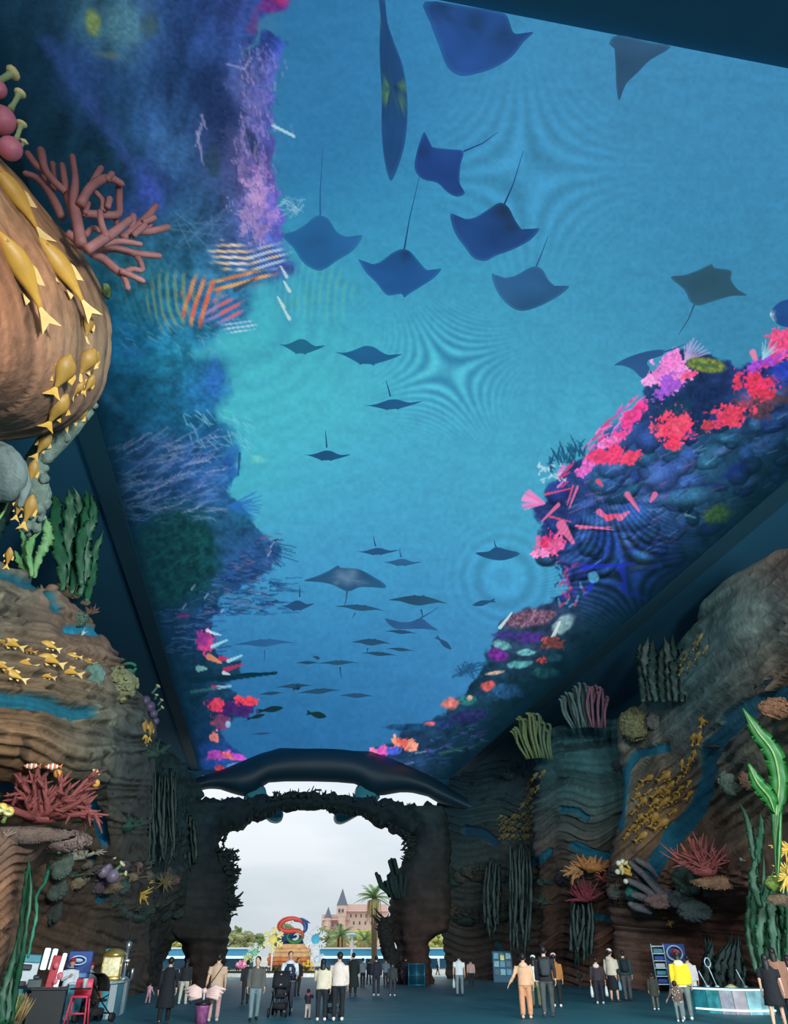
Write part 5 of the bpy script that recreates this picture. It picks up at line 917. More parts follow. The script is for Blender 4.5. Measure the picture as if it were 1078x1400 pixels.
mb = MB(); mb.lathe(p + [0, 0, zt], [(.1, -.1), (.62, .0), (.62, .1), (.2, .2)], 12); mb.build('lamp_head', mat('lamp_pale_teal', (150, 196, 200), .4), lp)
# planter, plank sign, emblem, snowflakes
pl = MB(); pc = (ground(310, 66.8) + ground(452, 66.8)) / 2; Wp = np.linalg.norm(ground(310, 66.8) - ground(452, 66.8))
pt = thing('flower_planter', 'long low flower bed with a white kerb under the snowflake signs', 'planter', pc)
mb = MB(); mb.box(pc + [0, 0, .12], (Wp, .4, .28), RM, .03); mb.build('kerb', mat('white_kerb', (214, 216, 214), .7), pt)
mb = MB(); mb.box(pc + np.array([0, 0, .2]) + _h * 1.2, (Wp, 2, .38), RM); mb.build('soil', mat('planter_soil', (60, 50, 42), .9), pt)
rg = random.Random(3)
for i in range(70):
    q = pc + _R * rg.uniform(-.5, .5) * Wp + _h * rg.uniform(.4, 2) + np.array([0, 0, .4]); mb2 = MB() if i == 0 else mb2
    for j in range(7): a = rg.uniform(0, 6.28); mb2.blade([q, q + np.array([math.cos(a) * .12, math.sin(a) * .12, .18]), q + np.array([math.cos(a) * .3, math.sin(a) * .3, .28])], [.02, .06, .01], (-math.sin(a), math.cos(a), 0), .01)
o = mb2.build('flower_leaves', mat('planter_leaf', (74, 84, 56), .8, noise=.4), pt); o['kind'] = 'stuff'
DS = 69.0
sg = thing('plank_sign', 'stack of wide orange brown planks under the swirling ribbon emblem', 'sign', ground(397, DS)); k = mpp(at(397, 1303, DS))
M_PLK = [mat('plank_orange', (206, 132, 84), .7, noise=.25, nscale=3), mat('plank_tan', (222, 176, 124), .7, noise=.25, nscale=3), mat('plank_brown', (186, 108, 66), .7, noise=.25, nscale=3)]
for i, (x0, x1, y0, y1, mi) in enumerate(((379, 423, 1291, 1296, 1), (376, 425, 1297, 1302, 1), (368, 427, 1303, 1308, 1), (366, 424, 1309, 1314, 0), (367, 427, 1315, 1320, 2), (370, 423, 1321, 1326, 0), (366, 426, 1327, 1332, 1))):
    p = (at(x0, y0, DS + .2 * (i % 2)) + at(x1, y1, DS + .2 * (i % 2))) / 2; mb = MB(); mb.box(p, ((x1 - x0) * k, .7, (y1 - y0) * k), RM, .06); mb.build('plank', M_PLK[mi], sg, smooth_=False)
em = thing('ribbon_emblem', 'red, blue and green swirling ribbon emblem topping the plank sign', 'sculpture', at(398, 1291, DS))
def rib(name, pts, rr, col, off=0, flat=1.6):
    mb = MB(); P = catmull(np.array([at(x, y, DS + off) for x, y in pts]), 26); mb.tube(P, list(catmull(np.array(rr, float), 26) * k), 10, up=_h, flat=1.0); return mb.build(name, mat('emblem_%d_%d_%d' % col, col, .35, noise=.08, coat=.3), em)
rib('red_ribbon', [(414, 1262), (408, 1257), (399, 1255.5), (389, 1258), (383, 1264), (384, 1270), (392, 1272.5), (402, 1272), (410, 1271)], [1.2, 2.4, 3, 3.6, 4, 3.8, 3.2, 3, 1.2], (226, 76, 48))
rib('red_ribbon', [(398, 1273), (408, 1273), (414, 1277), (415, 1283)], [1.2, 2.6, 2.2, 1], (206, 96, 50))
rib('blue_ribbon', [(402, 1259), (411, 1258), (417, 1262), (418, 1270), (414, 1276)], [1, 3.4, 4, 3, 1.5], (36, 86, 150), .3)
rib('blue_fin', [(412, 1259), (418, 1259), (424, 1262)], [2.5, 2, .6], (40, 96, 160), .3)
mb = MB(); mb.prism([at(x, y, DS + .5) for x, y in ((385, 1273), (392, 1276), (404, 1275), (412, 1279), (415, 1290), (404, 1292), (388, 1292), (384, 1286))], _h * .5); mb.build('blue_base', mat('emblem_deep_blue', (32, 76, 140), .4), em)
rib('green_ribbon', [(396, 1275), (393, 1281), (397, 1287), (404, 1289), (411, 1285), (413, 1279)], [1, 1.5, 2, 2.2, 2, .8], (52, 130, 66))
rib('white_swirl', [(400, 1284), (405, 1284), (408, 1280), (405, 1277), (402, 1279)], [1, 1.7, 1.6, 1.2, .5], (206, 220, 206), -.1)
def snowflake(px, py, rpx, col, col2, label, D=67.6, emit=.0, arms=6):
    p = at(px, py, D); kk = mpp(p); t = thing('snowflake_sign', label, 'decoration', p, 'snowflake decorations in the flower bed'); mb = MB()
    for i in range(arms):
        a = 2 * math.pi * i / arms + math.pi / 6; d = _R * math.cos(a) + np.array([0, 0, 1]) * math.sin(a); n_ = -_R * math.sin(a) + np.array([0, 0, 1]) * math.cos(a)
        mb.tube([p, p + d * rpx * kk], [rpx * kk * .12, rpx * kk * .10], 6)
        for s_, l in ((.5, .36), (.78, .26)):
            for g_ in (-1, 1): mb.tube([p + d * rpx * kk * s_, p + (d * (s_ + l * .6) + n_ * g_ * l * .8) * rpx * kk], [rpx * kk * .08, rpx * kk * .07], 6)
    mb.build('arms', mat('snowflake_%d_%d_%d' % col, col, .5, noise=.05), t)
    mb = MB(); M_ = np.stack([_R, np.array([0, 0, 1.0]), -_h], 1); mb.lathe(p - _h * .15, [(rpx * kk * .4, -.1), (rpx * kk * .4, .1), (rpx * kk * .3, .14)], 6, M_); mb.build('centre', mat('snowflake_centre_%d_%d_%d' % col2, col2, .5, noise=.05), t)
    mb = MB(); mb.tube([np.array([p[0], p[1], 0.3]), p - [0, 0, rpx * kk * .6]], [.07, .07], 6); mb.build('stake', M_WHT, t)
snowflake(374, 1284, 14, (240, 232, 160), (236, 220, 120), 'large yellow snowflake sign left of the ribbon emblem')
snowflake(432, 1284, 15, (232, 240, 244), (70, 180, 214), 'large white snowflake sign with a blue centre right of the emblem')
snowflake(434, 1312, 10, (226, 232, 238), (200, 220, 232), 'smaller white snowflake sign below the large white one')
snowflake(421, 1322, 8, (236, 200, 70), (240, 180, 50), 'small golden snowflake sign in front of the planks')
snowflake(349, 1302, 11, (222, 234, 226), (120, 190, 150), 'white snowflake sign with a green centre behind the walking man in grey'); snowflake(338, 1311, 7, (206, 220, 130), (190, 210, 110), 'small lime snowflake sign above the pink blossom')
p = at(331, 1322, 67.2); kk = mpp(p); t = thing('pink_blossom', 'pink artificial blossom at the left end of the flower bed', 'decoration', p); rg = random.Random(2)
for i in range(26):
    a = rg.uniform(0, 6.28); b_ = rg.uniform(-.2, 1.2); d = _R * math.cos(a) * math.cos(b_) + np.array([0, 0, 1]) * (math.sin(b_) * .8 + .1) - _h * .5 * math.sin(a); mb = MB(); mb.blade([p, p + d * 5 * kk, p + d * 9.5 * kk], [.05, 2.2 * kk, .05], np.cross(d, _h) + 1e-3, .04); mb.build('petal', mat('petal_pink', (232, 110, 160), .6, noise=.2) if i % 2 else mat('petal_pale', (240, 190, 210), .6), t)
mb = MB(); mb.tube([np.array([p[0], p[1], .3]), p], [.05, .05], 6); mb.build('stem', mat('blossom_stem', (70, 100, 60)), t)
# blue metal gate panel between the arch feet and the cliff
gp = thing('metal_barrier', 'blue metal barrier panel against the right arch foot', 'barrier', ground(569, 48.5)); k = mpp(at(569, 1330, 48.5)); M_BAR = mat('barrier_blue_metal', (40, 110, 130), .4, .3)
def bar2(a, b, r, m, par, name): mb = MB(); mb.tube([a, b], r, 6, round_end=False); return mb.build(name, m, par)
x0, x1 = 559, 580; zt = at(569, 1318, 48.5)[2]
for x in (x0, 569.5, x1): q = ground(x, 48.5); bar2(q, q + [0, 0, zt], .05, M_BAR, gp, 'post')
for f_ in (.05, .5, 1): bar2(ground(x0, 48.5) + [0, 0, zt * f_], ground(x1, 48.5) + [0, 0, zt * f_], .045, M_BAR, gp, 'rail')
mb = MB(); q = (ground(x0, 48.5) + ground(x1, 48.5)) / 2 + np.array([0, 0, zt / 2]); mb.box(q, ((x1 - x0) * k, .03, zt * .9), RM); mb.build('panel', mat('barrier_dark_panel', (20, 66, 84), .5), gp)
# ================================================================ sculpted fish, corals and kelp on the rocks
ORD = ['first', 'second', 'third', 'fourth', 'fifth', 'sixth', 'seventh', 'eighth', 'ninth', 'tenth', 'eleventh', 'twelfth', 'thirteenth', 'fourteenth', 'fifteenth', 'sixteenth']
NUM = ['zero', 'one', 'two', 'three', 'four', 'five', 'six', 'seven', 'eight', 'nine', 'ten', 'eleven', 'twelve', 'thirteen']
def fish_parts(slim):
    """unit-long fish, head towards -x, z up: body, tail, back fin, belly fin"""
    ts = np.linspace(0, 1, 12); hh = slim * np.array([.10, .42, .72, .92, 1, .98, .88, .72, .54, .38, .26, .18]); b = MB(); vs = []
    for t, h in zip(ts, hh):
        for k in range(10): a = 2 * math.pi * k / 10; vs.append((-.5 + .8 * t, h * .55 * math.cos(a), h * math.sin(a) + .03 * math.sin(3 * t)))
    b.add(vs, [(i * 10 + k, i * 10 + (k + 1) % 10, (i + 1) * 10 + (k + 1) % 10, (i + 1) * 10 + k) for i in range(11) for k in range(10)] + [tuple(range(9, -1, -1)), tuple(range(110, 120))])
    for sg in (-1, 1): b.ell((-.40, sg * slim * .26, slim * .22), .016, None, 6, 4)
    w = .025
    T = MB(); T.prism([(.27, -w, slim * .16), (.36, -w, slim * .4), (.52, -w, slim * .98), (.44, -w, 0.01), (.52, -w, -slim * .9), (.36, -w, -slim * .36), (.27, -w, -slim * .12)], (0, 2 * w, 0))
    D = MB(); D.prism([(-.22, -w * .7, slim * .9), (-.08, -w * .7, slim * 1.36), (.1, -w * .7, slim * 1.3), (.06, -w * .7, slim * .82)], (0, 1.4 * w, 0))
    Bf = MB(); Bf.prism([(-.2, -w * .7, -slim * .85), (-.1, -w * .7, -slim * 1.35), (.0, -w * .7, -slim * .95)], (0, 1.4 * w, 0)); Bf.prism([(.08, -w * .7, -slim * .7), (.2, -w * .7, -slim * .95), (.18, -w * .7, -slim * .45)], (0, 1.4 * w, 0))
    return b, T, D, Bf
M_GOLD = mat('golden_fish_paint', (204, 152, 60), .45, noise=.18, nscale=5, spec=.5); M_GOLD2 = mat('pale_gold_fin_paint', (226, 186, 116), .5, noise=.15); M_OCH = mat('ochre_fish_paint', (156, 116, 50), .5, noise=.25, nscale=5); M_OLV = mat('olive_fish_paint', (112, 100, 62), .6, noise=.3, nscale=5); M_DKF = mat('dark_grey_fish_paint', (24, 34, 40), .5)
def _ms(slim, m, mf, nm): b, T, D, Bf = fish_parts(slim); return (b.mesh(nm + '_body', m), T.mesh(nm + '_tail_fin', mf, smooth_=False), D.mesh(nm + '_back_fin', mf, smooth_=False), Bf.mesh(nm + '_belly_fin', mf, smooth_=False))
def _one(slim, m, nm):
    b, T, D, Bf = fish_parts(slim); q = MB()
    for s in (b, T, D, Bf): q.add(s.v, s.f)
    return q.mesh(nm, m)
FM = {'gold': _ms(.17, M_GOLD, M_GOLD2, 'gold'), 'long': _ms(.115, M_GOLD, M_GOLD2, 'long'), 'ochre': _ms(.17, M_OCH, M_GOLD, 'ochre'), 'fat': _ms(.22, M_OCH, M_GOLD, 'fat'), 'one_o': _one(.19, M_OCH, 'ochre_fish'), 'one_v': _one(.18, M_OLV, 'olive_fish'), 'one_g': _one(.17, M_GOLD, 'gold_fish'), 'dark': _one(.10, M_DKF, 'dark_fish')}
def fish(head, tail, kind, label, group, name='golden_fish', D=None, cat_='fish', lift=.5, flip=False, force=False):
    mx_, my_ = (head[0] + tail[0]) / 2, (head[1] + tail[1]) / 2
    h = hit(mx_, my_, D) if D is not None else hit(mx_, my_)
    if force: p_ = at(mx_, my_, D); h = (p_, EYE - p_, D)
    if h is None: h = hit(mx_, my_, 30.)
    p, n, _ = h; v = EYE - p; v /= np.linalg.norm(v); n2 = n * .5 + v; n2 /= np.linalg.norm(n2)
    def onpl(x, y): d = ray(x, y); return EYE + d * (((p - EYE) @ n2) / (d @ n2))
    a = onpl(*head); b = onpl(*tail); d = b - a; L = np.linalg.norm(d); X = d / L; Y = n2 - X * (n2 @ X); Y /= np.linalg.norm(Y); Z = np.cross(X, Y)
    if Z[2] < 0 or flip: Y = -Y; Z = np.cross(X, Y)
    c = (a + b) / 2 + n2 * L * .17 * lift
    M = Matrix([[X[0] * L, Y[0] * L, Z[0] * L, c[0]], [X[1] * L, Y[1] * L, Z[1] * L, c[1]], [X[2] * L, Y[2] * L, Z[2] * L, c[2]], [0, 0, 0, 1]])
    ms = FM[kind]
    if isinstance(ms, tuple):
        t = bpy.data.objects.new(name, None); COL.objects.link(t); t.empty_display_size = .1
        for nm, me in zip(('body', 'tail_fin', 'back_fin', 'belly_fin'), ms): o = bpy.data.objects.new(nm, me); COL.objects.link(o); o.parent = t
    else: t = bpy.data.objects.new(name, ms); COL.objects.link(t)
    t.matrix_world = M; tag(t, label, cat_, group); return t
def school(pts, kind, phrase, where, group, name, rows=None, slim=None):
    """pts: (cx, cy, length px, angle deg of the head); labelled by row from the top and place from the left"""
    P = sorted(pts, key=lambda q: q[1]); nr = rows or max(1, round(math.sqrt(len(P) / 2))); per = math.ceil(len(P) / nr)
    for r in range(nr):
        row = sorted(P[r * per:(r + 1) * per], key=lambda q: q[0])
        for i, (x, y, L, an) in enumerate(row):
            rn = 'top' if r == 0 else ('bottom' if r == nr - 1 else ORD[r]); rn = '' if nr == 1 else ' in its %s row' % rn
            a = math.radians(an); dx, dy = math.cos(a) * L / 2, -math.sin(a) * L / 2
            k = kind if isinstance(kind, str) else kind(x, y, L)
            fish((x + dx, y + dy), (x - dx, y - dy), k, '%s %s, %s from left%s' % (phrase, where, ORD[i], rn), group, name)
# three long golden fish on the boulder
G1 = 'long golden fish on the hanging boulder'
fish((-14, 226), (62, 336), 'long', 'long golden fish highest on the hanging boulder, cut by the left edge', G1); fish((-4, 316), (66, 448), 'long', 'long golden fish lower on the hanging boulder, nearest the left edge', G1); fish((50, 326), (124, 436), 'long', 'long golden fish on the hanging boulder nearest its right rim', G1)
G2 = 'stubby golden fish on the underside of the boulder'
for i, (h, t, k, w) in enumerate((((121, 426), (115, 470), 'ochre', 'small ochre fish hanging just below the tail of the rightmost long fish'), ((95, 484), (68, 542), 'fat', 'fat ochre fish below the boulder middle, left of the largest one'), ((129, 477), (104, 522), 'fat', 'largest fat ochre fish at the boulder rim'), ((134, 480), (122, 508), 'ochre', 'thin ochre fish half hidden behind the largest fat one'), ((128, 512), (112, 540), 'ochre', 'thin olive ochre fish directly below the largest fat one'), ((114, 522), (96, 546), 'ochre', 'small dull fish between the fat ones on the boulder rim'), ((92, 538), (62, 586), 'fat', 'fat ochre fish pointing up right, lowest on the boulder face'), ((120, 553), (86, 586), 'fat', 'fat ochre fish at the lower right corner of the boulder'), ((96, 560), (82, 582), 'ochre', 'slender fish squeezed between the two lowest fat ones'), ((71, 592), (46, 628), 'ochre', 'ochre fish just under the boulder corner'), ((48, 628), (37, 668), 'ochre', 'ochre fish hanging upright beside the grey ribbed shell'), ((30, 676), (20, 712), 'ochre', 'ochre fish beside the big kelp leaf at the left edge'), ((45, 676), (30, 724), 'ochre', 'ochre fish with pale tail below the hanging row'), ((14, 748), (8, 778), 'ochre', 'lowest small ochre fish above the blue stream'))):
    D = 11.9 if h[1] < 590 else 12.3
    fish(h, t, k, w, G2, D=D, force=h[1] > 545)
# encrusted stalk that hangs below the boulder and carries the lower fish
mb = MB(); rg = random.Random(12); st = [(118, 556), (96, 582), (72, 604), (50, 630), (46, 652), (52, 676), (48, 704), (40, 728)]
mb.tube([at(x, y, 12.5 + i * .17) for i, (x, y) in enumerate(st)], [.18, .22, .26, .22, .24, .26, .18, .10], 9)
for i in range(60): j = rg.randrange(len(st) - 1); f_ = rg.random(); x = st[j][0] * (1 - f_) + st[j + 1][0] * f_ + rg.uniform(-14, 14); y = st[j][1] * (1 - f_) + st[j + 1][1] * f_ + rg.uniform(-8, 8); mb.ell(at(x, y, 12.5 + j * .17), rg.uniform(.05, .15), None, 7, 5, fn=lambda p: .8 + .4 * rg.random())
tag(mb.build('encrusted_stalk', mat('encrusted_grey_green', (96, 110, 100), .9, noise=.35, nscale=8, bump=.4, bscale=12), None, origin=at(60, 620, 12.8)), 'knobbly grey green encrusted stalk hanging under the boulder', 'coral')
mb = MB(); c = at(0, 648, 12.2); V3 = (EYE - c) / np.linalg.norm(EYE - c); Ms = np.stack([_R, V3, np.cross(_R, V3)], 1)
mb.ell(c, (.46, .30, .56), Ms, 40, 22, fn=lambda p: 1 + .07 * abs(math.sin(9 * math.atan2(p[0], p[2] + 1.4)))); mb.tube([at(-10, 606, 12), at(12, 616, 12), at(28, 636, 12.05), at(36, 664, 12.1), at(28, 690, 12.2)], [.10, .10, .11, .1, .06], 8)
tag(mb.build('ribbed_shell', mat('grey_shell', (104, 116, 112), .7, noise=.2, bump=.4, bscale=9), None, origin=c), 'grey ribbed shell with a raised rim at the left edge under the boulder', 'shell')
# left school
school([(17, 880, 36, 160), (40, 889, 22, 165), (69, 884, 30, 155), (33, 906, 37, 160), (70, 903, 39, 158), (101, 898, 24, 170), (121, 906, 22, 165), (96, 918, 36, 165), (65, 924, 24, 165), (20, 925, 37, 155), (2, 910, 30, 160), (131, 914, 18, 130), (3, 878, 16, 150)], lambda x, y, L: 'gold' if L > 23 else 'ochre', 'golden fish', 'in the striped cliff school', 'golden fish school on the striped left cliff', 'golden_fish', 3)
school([(196, 995, 30, 95), (204, 1000, 28, 85), (198, 1016, 22, 80)], 'ochre', 'ochre fish', 'climbing the cliff edge below the mauve bulbs', 'fish climbing the left cliff edge', 'ochre_fish', 1)
# right school
rg = random.Random(21); RS = [(889, 1064, 28, 20), (911, 1062, 28, 30), (918, 1074, 25, 40), (932, 1076, 23, 50), (900, 1082, 28, 40), (926, 1090, 25, 45), (945, 1083, 28, 55), (908, 1098, 28, 40), (896, 1097, 21, 40), (890, 1108, 21, 45), (922, 1110, 18, 30), (895, 1120, 28, 60), (905, 1127, 28, 35), (878, 1144, 25, 35), (876, 1075, 18, 40), (872, 1088, 18, 40), (880, 1096, 21, 40), (884, 1122, 18, 40), (876, 1118, 18, 45), (868, 1108, 16, 50), (866, 1130, 18, 45), (874, 1132, 16, 45), (858, 1142, 16, 50), (938, 1055, 18, 70), (930, 1064, 18, 60), (944, 1070, 18, 60), (912, 1084, 18, 40), (888, 1082, 18, 35)]
school(RS, 'one_o', 'ochre fish', 'in the right cliff school', 'ochre fish school on the right cliff', 'ochre_fish', 4)
school([(950, 1011, 22, 75), (958, 1009, 24, 72), (951, 1031, 18, 65), (945, 1040, 18, 60), (934, 1046, 18, 85), (940, 1050, 16, 75), (962, 986, 22, 65)], 'one_o', 'ochre fish', 'in the line beside the blue stream', 'ochre fish line beside the right blue stream', 'ochre_fish', 1)
school([(960 - i * 9 + rg.uniform(-3, 3), 872 + i * 10.5 + rg.uniform(-4, 4), 18, 60) for i in range(9)] + [(966 - i * 11, 884 + i * 11 + rg.uniform(-4, 4), 16, 55) for i in range(8)], 'one_v', 'grey olive fish', 'on the right cliff rim', 'grey olive fish along the right cliff rim', 'olive_fish', 2)
school([(735 + rg.uniform(-8, 8) - (y - 1060) * .3, y, 16, 50) for y in range(1058, 1108, 4)], 'one_v', 'olive fish', 'in the trail on the shaded cliff', 'olive fish trail on the shaded right cliff', 'olive_fish', 2)
school([(686 + (i % 7) * 7 + rg.uniform(-2, 2), 1116 + (i // 7) * 9 + rg.uniform(-2, 2), 14, 40) for i in range(28)], 'one_v', 'small olive fish', 'in the shaded cliff patch', 'dense olive fish patch on the shaded right cliff', 'olive_fish', 4)
fish((1070, 931), (1032, 939), 'dark', 'slim dark fish in the orange brown hollow near the right edge', None, 'dark_fish'); fish((962, 1021), (1002, 1022), 'dark', 'slim dark fish crossing the wide blue stream', None, 'dark_fish')
fish((938, 1172), (930, 1180), 'one_g', 'tiny golden fish by the left tips of the red spiky coral on the right cliff', None, 'golden_fish')

# ---------------------------------------------------------------- corals
def cam_axes(p): v = EYE - p; v /= np.linalg.norm(v); u = _R - v * (_R @ v); u /= np.linalg.norm(u); return u, np.cross(v, u), v
def anchor(px, py, D=None):
    h = hit(px, py) if D is None else None
    return (h[0] if h else at(px, py, D or 30.))
def spiky(px, py, name, label, n, L, r, a0, a1, col, D=None, kids=3, seed=0, tipcol=None, spread=8, depth=.6, cat_='coral', flat=1):
    rg = random.Random(seed); p = anchor(px, py, D); k = mpp(p); u, w, v = cam_axes(p); mb = MB(); m = [mat('coral_%s_%d_%d_%d' % ((name,) + col), col, .75, noise=.25, nscale=6, bump=.3, bscale=14)]
    if tipcol: m.append(mat('coral_tip_%d_%d_%d' % tipcol, tipcol, .7))
    mb.ell(p, (spread * 1.1 * k, spread * .8 * k, spread * .5 * k), np.stack([u, v, w], 1), 10, 6, fn=lambda q: .8 + .4 * rg.random())
    for i in range(n):
        a = math.radians(a0 + (a1 - a0) * (i + rg.random()) / n); b = rg.uniform(-.3, depth); s = p + u * rg.uniform(-1, 1) * spread * k * flat + v * rg.uniform(0, .5) * spread * k; l = L * rg.uniform(.6, 1.15) * k
        d = (u * math.cos(a) + w * math.sin(a)) * math.cos(b) + v * math.sin(b); pts = [s]
        for j in range(3): d = d + np.array([rg.uniform(-.18, .18) for _ in range(3)]); d /= np.linalg.norm(d); pts.append(pts[-1] + d * l / 3)
        mb.cur = 0; mb.tube(pts, [r * k, r * k * .82, r * k * .55, r * k * .2], 7)
        for j in range(kids):
            q = pts[1] * (1 - j / 3.) + pts[2] * (j / 3.); d2 = d + np.array([rg.uniform(-1, 1) for _ in range(3)]) * .9; d2 /= np.linalg.norm(d2); mb.tube([q, q + d2 * l * .16, q + d2 * l * .34], [r * k * .52, r * k * .4, r * k * .14], 6)
        if tipcol: mb.cur = 1; mb.ell(pts[-1], r * k * 1.3, None, 7, 5); mb.cur = 0
    return tag(mb.build(name, m, None, origin=p), label, cat_)
def lump(px, py, rx, ry, name, label, col, bumps=60, seed=0, D=None, cat_='coral', crater=False, ridged=0):
    rg = random.Random(seed); p = anchor(px, py, D); k = mpp(p); u, w, v = cam_axes(p); M = np.stack([u, w, v], 1); mb = MB(); R3 = np.array([rx, ry, min(rx, ry) * .8]) * k
    m = [mat('lump_%d_%d_%d' % col, col, .9, noise=.35, nscale=7, bump=.5, bscale=14)]
    if ridged:
        mb.ell(p, R3, M, 44, 20, fn=lambda q: 1 + .10 * math.sin(ridged * math.atan2(q[1], q[0]) + 6 * q[2]) + .05 * math.sin(17 * q[2]))
        for j in range(4):
            a = rg.uniform(0, 6.28); mb.ell(p + (u * math.cos(a) * rx + w * math.sin(a) * ry) * k * .55 + v * R3[2] * .6, R3 * .5, M, 30, 14, fn=lambda q: 1 + .14 * math.sin(9 * math.atan2(q[1], q[0]) + 8 * q[2]))
    else: mb.ell(p, R3, M, 18, 12, fn=lambda q: .82 + .3 * rg.random())
    for i in range(bumps):
        d = np.array([rg.gauss(0, 1), rg.gauss(0, 1), abs(rg.gauss(0, 1))]); d /= np.linalg.norm(d); q = p + M @ (d * R3 * .95); s = rg.uniform(.07, .16) * min(rx, ry) * k
        if crater: 
            z = M @ d; u2, w2 = frame(z); mb.lathe(q, [(s * 1.5, 0), (s * 1.2, s * 1.1), (s * .8, s * 1.2), (s * .5, s * .4)], 8, np.stack([u2, w2, z], 1))
        else: mb.ell(q, s, None, 6, 4)
    return tag(mb.build(name, m, None, origin=p), label, cat_)
def bulbs(balls, trumpets, label, D, colb, colt, name='bulb_coral'):
    p = at(balls[0][0], balls[0][1], D); t = thing(name, label, 'coral', p); mB = mat('bulb_%d_%d_%d' % colb, colb, .4, noise=.25, nscale=3); mT = [mat('trumpet_%d_%d_%d' % colt, colt, .6, noise=.2), mat('trumpet_rim', (226, 210, 150), .6)]
    for x, y, r in balls: c = at(x, y, D); mb = MB(); mb.ell(c, r * mpp(c), None, 16, 10); mb.build('bulb', mB, t)
    for x0, y0, x1, y1, r in trumpets:
        a, b = at(x0, y0, D), at(x1, y1, D - .1); k = mpp(a) * r; mb = MB(); d = b - a; mb.tube([a, a + d * .35, a + d * .75, b], [k * .75, k * .5, k * .55, k * .95], 9); mb.cur = 1; u_, w_ = frame(d); mb.lathe(b, [(k * .8, -k * .4), (k * 1.25, 0), (k * 1.2, k * .35), (k * .6, k * .6)], 10, np.stack([u_, w_, d / np.linalg.norm(d)], 1)); mb.build('trumpet', mT, t)
    return t
# big pink branching coral on the boulder, traced limb by limb
BR = [([(112, 336), (106, 305), (101, 275), (103, 245), (99, 214)], [9, 8.5, 7.5, 5.5, 5], 0), ([(104, 300), (92, 268), (88, 244), (85, 226)], [7, 6, 5.5, 5], .2), ([(90, 262), (76, 250), (62, 232), (56, 206)], [5.5, 5.5, 5.5, 6.5], .1), ([(66, 238), (50, 226), (38, 210)], [5, 5.2, 5], .2), ([(86, 298), (74, 274), (62, 254), (48, 242), (35, 237)], [7, 6.5, 6, 5, 4.5], .35), ([(72, 260), (74, 240), (72, 224)], [4.5, 4.6, 4.6], .4), ([(60, 252), (58, 232), (44, 220)], [4, 4, 4], .5),
      ([(110, 280), (122, 258), (138, 246), (152, 244), (166, 251)], [7, 7, 7, 6.5, 5.5], -.15), ([(124, 256), (132, 240), (138, 230)], [5.5, 5, 5], -.1), ([(146, 246), (153, 238)], [4.5, 5], -.2), ([(163, 256), (163, 275), (162, 292), (148, 294), (116, 292)], [5.5, 5.4, 5.6, 6, 6], .05), ([(141, 288), (140, 274), (132, 264)], [4.2, 4, 4.4], -.1), ([(147, 284), (150, 272)], [4.4, 5], -.2), ([(116, 292), (121, 278)], [4, 4], 0),
      ([(118, 342), (140, 328), (158, 316), (178, 300)], [7.5, 7.5, 7, 5.5], -.25), ([(146, 325), (139, 306), (137, 290)], [5.5, 5, 4.6], -.3), ([(116, 322), (128, 312), (136, 316)], [5, 4.6, 4], .1), ([(158, 300), (164, 318)], [4, 4], .2), ([(140, 334), (164, 330), (192, 334)], [5, 5, 4], -.1), ([(168, 326), (186, 312), (200, 298), (213, 282)], [6.5, 6.5, 6, 5.2], .1), ([(196, 304), (211, 298)], [5, 4.6], 0), ([(182, 316), (206, 316), (229, 311)], [6, 5.6, 5.4], .15), ([(180, 318), (182, 296)], [5.5, 6], .1), ([(202, 316), (208, 296)], [4.2, 4.2], .15), ([(182, 322), (198, 308)], [5, 5], -.05),
      ([(124, 346), (142, 354), (158, 368), (168, 374), (180, 368), (193, 370)], [6.5, 6.5, 6.5, 6, 4.6, 4.2], .3), ([(164, 370), (178, 376), (195, 384)], [5.2, 4.8, 4.6], .2), ([(166, 372), (172, 384), (175, 394)], [5, 4.5, 4.2], .3), ([(128, 346), (156, 340), (184, 346), (218, 350)], [6, 6, 5.6, 4.8], .4), ([(184, 347), (192, 358), (195, 368)], [4.6, 4.4, 4], .45), ([(92, 318), (108, 330), (124, 344)], [6, 8, 7], .1)]
mb = MB(); mb.cur = 0; DB = 9.55
for pts, rr, dd in BR:
    P = [at(x, y, DB + dd) for x, y in pts]; k = mpp(P[0]); mb.tube(list(catmull(np.array(P), len(P) * 3)), list(catmull(np.array(rr, float), len(P) * 3) * k * .9), 10)
ob = mb.build('branching_coral', mat('pink_brown_coral', (150, 98, 96), .6, noise=.22, nscale=3.5, bump=.15, bscale=30), None, origin=at(108, 320, DB)); tag(ob, 'pinkish brown branching coral on the rim of the hanging boulder', 'coral')
bulbs([(-3, 122, 12), (2, 164, 19), (14, 203, 16)], [(-4, 112, 17, 100, 8.5), (14, 150, 27, 128, 6.5), (22, 192, 29, 170, 6), (26, 205, 33, 194, 4.5)], 'pink bulbs with pale green trumpets atop the hanging boulder', 9.0, (206, 120, 140), (150, 170, 120))
lump(146, 398, 6, 11, 'round_sponge', 'small green round sponge on the right rim of the hanging boulder', (110, 130, 80), 6, 2, D=10.9)
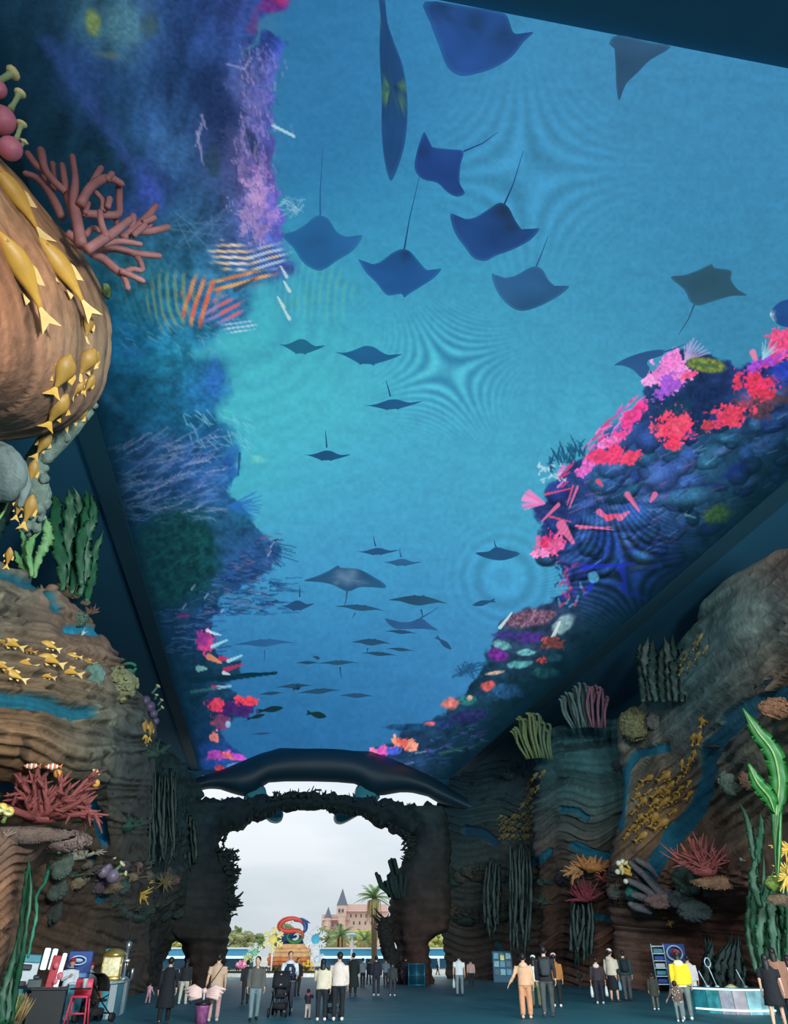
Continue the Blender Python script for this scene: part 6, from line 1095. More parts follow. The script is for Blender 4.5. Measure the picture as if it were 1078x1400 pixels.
# left side
spiky(58, 1118, 'spiky_coral', 'large red spiky coral on the shelf at the left', 24, 72, 5.6, 8, 168, (132, 66, 62), D=19.6, kids=5, seed=4, spread=18, tipcol=None)
spiky(45, 1096, 'spiky_coral', 'upright red coral stalk behind the large red spiky coral', 6, 50, 6.5, 70, 110, (128, 70, 66), D=20.2, kids=3, seed=6, spread=9)
def clown(px, py, L, lab, D):
    p = at(px, py, D); k = mpp(p) * L; u, w, v = cam_axes(p); t = thing('clownfish', lab, 'fish', p, None); mB = MB(); M = np.stack([u, v, w], 1); mo = [mat('clown_orange', (216, 118, 70), .5), mat('clown_white', (226, 220, 210), .5)]
    for i in range(7):
        x = (i / 6. - .5); mB.cur = i % 2; h_ = .30 * math.sin(math.pi * (.12 + .8 * (i / 6.))); mB.ell(p + u * x * k, (k * .11, k * h_ * .6, k * h_), M, 10, 6)
    mB.build('body', mo, t); mb = MB(); mb.prism([p + u * k * .5, p + u * k * .78 + w * k * .26, p + u * k * .70, p + u * k * .78 - w * k * .26], v * k * .06); mb.build('tail_fin', mo[0], t)
clown(43, 1047, 16, 'small striped clownfish above the left tips of the red coral', 19.4); clown(72, 1048, 16, 'small striped clownfish over the middle of the red coral', 19.4)
for i, (x, y, r, D) in enumerate(((79, 1058, 6, 19.6), (132, 1068, 5.5, 20), )): pass
bulbs([(79, 1058, 6), (131, 1071, 5.5)], [(114, 1076, 131, 1056, 5)], 'orange knobs and tube sponge right of the red spiky coral', 20.2, (212, 146, 66), (206, 136, 62), 'tube_sponge')
spiky(95, 1112, 'spiky_coral', 'pinkish spiky coral under the orange tube sponge', 14, 40, 3.6, 0, 80, (160, 88, 84), D=20.0, kids=3, seed=9, spread=8)
bulbs([(2, 1106, 8), (12, 1110, 7)], [(-6, 1122, -2, 1108, 6), (4, 1124, 10, 1112, 5)], 'yellow tipped sponge on the shelf at the left edge', 18.4, (228, 190, 96), (130, 150, 80), 'tube_sponge')
lump(30, 1142, 66, 11, 'encrusted_shelf', 'encrusted brown coral shelf under the red coral, left edge', (104, 84, 74), 150, 5, D=18.6, crater=False); lump(84, 1150, 40, 14, 'encrusted_shelf', 'pinkish knobbly end of the coral shelf on the left', (122, 98, 90), 120, 6, D=19.8, crater=True)
spiky(104, 1170, 'pale_branch_coral', 'pale thin branching coral below the shelf on the left', 12, 34, 2.6, 10, 150, (150, 138, 122), D=None, kids=4, seed=11, spread=14)
for i, (x, y, rx, ry, l) in enumerate(((84, 1182, 15, 18, 'topmost grey green folded coral under the left shelf'), (78, 1216, 14, 14, 'grey folded coral second from top under the left shelf'), (84, 1160, 10, 10, 'small green leafy coral tucked under the left shelf'), (72, 1246, 12, 16, 'lowest dark folded coral under the left shelf'))): lump(x, y, rx, ry, 'folded_coral', l, ((86, 98, 88), (76, 84, 76), (70, 104, 80), (56, 62, 58))[i], 0, 20 + i, ridged=(11, 13, 7, 12)[i])
bulbs([(141, 1192, 8), (154, 1198, 9), (147, 1186, 6)], [(148, 1182, 155, 1172, 3.4), (158, 1190, 167, 1181, 4), (162, 1196, 172, 1194, 3), (140, 1184, 143, 1176, 3)], 'purple grey bulbs with green trumpets left of the yellow anemone', 30.2, (122, 106, 122), (116, 140, 110))
lump(142, 1212, 26, 9, 'encrusted_shelf', 'brown knobbly ledge below the purple grey bulbs', (110, 92, 72), 70, 9)
spiky(192, 1222, 'yellow_anemone', 'yellow fringed anemone on the dark left cliff', 26, 17, 1.9, 150, 390, (196, 158, 66), D=39.0, kids=0, seed=13, spread=4, cat_='anemone'); spiky(200, 1208, 'yellow_anemone', 'smaller yellow anemone behind the large one on the dark left cliff', 22, 13, 1.6, 0, 300, (170, 146, 70), D=39.6, kids=0, seed=14, spread=3, cat_='anemone'); spiky(226, 1206, 'dim_anemone', 'dim ochre anemone at the right end of the dark left cliff', 20, 14, 1.8, 0, 360, (110, 96, 64), D=43.5, kids=0, seed=15, spread=4, cat_='anemone')
spiky(180, 1192, 'spiky_coral', 'mauve spiky coral above the yellow anemones', 30, 20, 1.8, 0, 180, (104, 84, 88), D=39.2, kids=1, seed=16, spread=8); spiky(112, 1196, 'spiky_coral', 'dull brown spiky coral left of the purple grey bulbs', 18, 26, 2.6, 0, 150, (84, 76, 66), D=None, kids=2, seed=17, spread=8)
lump(160, 936, 26, 24, 'barnacle_lump', 'large olive lump of barnacles on the striped left cliff', (118, 116, 84), 46, 18, crater=True); lump(92, 806, 22, 12, 'barnacle_lump', 'brown barnacle lump at the foot of the green kelp', (110, 92, 74), 40, 19, crater=True); lump(106, 846, 14, 12, 'barnacle_lump', 'small green grey barnacle lump right of the brown one', (76, 96, 80), 30, 20, crater=True)
mb = MB(); c = at(176, 916, 31.6); k = mpp(c); u, w, v = cam_axes(c)
for s_ in range(3): mb.tube([c + (u * math.cos(a) * (9 - s_ * 1.5) + w * (math.sin(a) * 6 + 3 - s_ * 9)) * k + v * a * .02 for a in np.linspace(.3, 6, 16)], [k * 2.2] * 16, 7)
tag(mb.build('coiled_sponge', mat('coil_green', (54, 120, 86), .7, noise=.2), None, origin=c), 'coiled green sponge on the edge of the striped left cliff', 'coral')
bulbs([(199, 958, 7), (205, 966, 7.5), (210, 976, 6), (213, 986, 5)], [(208, 948, 216, 938, 3), (212, 956, 214, 950, 2.4), (216, 964, 221, 957, 2.4), (216, 972, 222, 967, 2.4)], 'mauve bulbs with green trumpets on the outer edge of the left cliff', 40.0, (104, 92, 118), (84, 124, 108))
spiky(112, 868, 'pale_sprig', 'tiny pale sprig on the left cliff beside the navy wall', 5, 9, 1.0, 20, 120, (170, 186, 180), D=None, kids=1, seed=22, spread=2)
lump(128, 924, 14, 16, 'leafy_sponge', 'flat grey green leafy sponge between the fish and the barnacle lump', (96, 124, 112), 0, 25, ridged=6)
# right side
def fan(px, py, n, wpx, hpx, lean, col, col2, label, D, r=1.9, name='fan_coral'):
    p = at(px, py, D); mb = MB(); rg = random.Random(n)
    m = [mat('fan_%d_%d_%d' % col, col, .7, noise=.25), mat('fan_%d_%d_%d' % col2, col2, .7, noise=.25)]
    for i in range(n):
        t = i / (n - 1.) - .5; b = (px + t * wpx * .7, py + abs(t) * 4); e = (px + t * wpx + lean, py - hpx * (1 - 1.1 * t * t) + rg.uniform(-7, 6)); mid = (b[0] * .5 + e[0] * .5 + lean * .35 + rg.uniform(-4, 4), b[1] * .45 + e[1] * .55); dd = rg.uniform(-.7, .7)
        P = catmull(np.array([at(b[0], b[1], D + dd), at(*mid, D + dd - .2), at(e[0], e[1], D + dd), at(e[0] + lean * .4, e[1] - 3, D + dd)]), 9); k = mpp(p); mb.cur = 1 if t > .05 else 0; mb.tube(list(P), [r * k * q for q in (.8, .9, 1, 1.05, 1.1, 1.1, 1.1, 1.05, .9)], 7)
    return tag(mb.build(name, m, None, origin=p), label, 'coral')
fan(806, 994, 26, 64, 52, -6, (78, 98, 96), (120, 84, 98), 'ribbed fan coral of teal and pink tubes topping the teal cliff', 41.5); fan(738, 1036, 20, 50, 52, -10, (96, 112, 72), (84, 104, 76), 'olive ribbed fan coral left of the teal cliff', 44.5)
fan(760, 1150, 14, 50, 36, 10, (92, 56, 84), (110, 64, 90), 'purple spiny fan coral on the shaded right cliff', 49.0, 1.6)
lump(868, 990, 20, 22, 'barnacle_lump', 'olive round coral lump at the top left corner of the right cliff', (110, 108, 76), 80, 31, D=37.5); lump(896, 986, 12, 12, 'barnacle_lump', 'small grey coral lump beside the olive one on the right cliff', (96, 94, 88), 40, 32, D=36.6); lump(1062, 968, 22, 14, 'barnacle_lump', 'brown knobbly coral at the right edge above the tall kelp', (140, 98, 72), 60, 33, D=26.6, crater=True); lump(1000, 1070, 16, 16, 'barnacle_lump', 'grey and green coral lump left of the tall kelp', (92, 104, 92), 50, 34); lump(1024, 1066, 12, 14, 'barnacle_lump', 'brown coral lump touching the tall kelp stem', (120, 88, 72), 50, 35)
lump(844, 1046, 8, 7, 'barnacle_lump', 'small dark lump at the edge between the teal and brown cliffs', (70, 84, 88), 26, 36)
spiky(964, 1190, 'spiky_coral', 'red spiky coral on the right cliff shelf', 36, 46, 2.8, 18, 166, (146, 76, 74), D=36.0, kids=2, seed=31, spread=16); spiky(952, 1180, 'spiky_coral', 'orange tipped stalk behind the red coral on the right', 4, 40, 4, 85, 108, (186, 100, 70), D=36.6, kids=1, seed=32, spread=4)
lump(990, 1207, 42, 9, 'encrusted_shelf', 'long brown encrusted shelf under the red coral on the right', (132, 98, 74), 110, 37, D=36.0)
spiky(812, 1186, 'leafy_coral', 'orange brown leafy coral on the teal cliff foot', 26, 18, 3.6, -20, 200, (176, 116, 66), D=44.5, kids=1, seed=33, spread=14); spiky(790, 1192, 'leafy_coral', 'pale orange leafy coral left of the orange brown one', 12, 18, 3.2, 90, 260, (178, 128, 84), D=44.8, kids=1, seed=34, spread=7); spiky(832, 1202, 'spiky_coral', 'dull red coral clump right of the orange leafy coral', 20, 12, 2.6, 0, 180, (130, 58, 52), D=44.2, kids=1, seed=35, spread=9); spiky(800, 1230, 'spiky_coral', 'crimson spiky coral low on the teal cliff', 18, 26, 2.6, 20, 180, (126, 48, 60), D=45.0, kids=2, seed=36, spread=7)
mb = MB(); D = 41.0
for pts in ([(915, 1232), (890, 1205), (862, 1180)], [(910, 1236), (880, 1214), (860, 1204)], [(918, 1224), (896, 1192), (872, 1176)], [(900, 1238), (876, 1226), (866, 1224)], [(930, 1234), (905, 1222), (880, 1196)], [(890, 1244), (870, 1240), (862, 1236)]): P = [at(x, y, D - i * .3) for i, (x, y) in enumerate(pts)]; k = mpp(P[0]); mb.tube(list(catmull(np.array(P), 8)), [6.5 * k, 6 * k, 5.6 * k, 5.2 * k, 5 * k, 4.6 * k, 4.2 * k, 3.6 * k], 9)
tag(mb.build('grey_branch_coral', mat('grey_branch', (90, 88, 92), .85, noise=.3, bump=.4, bscale=10), None, origin=P[0]), 'thick grey fallen branches of coral right of the yellow tube sponge', 'coral')
bulbs([(846, 1180, 3.6), (845, 1192, 3.6), (852, 1178, 3.4), (856, 1205, 3.4)], [(862, 1192, 850, 1186, 4), (864, 1196, 852, 1192, 3.6), (862, 1188, 856, 1180, 3.4)], 'yellow tube sponge with white tips at the end of the grey branches', 40.2, (222, 216, 196), (196, 160, 70), 'tube_sponge')
for i, (x, y, rx, ry, l) in enumerate(((940, 1204, 18, 18, 'dark green rosette coral left of the brown shelf'), (950, 1246, 22, 13, 'dark grey rosette coral below the green one'), (932, 1230, 18, 11, 'flat dark rosette coral between the other two'), (903, 1232, 20, 9, 'reddish grey plate coral under the grey branches'))): lump(x, y, rx, ry, 'rosette_coral', l, ((72, 90, 78), (66, 76, 76), (60, 68, 68), (108, 84, 80))[i], 0, 40 + i, D=39.4 + .2 * i, ridged=(12, 14, 10, 9)[i])
lump(866, 1222, 10, 10, 'leafy_sponge', 'teal leafy sponge at the left end of the grey branches', (40, 104, 96), 10, 45, D=41.5, ridged=7)
spiky(917, 1262, 'yellow_anemone', 'tiny yellow anemone low on the right cliff', 10, 6, 1.4, 0, 360, (176, 134, 66), D=42.6, kids=0, seed=38, spread=3, cat_='anemone')
lump(1058, 1208, 11, 10, 'round_sponge', 'bright green round sponge among the kelp at the right edge', (128, 150, 70), 5, 46, D=28.0); lump(1066, 1230, 16, 8, 'encrusted_shelf', 'brown encrusted ledge under the green round sponge', (116, 98, 76), 50, 47, D=28.3)
spiky(1080, 1160, 'yellow_anemone', 'yellow anemone at the right edge, the upper of two', 18, 20, 2.4, 110, 260, (226, 180, 84), D=27.5, kids=0, seed=39, spread=5, cat_='anemone'); spiky(1080, 1198, 'yellow_anemone', 'yellow anemone at the right edge, the lower of two', 22, 22, 2.4, 90, 270, (230, 190, 90), D=27.5, kids=0, seed=40, spread=5, cat_='anemone')
spiky(1018, 1176, 'clam', 'small pale clam beside the kelp on the right cliff', 3, 5, 3.4, 60, 140, (130, 128, 120), D=34.2, kids=0, seed=41, spread=5, cat_='shell')
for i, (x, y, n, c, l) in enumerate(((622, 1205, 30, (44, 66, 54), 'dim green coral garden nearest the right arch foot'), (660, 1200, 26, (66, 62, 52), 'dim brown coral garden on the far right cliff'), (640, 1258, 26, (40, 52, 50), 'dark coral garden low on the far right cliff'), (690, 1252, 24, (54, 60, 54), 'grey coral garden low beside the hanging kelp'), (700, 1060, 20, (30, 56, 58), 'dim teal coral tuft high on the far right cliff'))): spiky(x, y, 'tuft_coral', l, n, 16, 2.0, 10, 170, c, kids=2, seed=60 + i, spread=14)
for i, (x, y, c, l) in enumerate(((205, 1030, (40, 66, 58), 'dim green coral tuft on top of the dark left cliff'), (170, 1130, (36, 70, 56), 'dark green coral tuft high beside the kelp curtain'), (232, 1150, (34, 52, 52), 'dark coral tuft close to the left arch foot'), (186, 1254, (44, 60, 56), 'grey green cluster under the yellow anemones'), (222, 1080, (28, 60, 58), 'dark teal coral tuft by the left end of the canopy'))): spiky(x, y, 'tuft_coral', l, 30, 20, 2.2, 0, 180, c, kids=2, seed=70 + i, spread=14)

# rows of small encrusting growths on the ledges
def growth_row(line, n, sizes, cols, where, seed, jit=6):
    rg = random.Random(seed); L = catmull(np.array(line, float), n); fi = {'tuft': 0, 'lump': 0, 'cup': 0}; kinds = ['tuft' if i % 3 == 0 else ('lump' if i % 3 == 1 else 'cup') for i in range(n)]
    for i, (x, y) in enumerate(L):
        k_ = kinds[i]; s_ = rg.uniform(*sizes); c = rg.choice(cols); o_ = ORD[fi[k_]]; fi[k_] += 1; x += rg.uniform(-jit, jit); y += rg.uniform(-jit, jit)
        if k_ == 'tuft': spiky(x, y, 'small_tuft_coral', 'small spiky coral tuft %s, %s tuft from left' % (where, o_), 16, s_ * 1.5, s_ * .16, 0, 180, c, kids=1, seed=seed + i, spread=s_ * .5)
        elif k_ == 'lump': lump(x, y, s_, s_ * .8, 'small_lump_coral', 'small knobbly coral lump %s, %s lump from left' % (where, o_), c, 34, seed + i, crater=i % 2 == 0)
        else: lump(x, y, s_ * 1.1, s_ * .7, 'small_ridged_coral', 'small ridged coral %s, %s ridged one from left' % (where, o_), c, 0, seed + i, ridged=8)
LC = [(96, 88, 76), (74, 84, 74), (110, 86, 78), (60, 76, 70), (120, 104, 80), (84, 70, 78)]; RC = [(70, 72, 62), (54, 72, 66), (84, 64, 54), (62, 58, 64), (90, 82, 60)]
growth_row([(98, 1196), (124, 1204), (150, 1210), (176, 1206), (206, 1200), (238, 1206)], 14, (7, 13), LC, 'along the left ledge under the bulbs', 301)
growth_row([(104, 1176), (130, 1186), (165, 1184), (200, 1178), (228, 1184)], 9, (5, 9), LC, 'above the left ledge', 331)
growth_row([(150, 1240), (180, 1246), (206, 1240), (240, 1248)], 9, (6, 11), [(50, 62, 58), (62, 60, 56), (44, 56, 56)], 'below the dark left ledge', 361)
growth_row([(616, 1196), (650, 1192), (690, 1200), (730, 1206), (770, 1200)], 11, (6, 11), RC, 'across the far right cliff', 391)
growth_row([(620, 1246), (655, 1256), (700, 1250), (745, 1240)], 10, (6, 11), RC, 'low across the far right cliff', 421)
growth_row([(826, 1226), (850, 1222), (876, 1240), (930, 1256), (964, 1226)], 9, (6, 11), [(84, 76, 70), (66, 84, 74), (104, 80, 64)], 'around the grey branches on the right', 451)
growth_row([(6, 1142), (40, 1136), (76, 1142), (110, 1146)], 10, (5, 9), [(130, 104, 90), (150, 120, 104), (112, 92, 80)], 'on the coral shelf at the left edge', 481, 3)
growth_row([(60, 808), (84, 800), (104, 812), (124, 836)], 7, (5, 9), [(120, 104, 84), (96, 104, 84), (130, 96, 80)], 'at the foot of the left kelp clump', 511, 3)

# ---------------------------------------------------------------- kelp
M_KELP = mat('kelp_green', (28, 78, 50), .5, noise=.3, nscale=2.5, spec=.5); M_KELPD = mat('kelp_dark_green', (10, 40, 34), .55, noise=.3, nscale=2.5); M_KELPB = mat('kelp_bright_green', (40, 106, 44), .45, noise=.25, nscale=2.5, spec=.5); M_RIB = mat('kelp_midrib', (128, 168, 96), .5)
def kelp(leaves, label, D, m, name='kelp', dz=.25, rib=False):
    """leaves: (list of px points from base to tip, list of half widths in px)"""
    p0 = at(leaves[0][0][0][0], leaves[0][0][0][1], D); t = thing(name, label, 'kelp', p0)
    for i, (pts, wd) in enumerate(leaves):
        P = np.array([at(x, y, D + dz * math.sin(i * 2.1 + j * .8)) for j, (x, y) in enumerate(pts)]); k = mpp(P[0]); nseg = max(18, len(pts) * 6); Q = catmull(P, nseg); W = np.maximum(catmull(np.array(wd, float), nseg), .25) * k
        u, w, v = cam_axes(P[0]); dirn = Q[-1] - Q[0]; sd = np.cross(v, dirn); W = W if rib else W * (.8 + .3 * np.abs(np.sin(np.arange(nseg) * .7 + i))) * np.minimum(1, np.linspace(6, .15, nseg)); mb = MB(); mb.blade(list(Q), list(W), sd, .018, .16 if rib else .55, i); mb.build('leaf', m, t)
        if rib: mb = MB(); mb.tube([q + v * .06 for q in Q[:-2]], list(W[:-2] * .10 + .01), 5); mb.build('midrib', M_RIB, t)
    return t
kelp([([(1062, 1196), (1060, 1150), (1062, 1110), (1066, 1070), (1058, 1030), (1036, 1000), (1016, 968)], [1.5, 3, 8, 13, 14, 11, 1]), ([(1060, 1112), (1052, 1090), (1036, 1070), (1024, 1044)], [3, 11, 10, 2]), ([(1064, 1200), (1066, 1160), (1068, 1110)], [1.5, 3, 2])], 'tall bright green kelp leaf rising at the right edge', 26.5, M_KELPB, rib=True)
rg = random.Random(31)
kelp([([(1035 + i * 5, 1330), (1030 + i * 6 + rg.uniform(-4, 4), 1280), (1032 + i * 5 + rg.uniform(-6, 6), 1230), (1030 + i * 6 + rg.uniform(-8, 8), 1190 + rg.uniform(-30, 20))], [3, 6, 6, 1]) for i in range(9)] + [([(1036, 1200), (1030, 1160), (1022, 1120), (1012, 1098)], [3, 5, 4, 1]), ([(1036, 1190), (1038, 1160), (1042, 1130), (1040, 1112)], [2, 5, 4, 1]), ([(1040, 1240), (1030, 1200), (1036, 1168)], [4, 6, 1])], 'thick column of hanging green kelp at the right edge', 30.0, M_KELP)
kelp([([(880 + i * 9, 960), (877 + i * 9 + rg.uniform(-3, 3), 930), (876 + i * 9 + rg.uniform(-5, 5), 900), (878 + i * 8 + rg.uniform(-5, 5), 868 + rg.uniform(-4, 14))], [4, 6.5, 7, 3]) for i in range(8)], 'dim green kelp clump behind the rim of the right cliff', 33.6, M_KELPD)
kelp([([(98, 812), (104, 770), (98, 730), (108, 690), (100, 664)], [4, 8, 9, 7, 2]), ([(108, 815), (118, 776), (116, 740), (128, 705), (124, 672)], [4, 8, 9, 7, 2]), ([(86, 808), (84, 765), (74, 725), (78, 690), (70, 676)], [4, 9, 10, 8, 3]), ([(118, 822), (126, 790), (128, 760), (142, 724)], [4, 7, 7, 2]), ([(92, 800), (92, 750), (96, 700), (94, 666)], [4, 8, 9, 3]), ([(112, 800), (110, 750), (122, 690), (116, 668)], [4, 7, 8, 2])], 'green kelp clump standing on the striped left cliff by the wall', 21.6, M_KELP)
kelp([([(42, 790), (36, 760), (34, 735), (26, 715)], [3, 6, 5, 3]), ([(46, 790), (54, 760), (66, 735), (62, 705)], [3, 6, 8, 4]), ([(44, 788), (40, 750), (52, 715), (50, 690)], [3, 5, 7, 3]), ([(40, 784), (28, 770), (20, 752)], [3, 5, 2])], 'pale green kelp sprouting at the left cliff top', 20.3, mat('kelp_pale_green', (104, 150, 92), .5, noise=.25))
kelp([([(-16, 742), (-6, 716), (6, 698), (18, 668)], [10, 15, 12, 1.5])], 'broad dark green kelp leaf at the left edge under the shell', 12.6, M_KELPD, rib=True)
kelp([([(8, 1400), (16, 1340), (26, 1290), (32, 1240), (38, 1200), (40, 1168)], [6, 6, 5, 4, 5, 1]), ([(14, 1400), (22, 1350), (30, 1310), (36, 1270), (42, 1220), (40, 1180)], [4, 4, 4, 3, 3, 1]), ([(2, 1400), (4, 1360), (16, 1320), (24, 1280)], [6, 6, 5, 1])], 'broad green kelp ribbon climbing the left column', 19.0, M_KELP)
kelp([([(38, 1310), (44, 1280), (50, 1250), (50, 1225), (62, 1205), (66, 1185), (64, 1172)], [2, 2.4, 2.6, 2.4, 2.6, 2.4, 1])], 'thin curling kelp ribbon right of the broad left ribbon', 21.5, mat('kelp_teal_thin', (50, 124, 96), .5, noise=.2))
for i, (xs, y0, y1, D, n, l) in enumerate((((172, 240), 1050, 1190, 43.0, 26, 'dark kelp curtain draped over the left cliff near the arch'), ((236, 264), 1110, 1190, 49.0, 12, 'short dark kelp strands beside the left arch foot'), ((698, 724), 1150, 1305, 51.5, 12, 'long hanging kelp strand on the far right cliff'), ((782, 808), 1215, 1318, 46.0, 11, 'hanging kelp at the foot of the teal cliff'), ((666, 684), 1180, 1280, 54.5, 8, 'short hanging kelp left of the long strand'))):
    rg = random.Random(90 + i); kelp([([(xs[0] + (xs[1] - xs[0]) * j / (n - 1.), y0 + rg.uniform(-8, 12)), (xs[0] + (xs[1] - xs[0]) * j / (n - 1.) + rg.uniform(-4, 4), y0 * .6 + y1 * .4), (xs[0] + (xs[1] - xs[0]) * j / (n - 1.) + rg.uniform(-5, 5), y0 * .2 + y1 * .8), (xs[0] + (xs[1] - xs[0]) * j / (n - 1.) + rg.uniform(-5, 5), y1 + rg.uniform(-20, 10))], [1.2, 2.8, 2.6, .6]) for j in range(n)], l, D, M_KELPD)
for i, (x, l) in enumerate(((966, 'low green kelp behind the lit counter, left of three'), (990, 'low green kelp behind the lit counter, middle of three'), (1008, 'low green kelp behind the lit counter, right of three'))): rg = random.Random(i); kelp([([(x + rg.uniform(-6, 6), 1352), (x + rg.uniform(-8, 8), 1320), (x + rg.uniform(-14, 14), 1288 + rg.uniform(-14, 10))], [4, 5.5, 1]) for j in range(6)], l, 37.5, M_KELPD)
# ================================================================ stalls, kiosks and machines
M_TEALP = mat('stall_teal_panel', (70, 140, 156), .5, noise=.1); M_WPAN = mat('stall_white_panel', (206, 210, 212), .5, noise=.08); M_BLKP = mat('stall_black_panel', (26, 24, 28), .6, noise=.15); M_SLOT = mat('dark_slot', (22, 30, 36), .4); M_GLOW = mat('lit_menu_white', (226, 246, 250), .5, noise=.04, emit=1.1); M_REDP = mat('stall_red_panel', (176, 34, 52), .5, noise=.25, nscale=9); M_BLUP = mat('sign_blue', (24, 66, 150), .5, noise=.12); M_MET = mat('brushed_metal', (170, 176, 178), .3, .8, noise=.1); M_GOLDM = mat('polished_brass', (206, 172, 96), .25, .7, noise=.2); M_GLASS = mat('clear_case_glass', (190, 226, 230), .08, noise=.0, alpha=.35)
def Y0(px, D, py): return at(px, py, D)[2]
def cbx(x0, x1, y0, y1, D, dep, m, name, par, tilt=0.0, bev=.02, z0=None):
    """box spanning picture columns/rows at distance D, facing the visitor"""
    zt = Y0((x0 + x1) / 2, D, y0); zb = z0 if z0 is not None else max(0.0, Y0((x0 + x1) / 2, D, y1)); c = (ground(x0, D) + ground(x1, D)) / 2; W = np.linalg.norm(ground(x0, D) - ground(x1, D))
    f = c[:2] / np.linalg.norm(c[:2]); A = np.stack([np.array([f[1], -f[0], 0]), np.array([f[0], f[1], 0]), np.array([0, 0, 1.0])], 1)
    if tilt: ct, st = math.cos(tilt), math.sin(tilt); A = A @ np.array([[ct, 0, st], [0, 1, 0], [-st, 0, ct]])
    mb = MB(); mb.box(c + np.array([f[0], f[1], 0]) * dep / 2 + np.array([0, 0, (zt + zb) / 2]), (W, dep, zt - zb), A, bev); return mb.build(name, m, par, smooth_=False)
def oval(x, y, rx, ry, D, m, name, par, ring=0.0):
    p = at(x, y, D); k = mpp(p); u, w, v = cam_axes(p); mb = MB(); n = 24
    if ring: mb.tube([p + (u * rx * math.cos(a) + w * ry * math.sin(a)) * k for a in np.linspace(0, 2 * math.pi, 25)], ring * k, 6, round_end=False)
    else: mb.prism([p + (u * rx * math.cos(2 * math.pi * i / n) + w * ry * math.sin(2 * math.pi * i / n)) * k for i in range(n)], v * .02)
    return mb.build(name, m, par)
t = thing('ticket_machine', 'white and teal machine cabinet with two dark slots at the far left', 'machine', ground(35, 23.6))
cbx(12, 57, 1305, 1353, 23.6, .5, M_WPAN, 'cabinet', t, .05, z0=.9); cbx(14, 58, 1304.5, 1316, 23.57, .5, M_TEALP, 'top_panel', t, .05)
for y0, y1, x0, x1 in ((1318, 1326, 22, 48), (1341, 1349, 18, 45)): cbx(x0, x1, y0, y1, 23.52, .1, M_SLOT, 'slot', t, .05)
cbx(6, 56, 1352, 1420, 23.4, .6, M_TEALP, 'base', t); cbx(48, 57, 1354, 1420, 23.36, .3, M_BLUP, 'side_stripe', t)
t = thing('black_counter', 'dark fronted stall counter in front of the vendor in the red cap', 'counter', ground(78, 22.8)); cbx(54, 102, 1353, 1425, 22.8, .7, M_BLKP, 'front', t); cbx(52, 104, 1350.5, 1354, 22.76, .8, mat('counter_top_dark', (52, 52, 54), .35), 'top', t)
t = thing('till', 'grey till box on the dark counter', 'till', at(55, 1346, 22.9)); cbx(47, 66, 1339, 1351, 22.85, .35, mat('till_grey', (70, 76, 78), .5), 'case', t); cbx(53, 62, 1333, 1339, 22.9, .12, M_SLOT, 'screen', t)
for i, (x0, x1, y0, y1, l) in enumerate(((60, 68, 1296, 1326, 'lit white menu strip, left of two'), (71, 78, 1297, 1326, 'lit white menu strip, right of two'))):
    t = thing('menu_light', l + ' above the dark counter', 'menu board', ground((x0 + x1) / 2, 24.2)); cbx(x0, x1, y0, y1, 24.2, .12, M_GLOW, 'lit_face', t, .06); cbx(x0 - 2, x0, y0, y1, 24.2, .16, M_SLOT, 'frame', t, .06)
    cbx((x0 + x1) / 2 - 1, (x0 + x1) / 2 + 1, y1, 1352, 24.3, .1, M_SLOT, 'pole', t, z0=0)
t = thing('red_display', 'red illustrated display panel with a white edge behind the counter', 'display', ground(82, 24)); cbx(72, 87, 1306, 1352, 24, .15, M_REDP, 'panel', t, .08, z0=.6); cbx(84, 90, 1303, 1352, 23.9, .12, M_GLOW, 'lit_edge', t, .10, z0=.6); cbx(74, 86, 1352, 1400, 24.1, .12, M_BLKP, 'stand', t, z0=0)
for x, y, r in ((77, 1320, 3), (82, 1334, 4), (76, 1342, 3)): oval(x, y, r, r * 1.2, 23.86, mat('display_pink', (226, 120, 130), .5), 'picture', t)
t = thing('blue_sign', 'blue upright sign with a white oval emblem behind the vendors', 'sign', ground(112, 28.5)); cbx(95, 128, 1300, 1345, 28.5, .25, M_BLUP, 'board', t, z0=.3); oval(107, 1313, 10, 5, 28.3, mat('sign_white', (206, 222, 236), .5), 'emblem_ring', t, .9); oval(107, 1313, 6, 2.2, 28.3, mat('sign_white', (206, 222, 236), .5), 'emblem_mark', t); cbx(100, 124, 1330, 1337, 28.3, .05, mat('sign_light_blue', (110, 160, 210), .5), 'band', t); cbx(97, 127, 1345, 1400, 28.6, .2, M_SLOT, 'foot', t, z0=0)
t = thing('teal_counter', 'teal stall counter between the two vendors', 'counter', ground(113, 26)); cbx(103, 124, 1346, 1420, 26, .6, M_TEALP, 'front', t, z0=0); cbx(102, 126, 1343.5, 1346.5, 25.95, .7, M_WPAN, 'top', t)
# curved serving counter with its machines
t = thing('curved_counter', 'curved pale teal counter with lit front panels at the stall', 'counter', ground(166, 27.5)); D = 27.5
pts_ = [ground(x, d) for x, d in ((137, 26.2), (150, 25.9), (163, 26.2), (174, 27.0), (181, 28.2), (184, 29.6))]
C_ = catmull(np.array(pts_), 13); inner = C_ + np.array([-.25, 1.0, 0])
for i in range(0, 12, 2):
    a, b, c_, d_ = C_[i], C_[i + 2], inner[i + 2], inner[i]; mb = MB(); e = (b - a) * .03; mb.prism([a + e, b - e, c_ - e, d_ + e], (0, 0, .82)); mb.build('panel', M_TEALP if i % 4 else M_WPAN, t, smooth_=False)
mb = MB(); mb.prism([p + np.array([0, 0, .84]) for p in list(C_ + (C_ - inner) * .08) + list(inner[::-1])], (0, 0, .06)); mb.build('top', mat('counter_top_pale', (176, 206, 210), .35), t, smooth_=False)
p = at(149, 1350, 26.6); p[2] = .9; t = thing('popcorn_machine', 'brass and glass popcorn machine on the curved counter', 'machine', p); k = mpp(p)
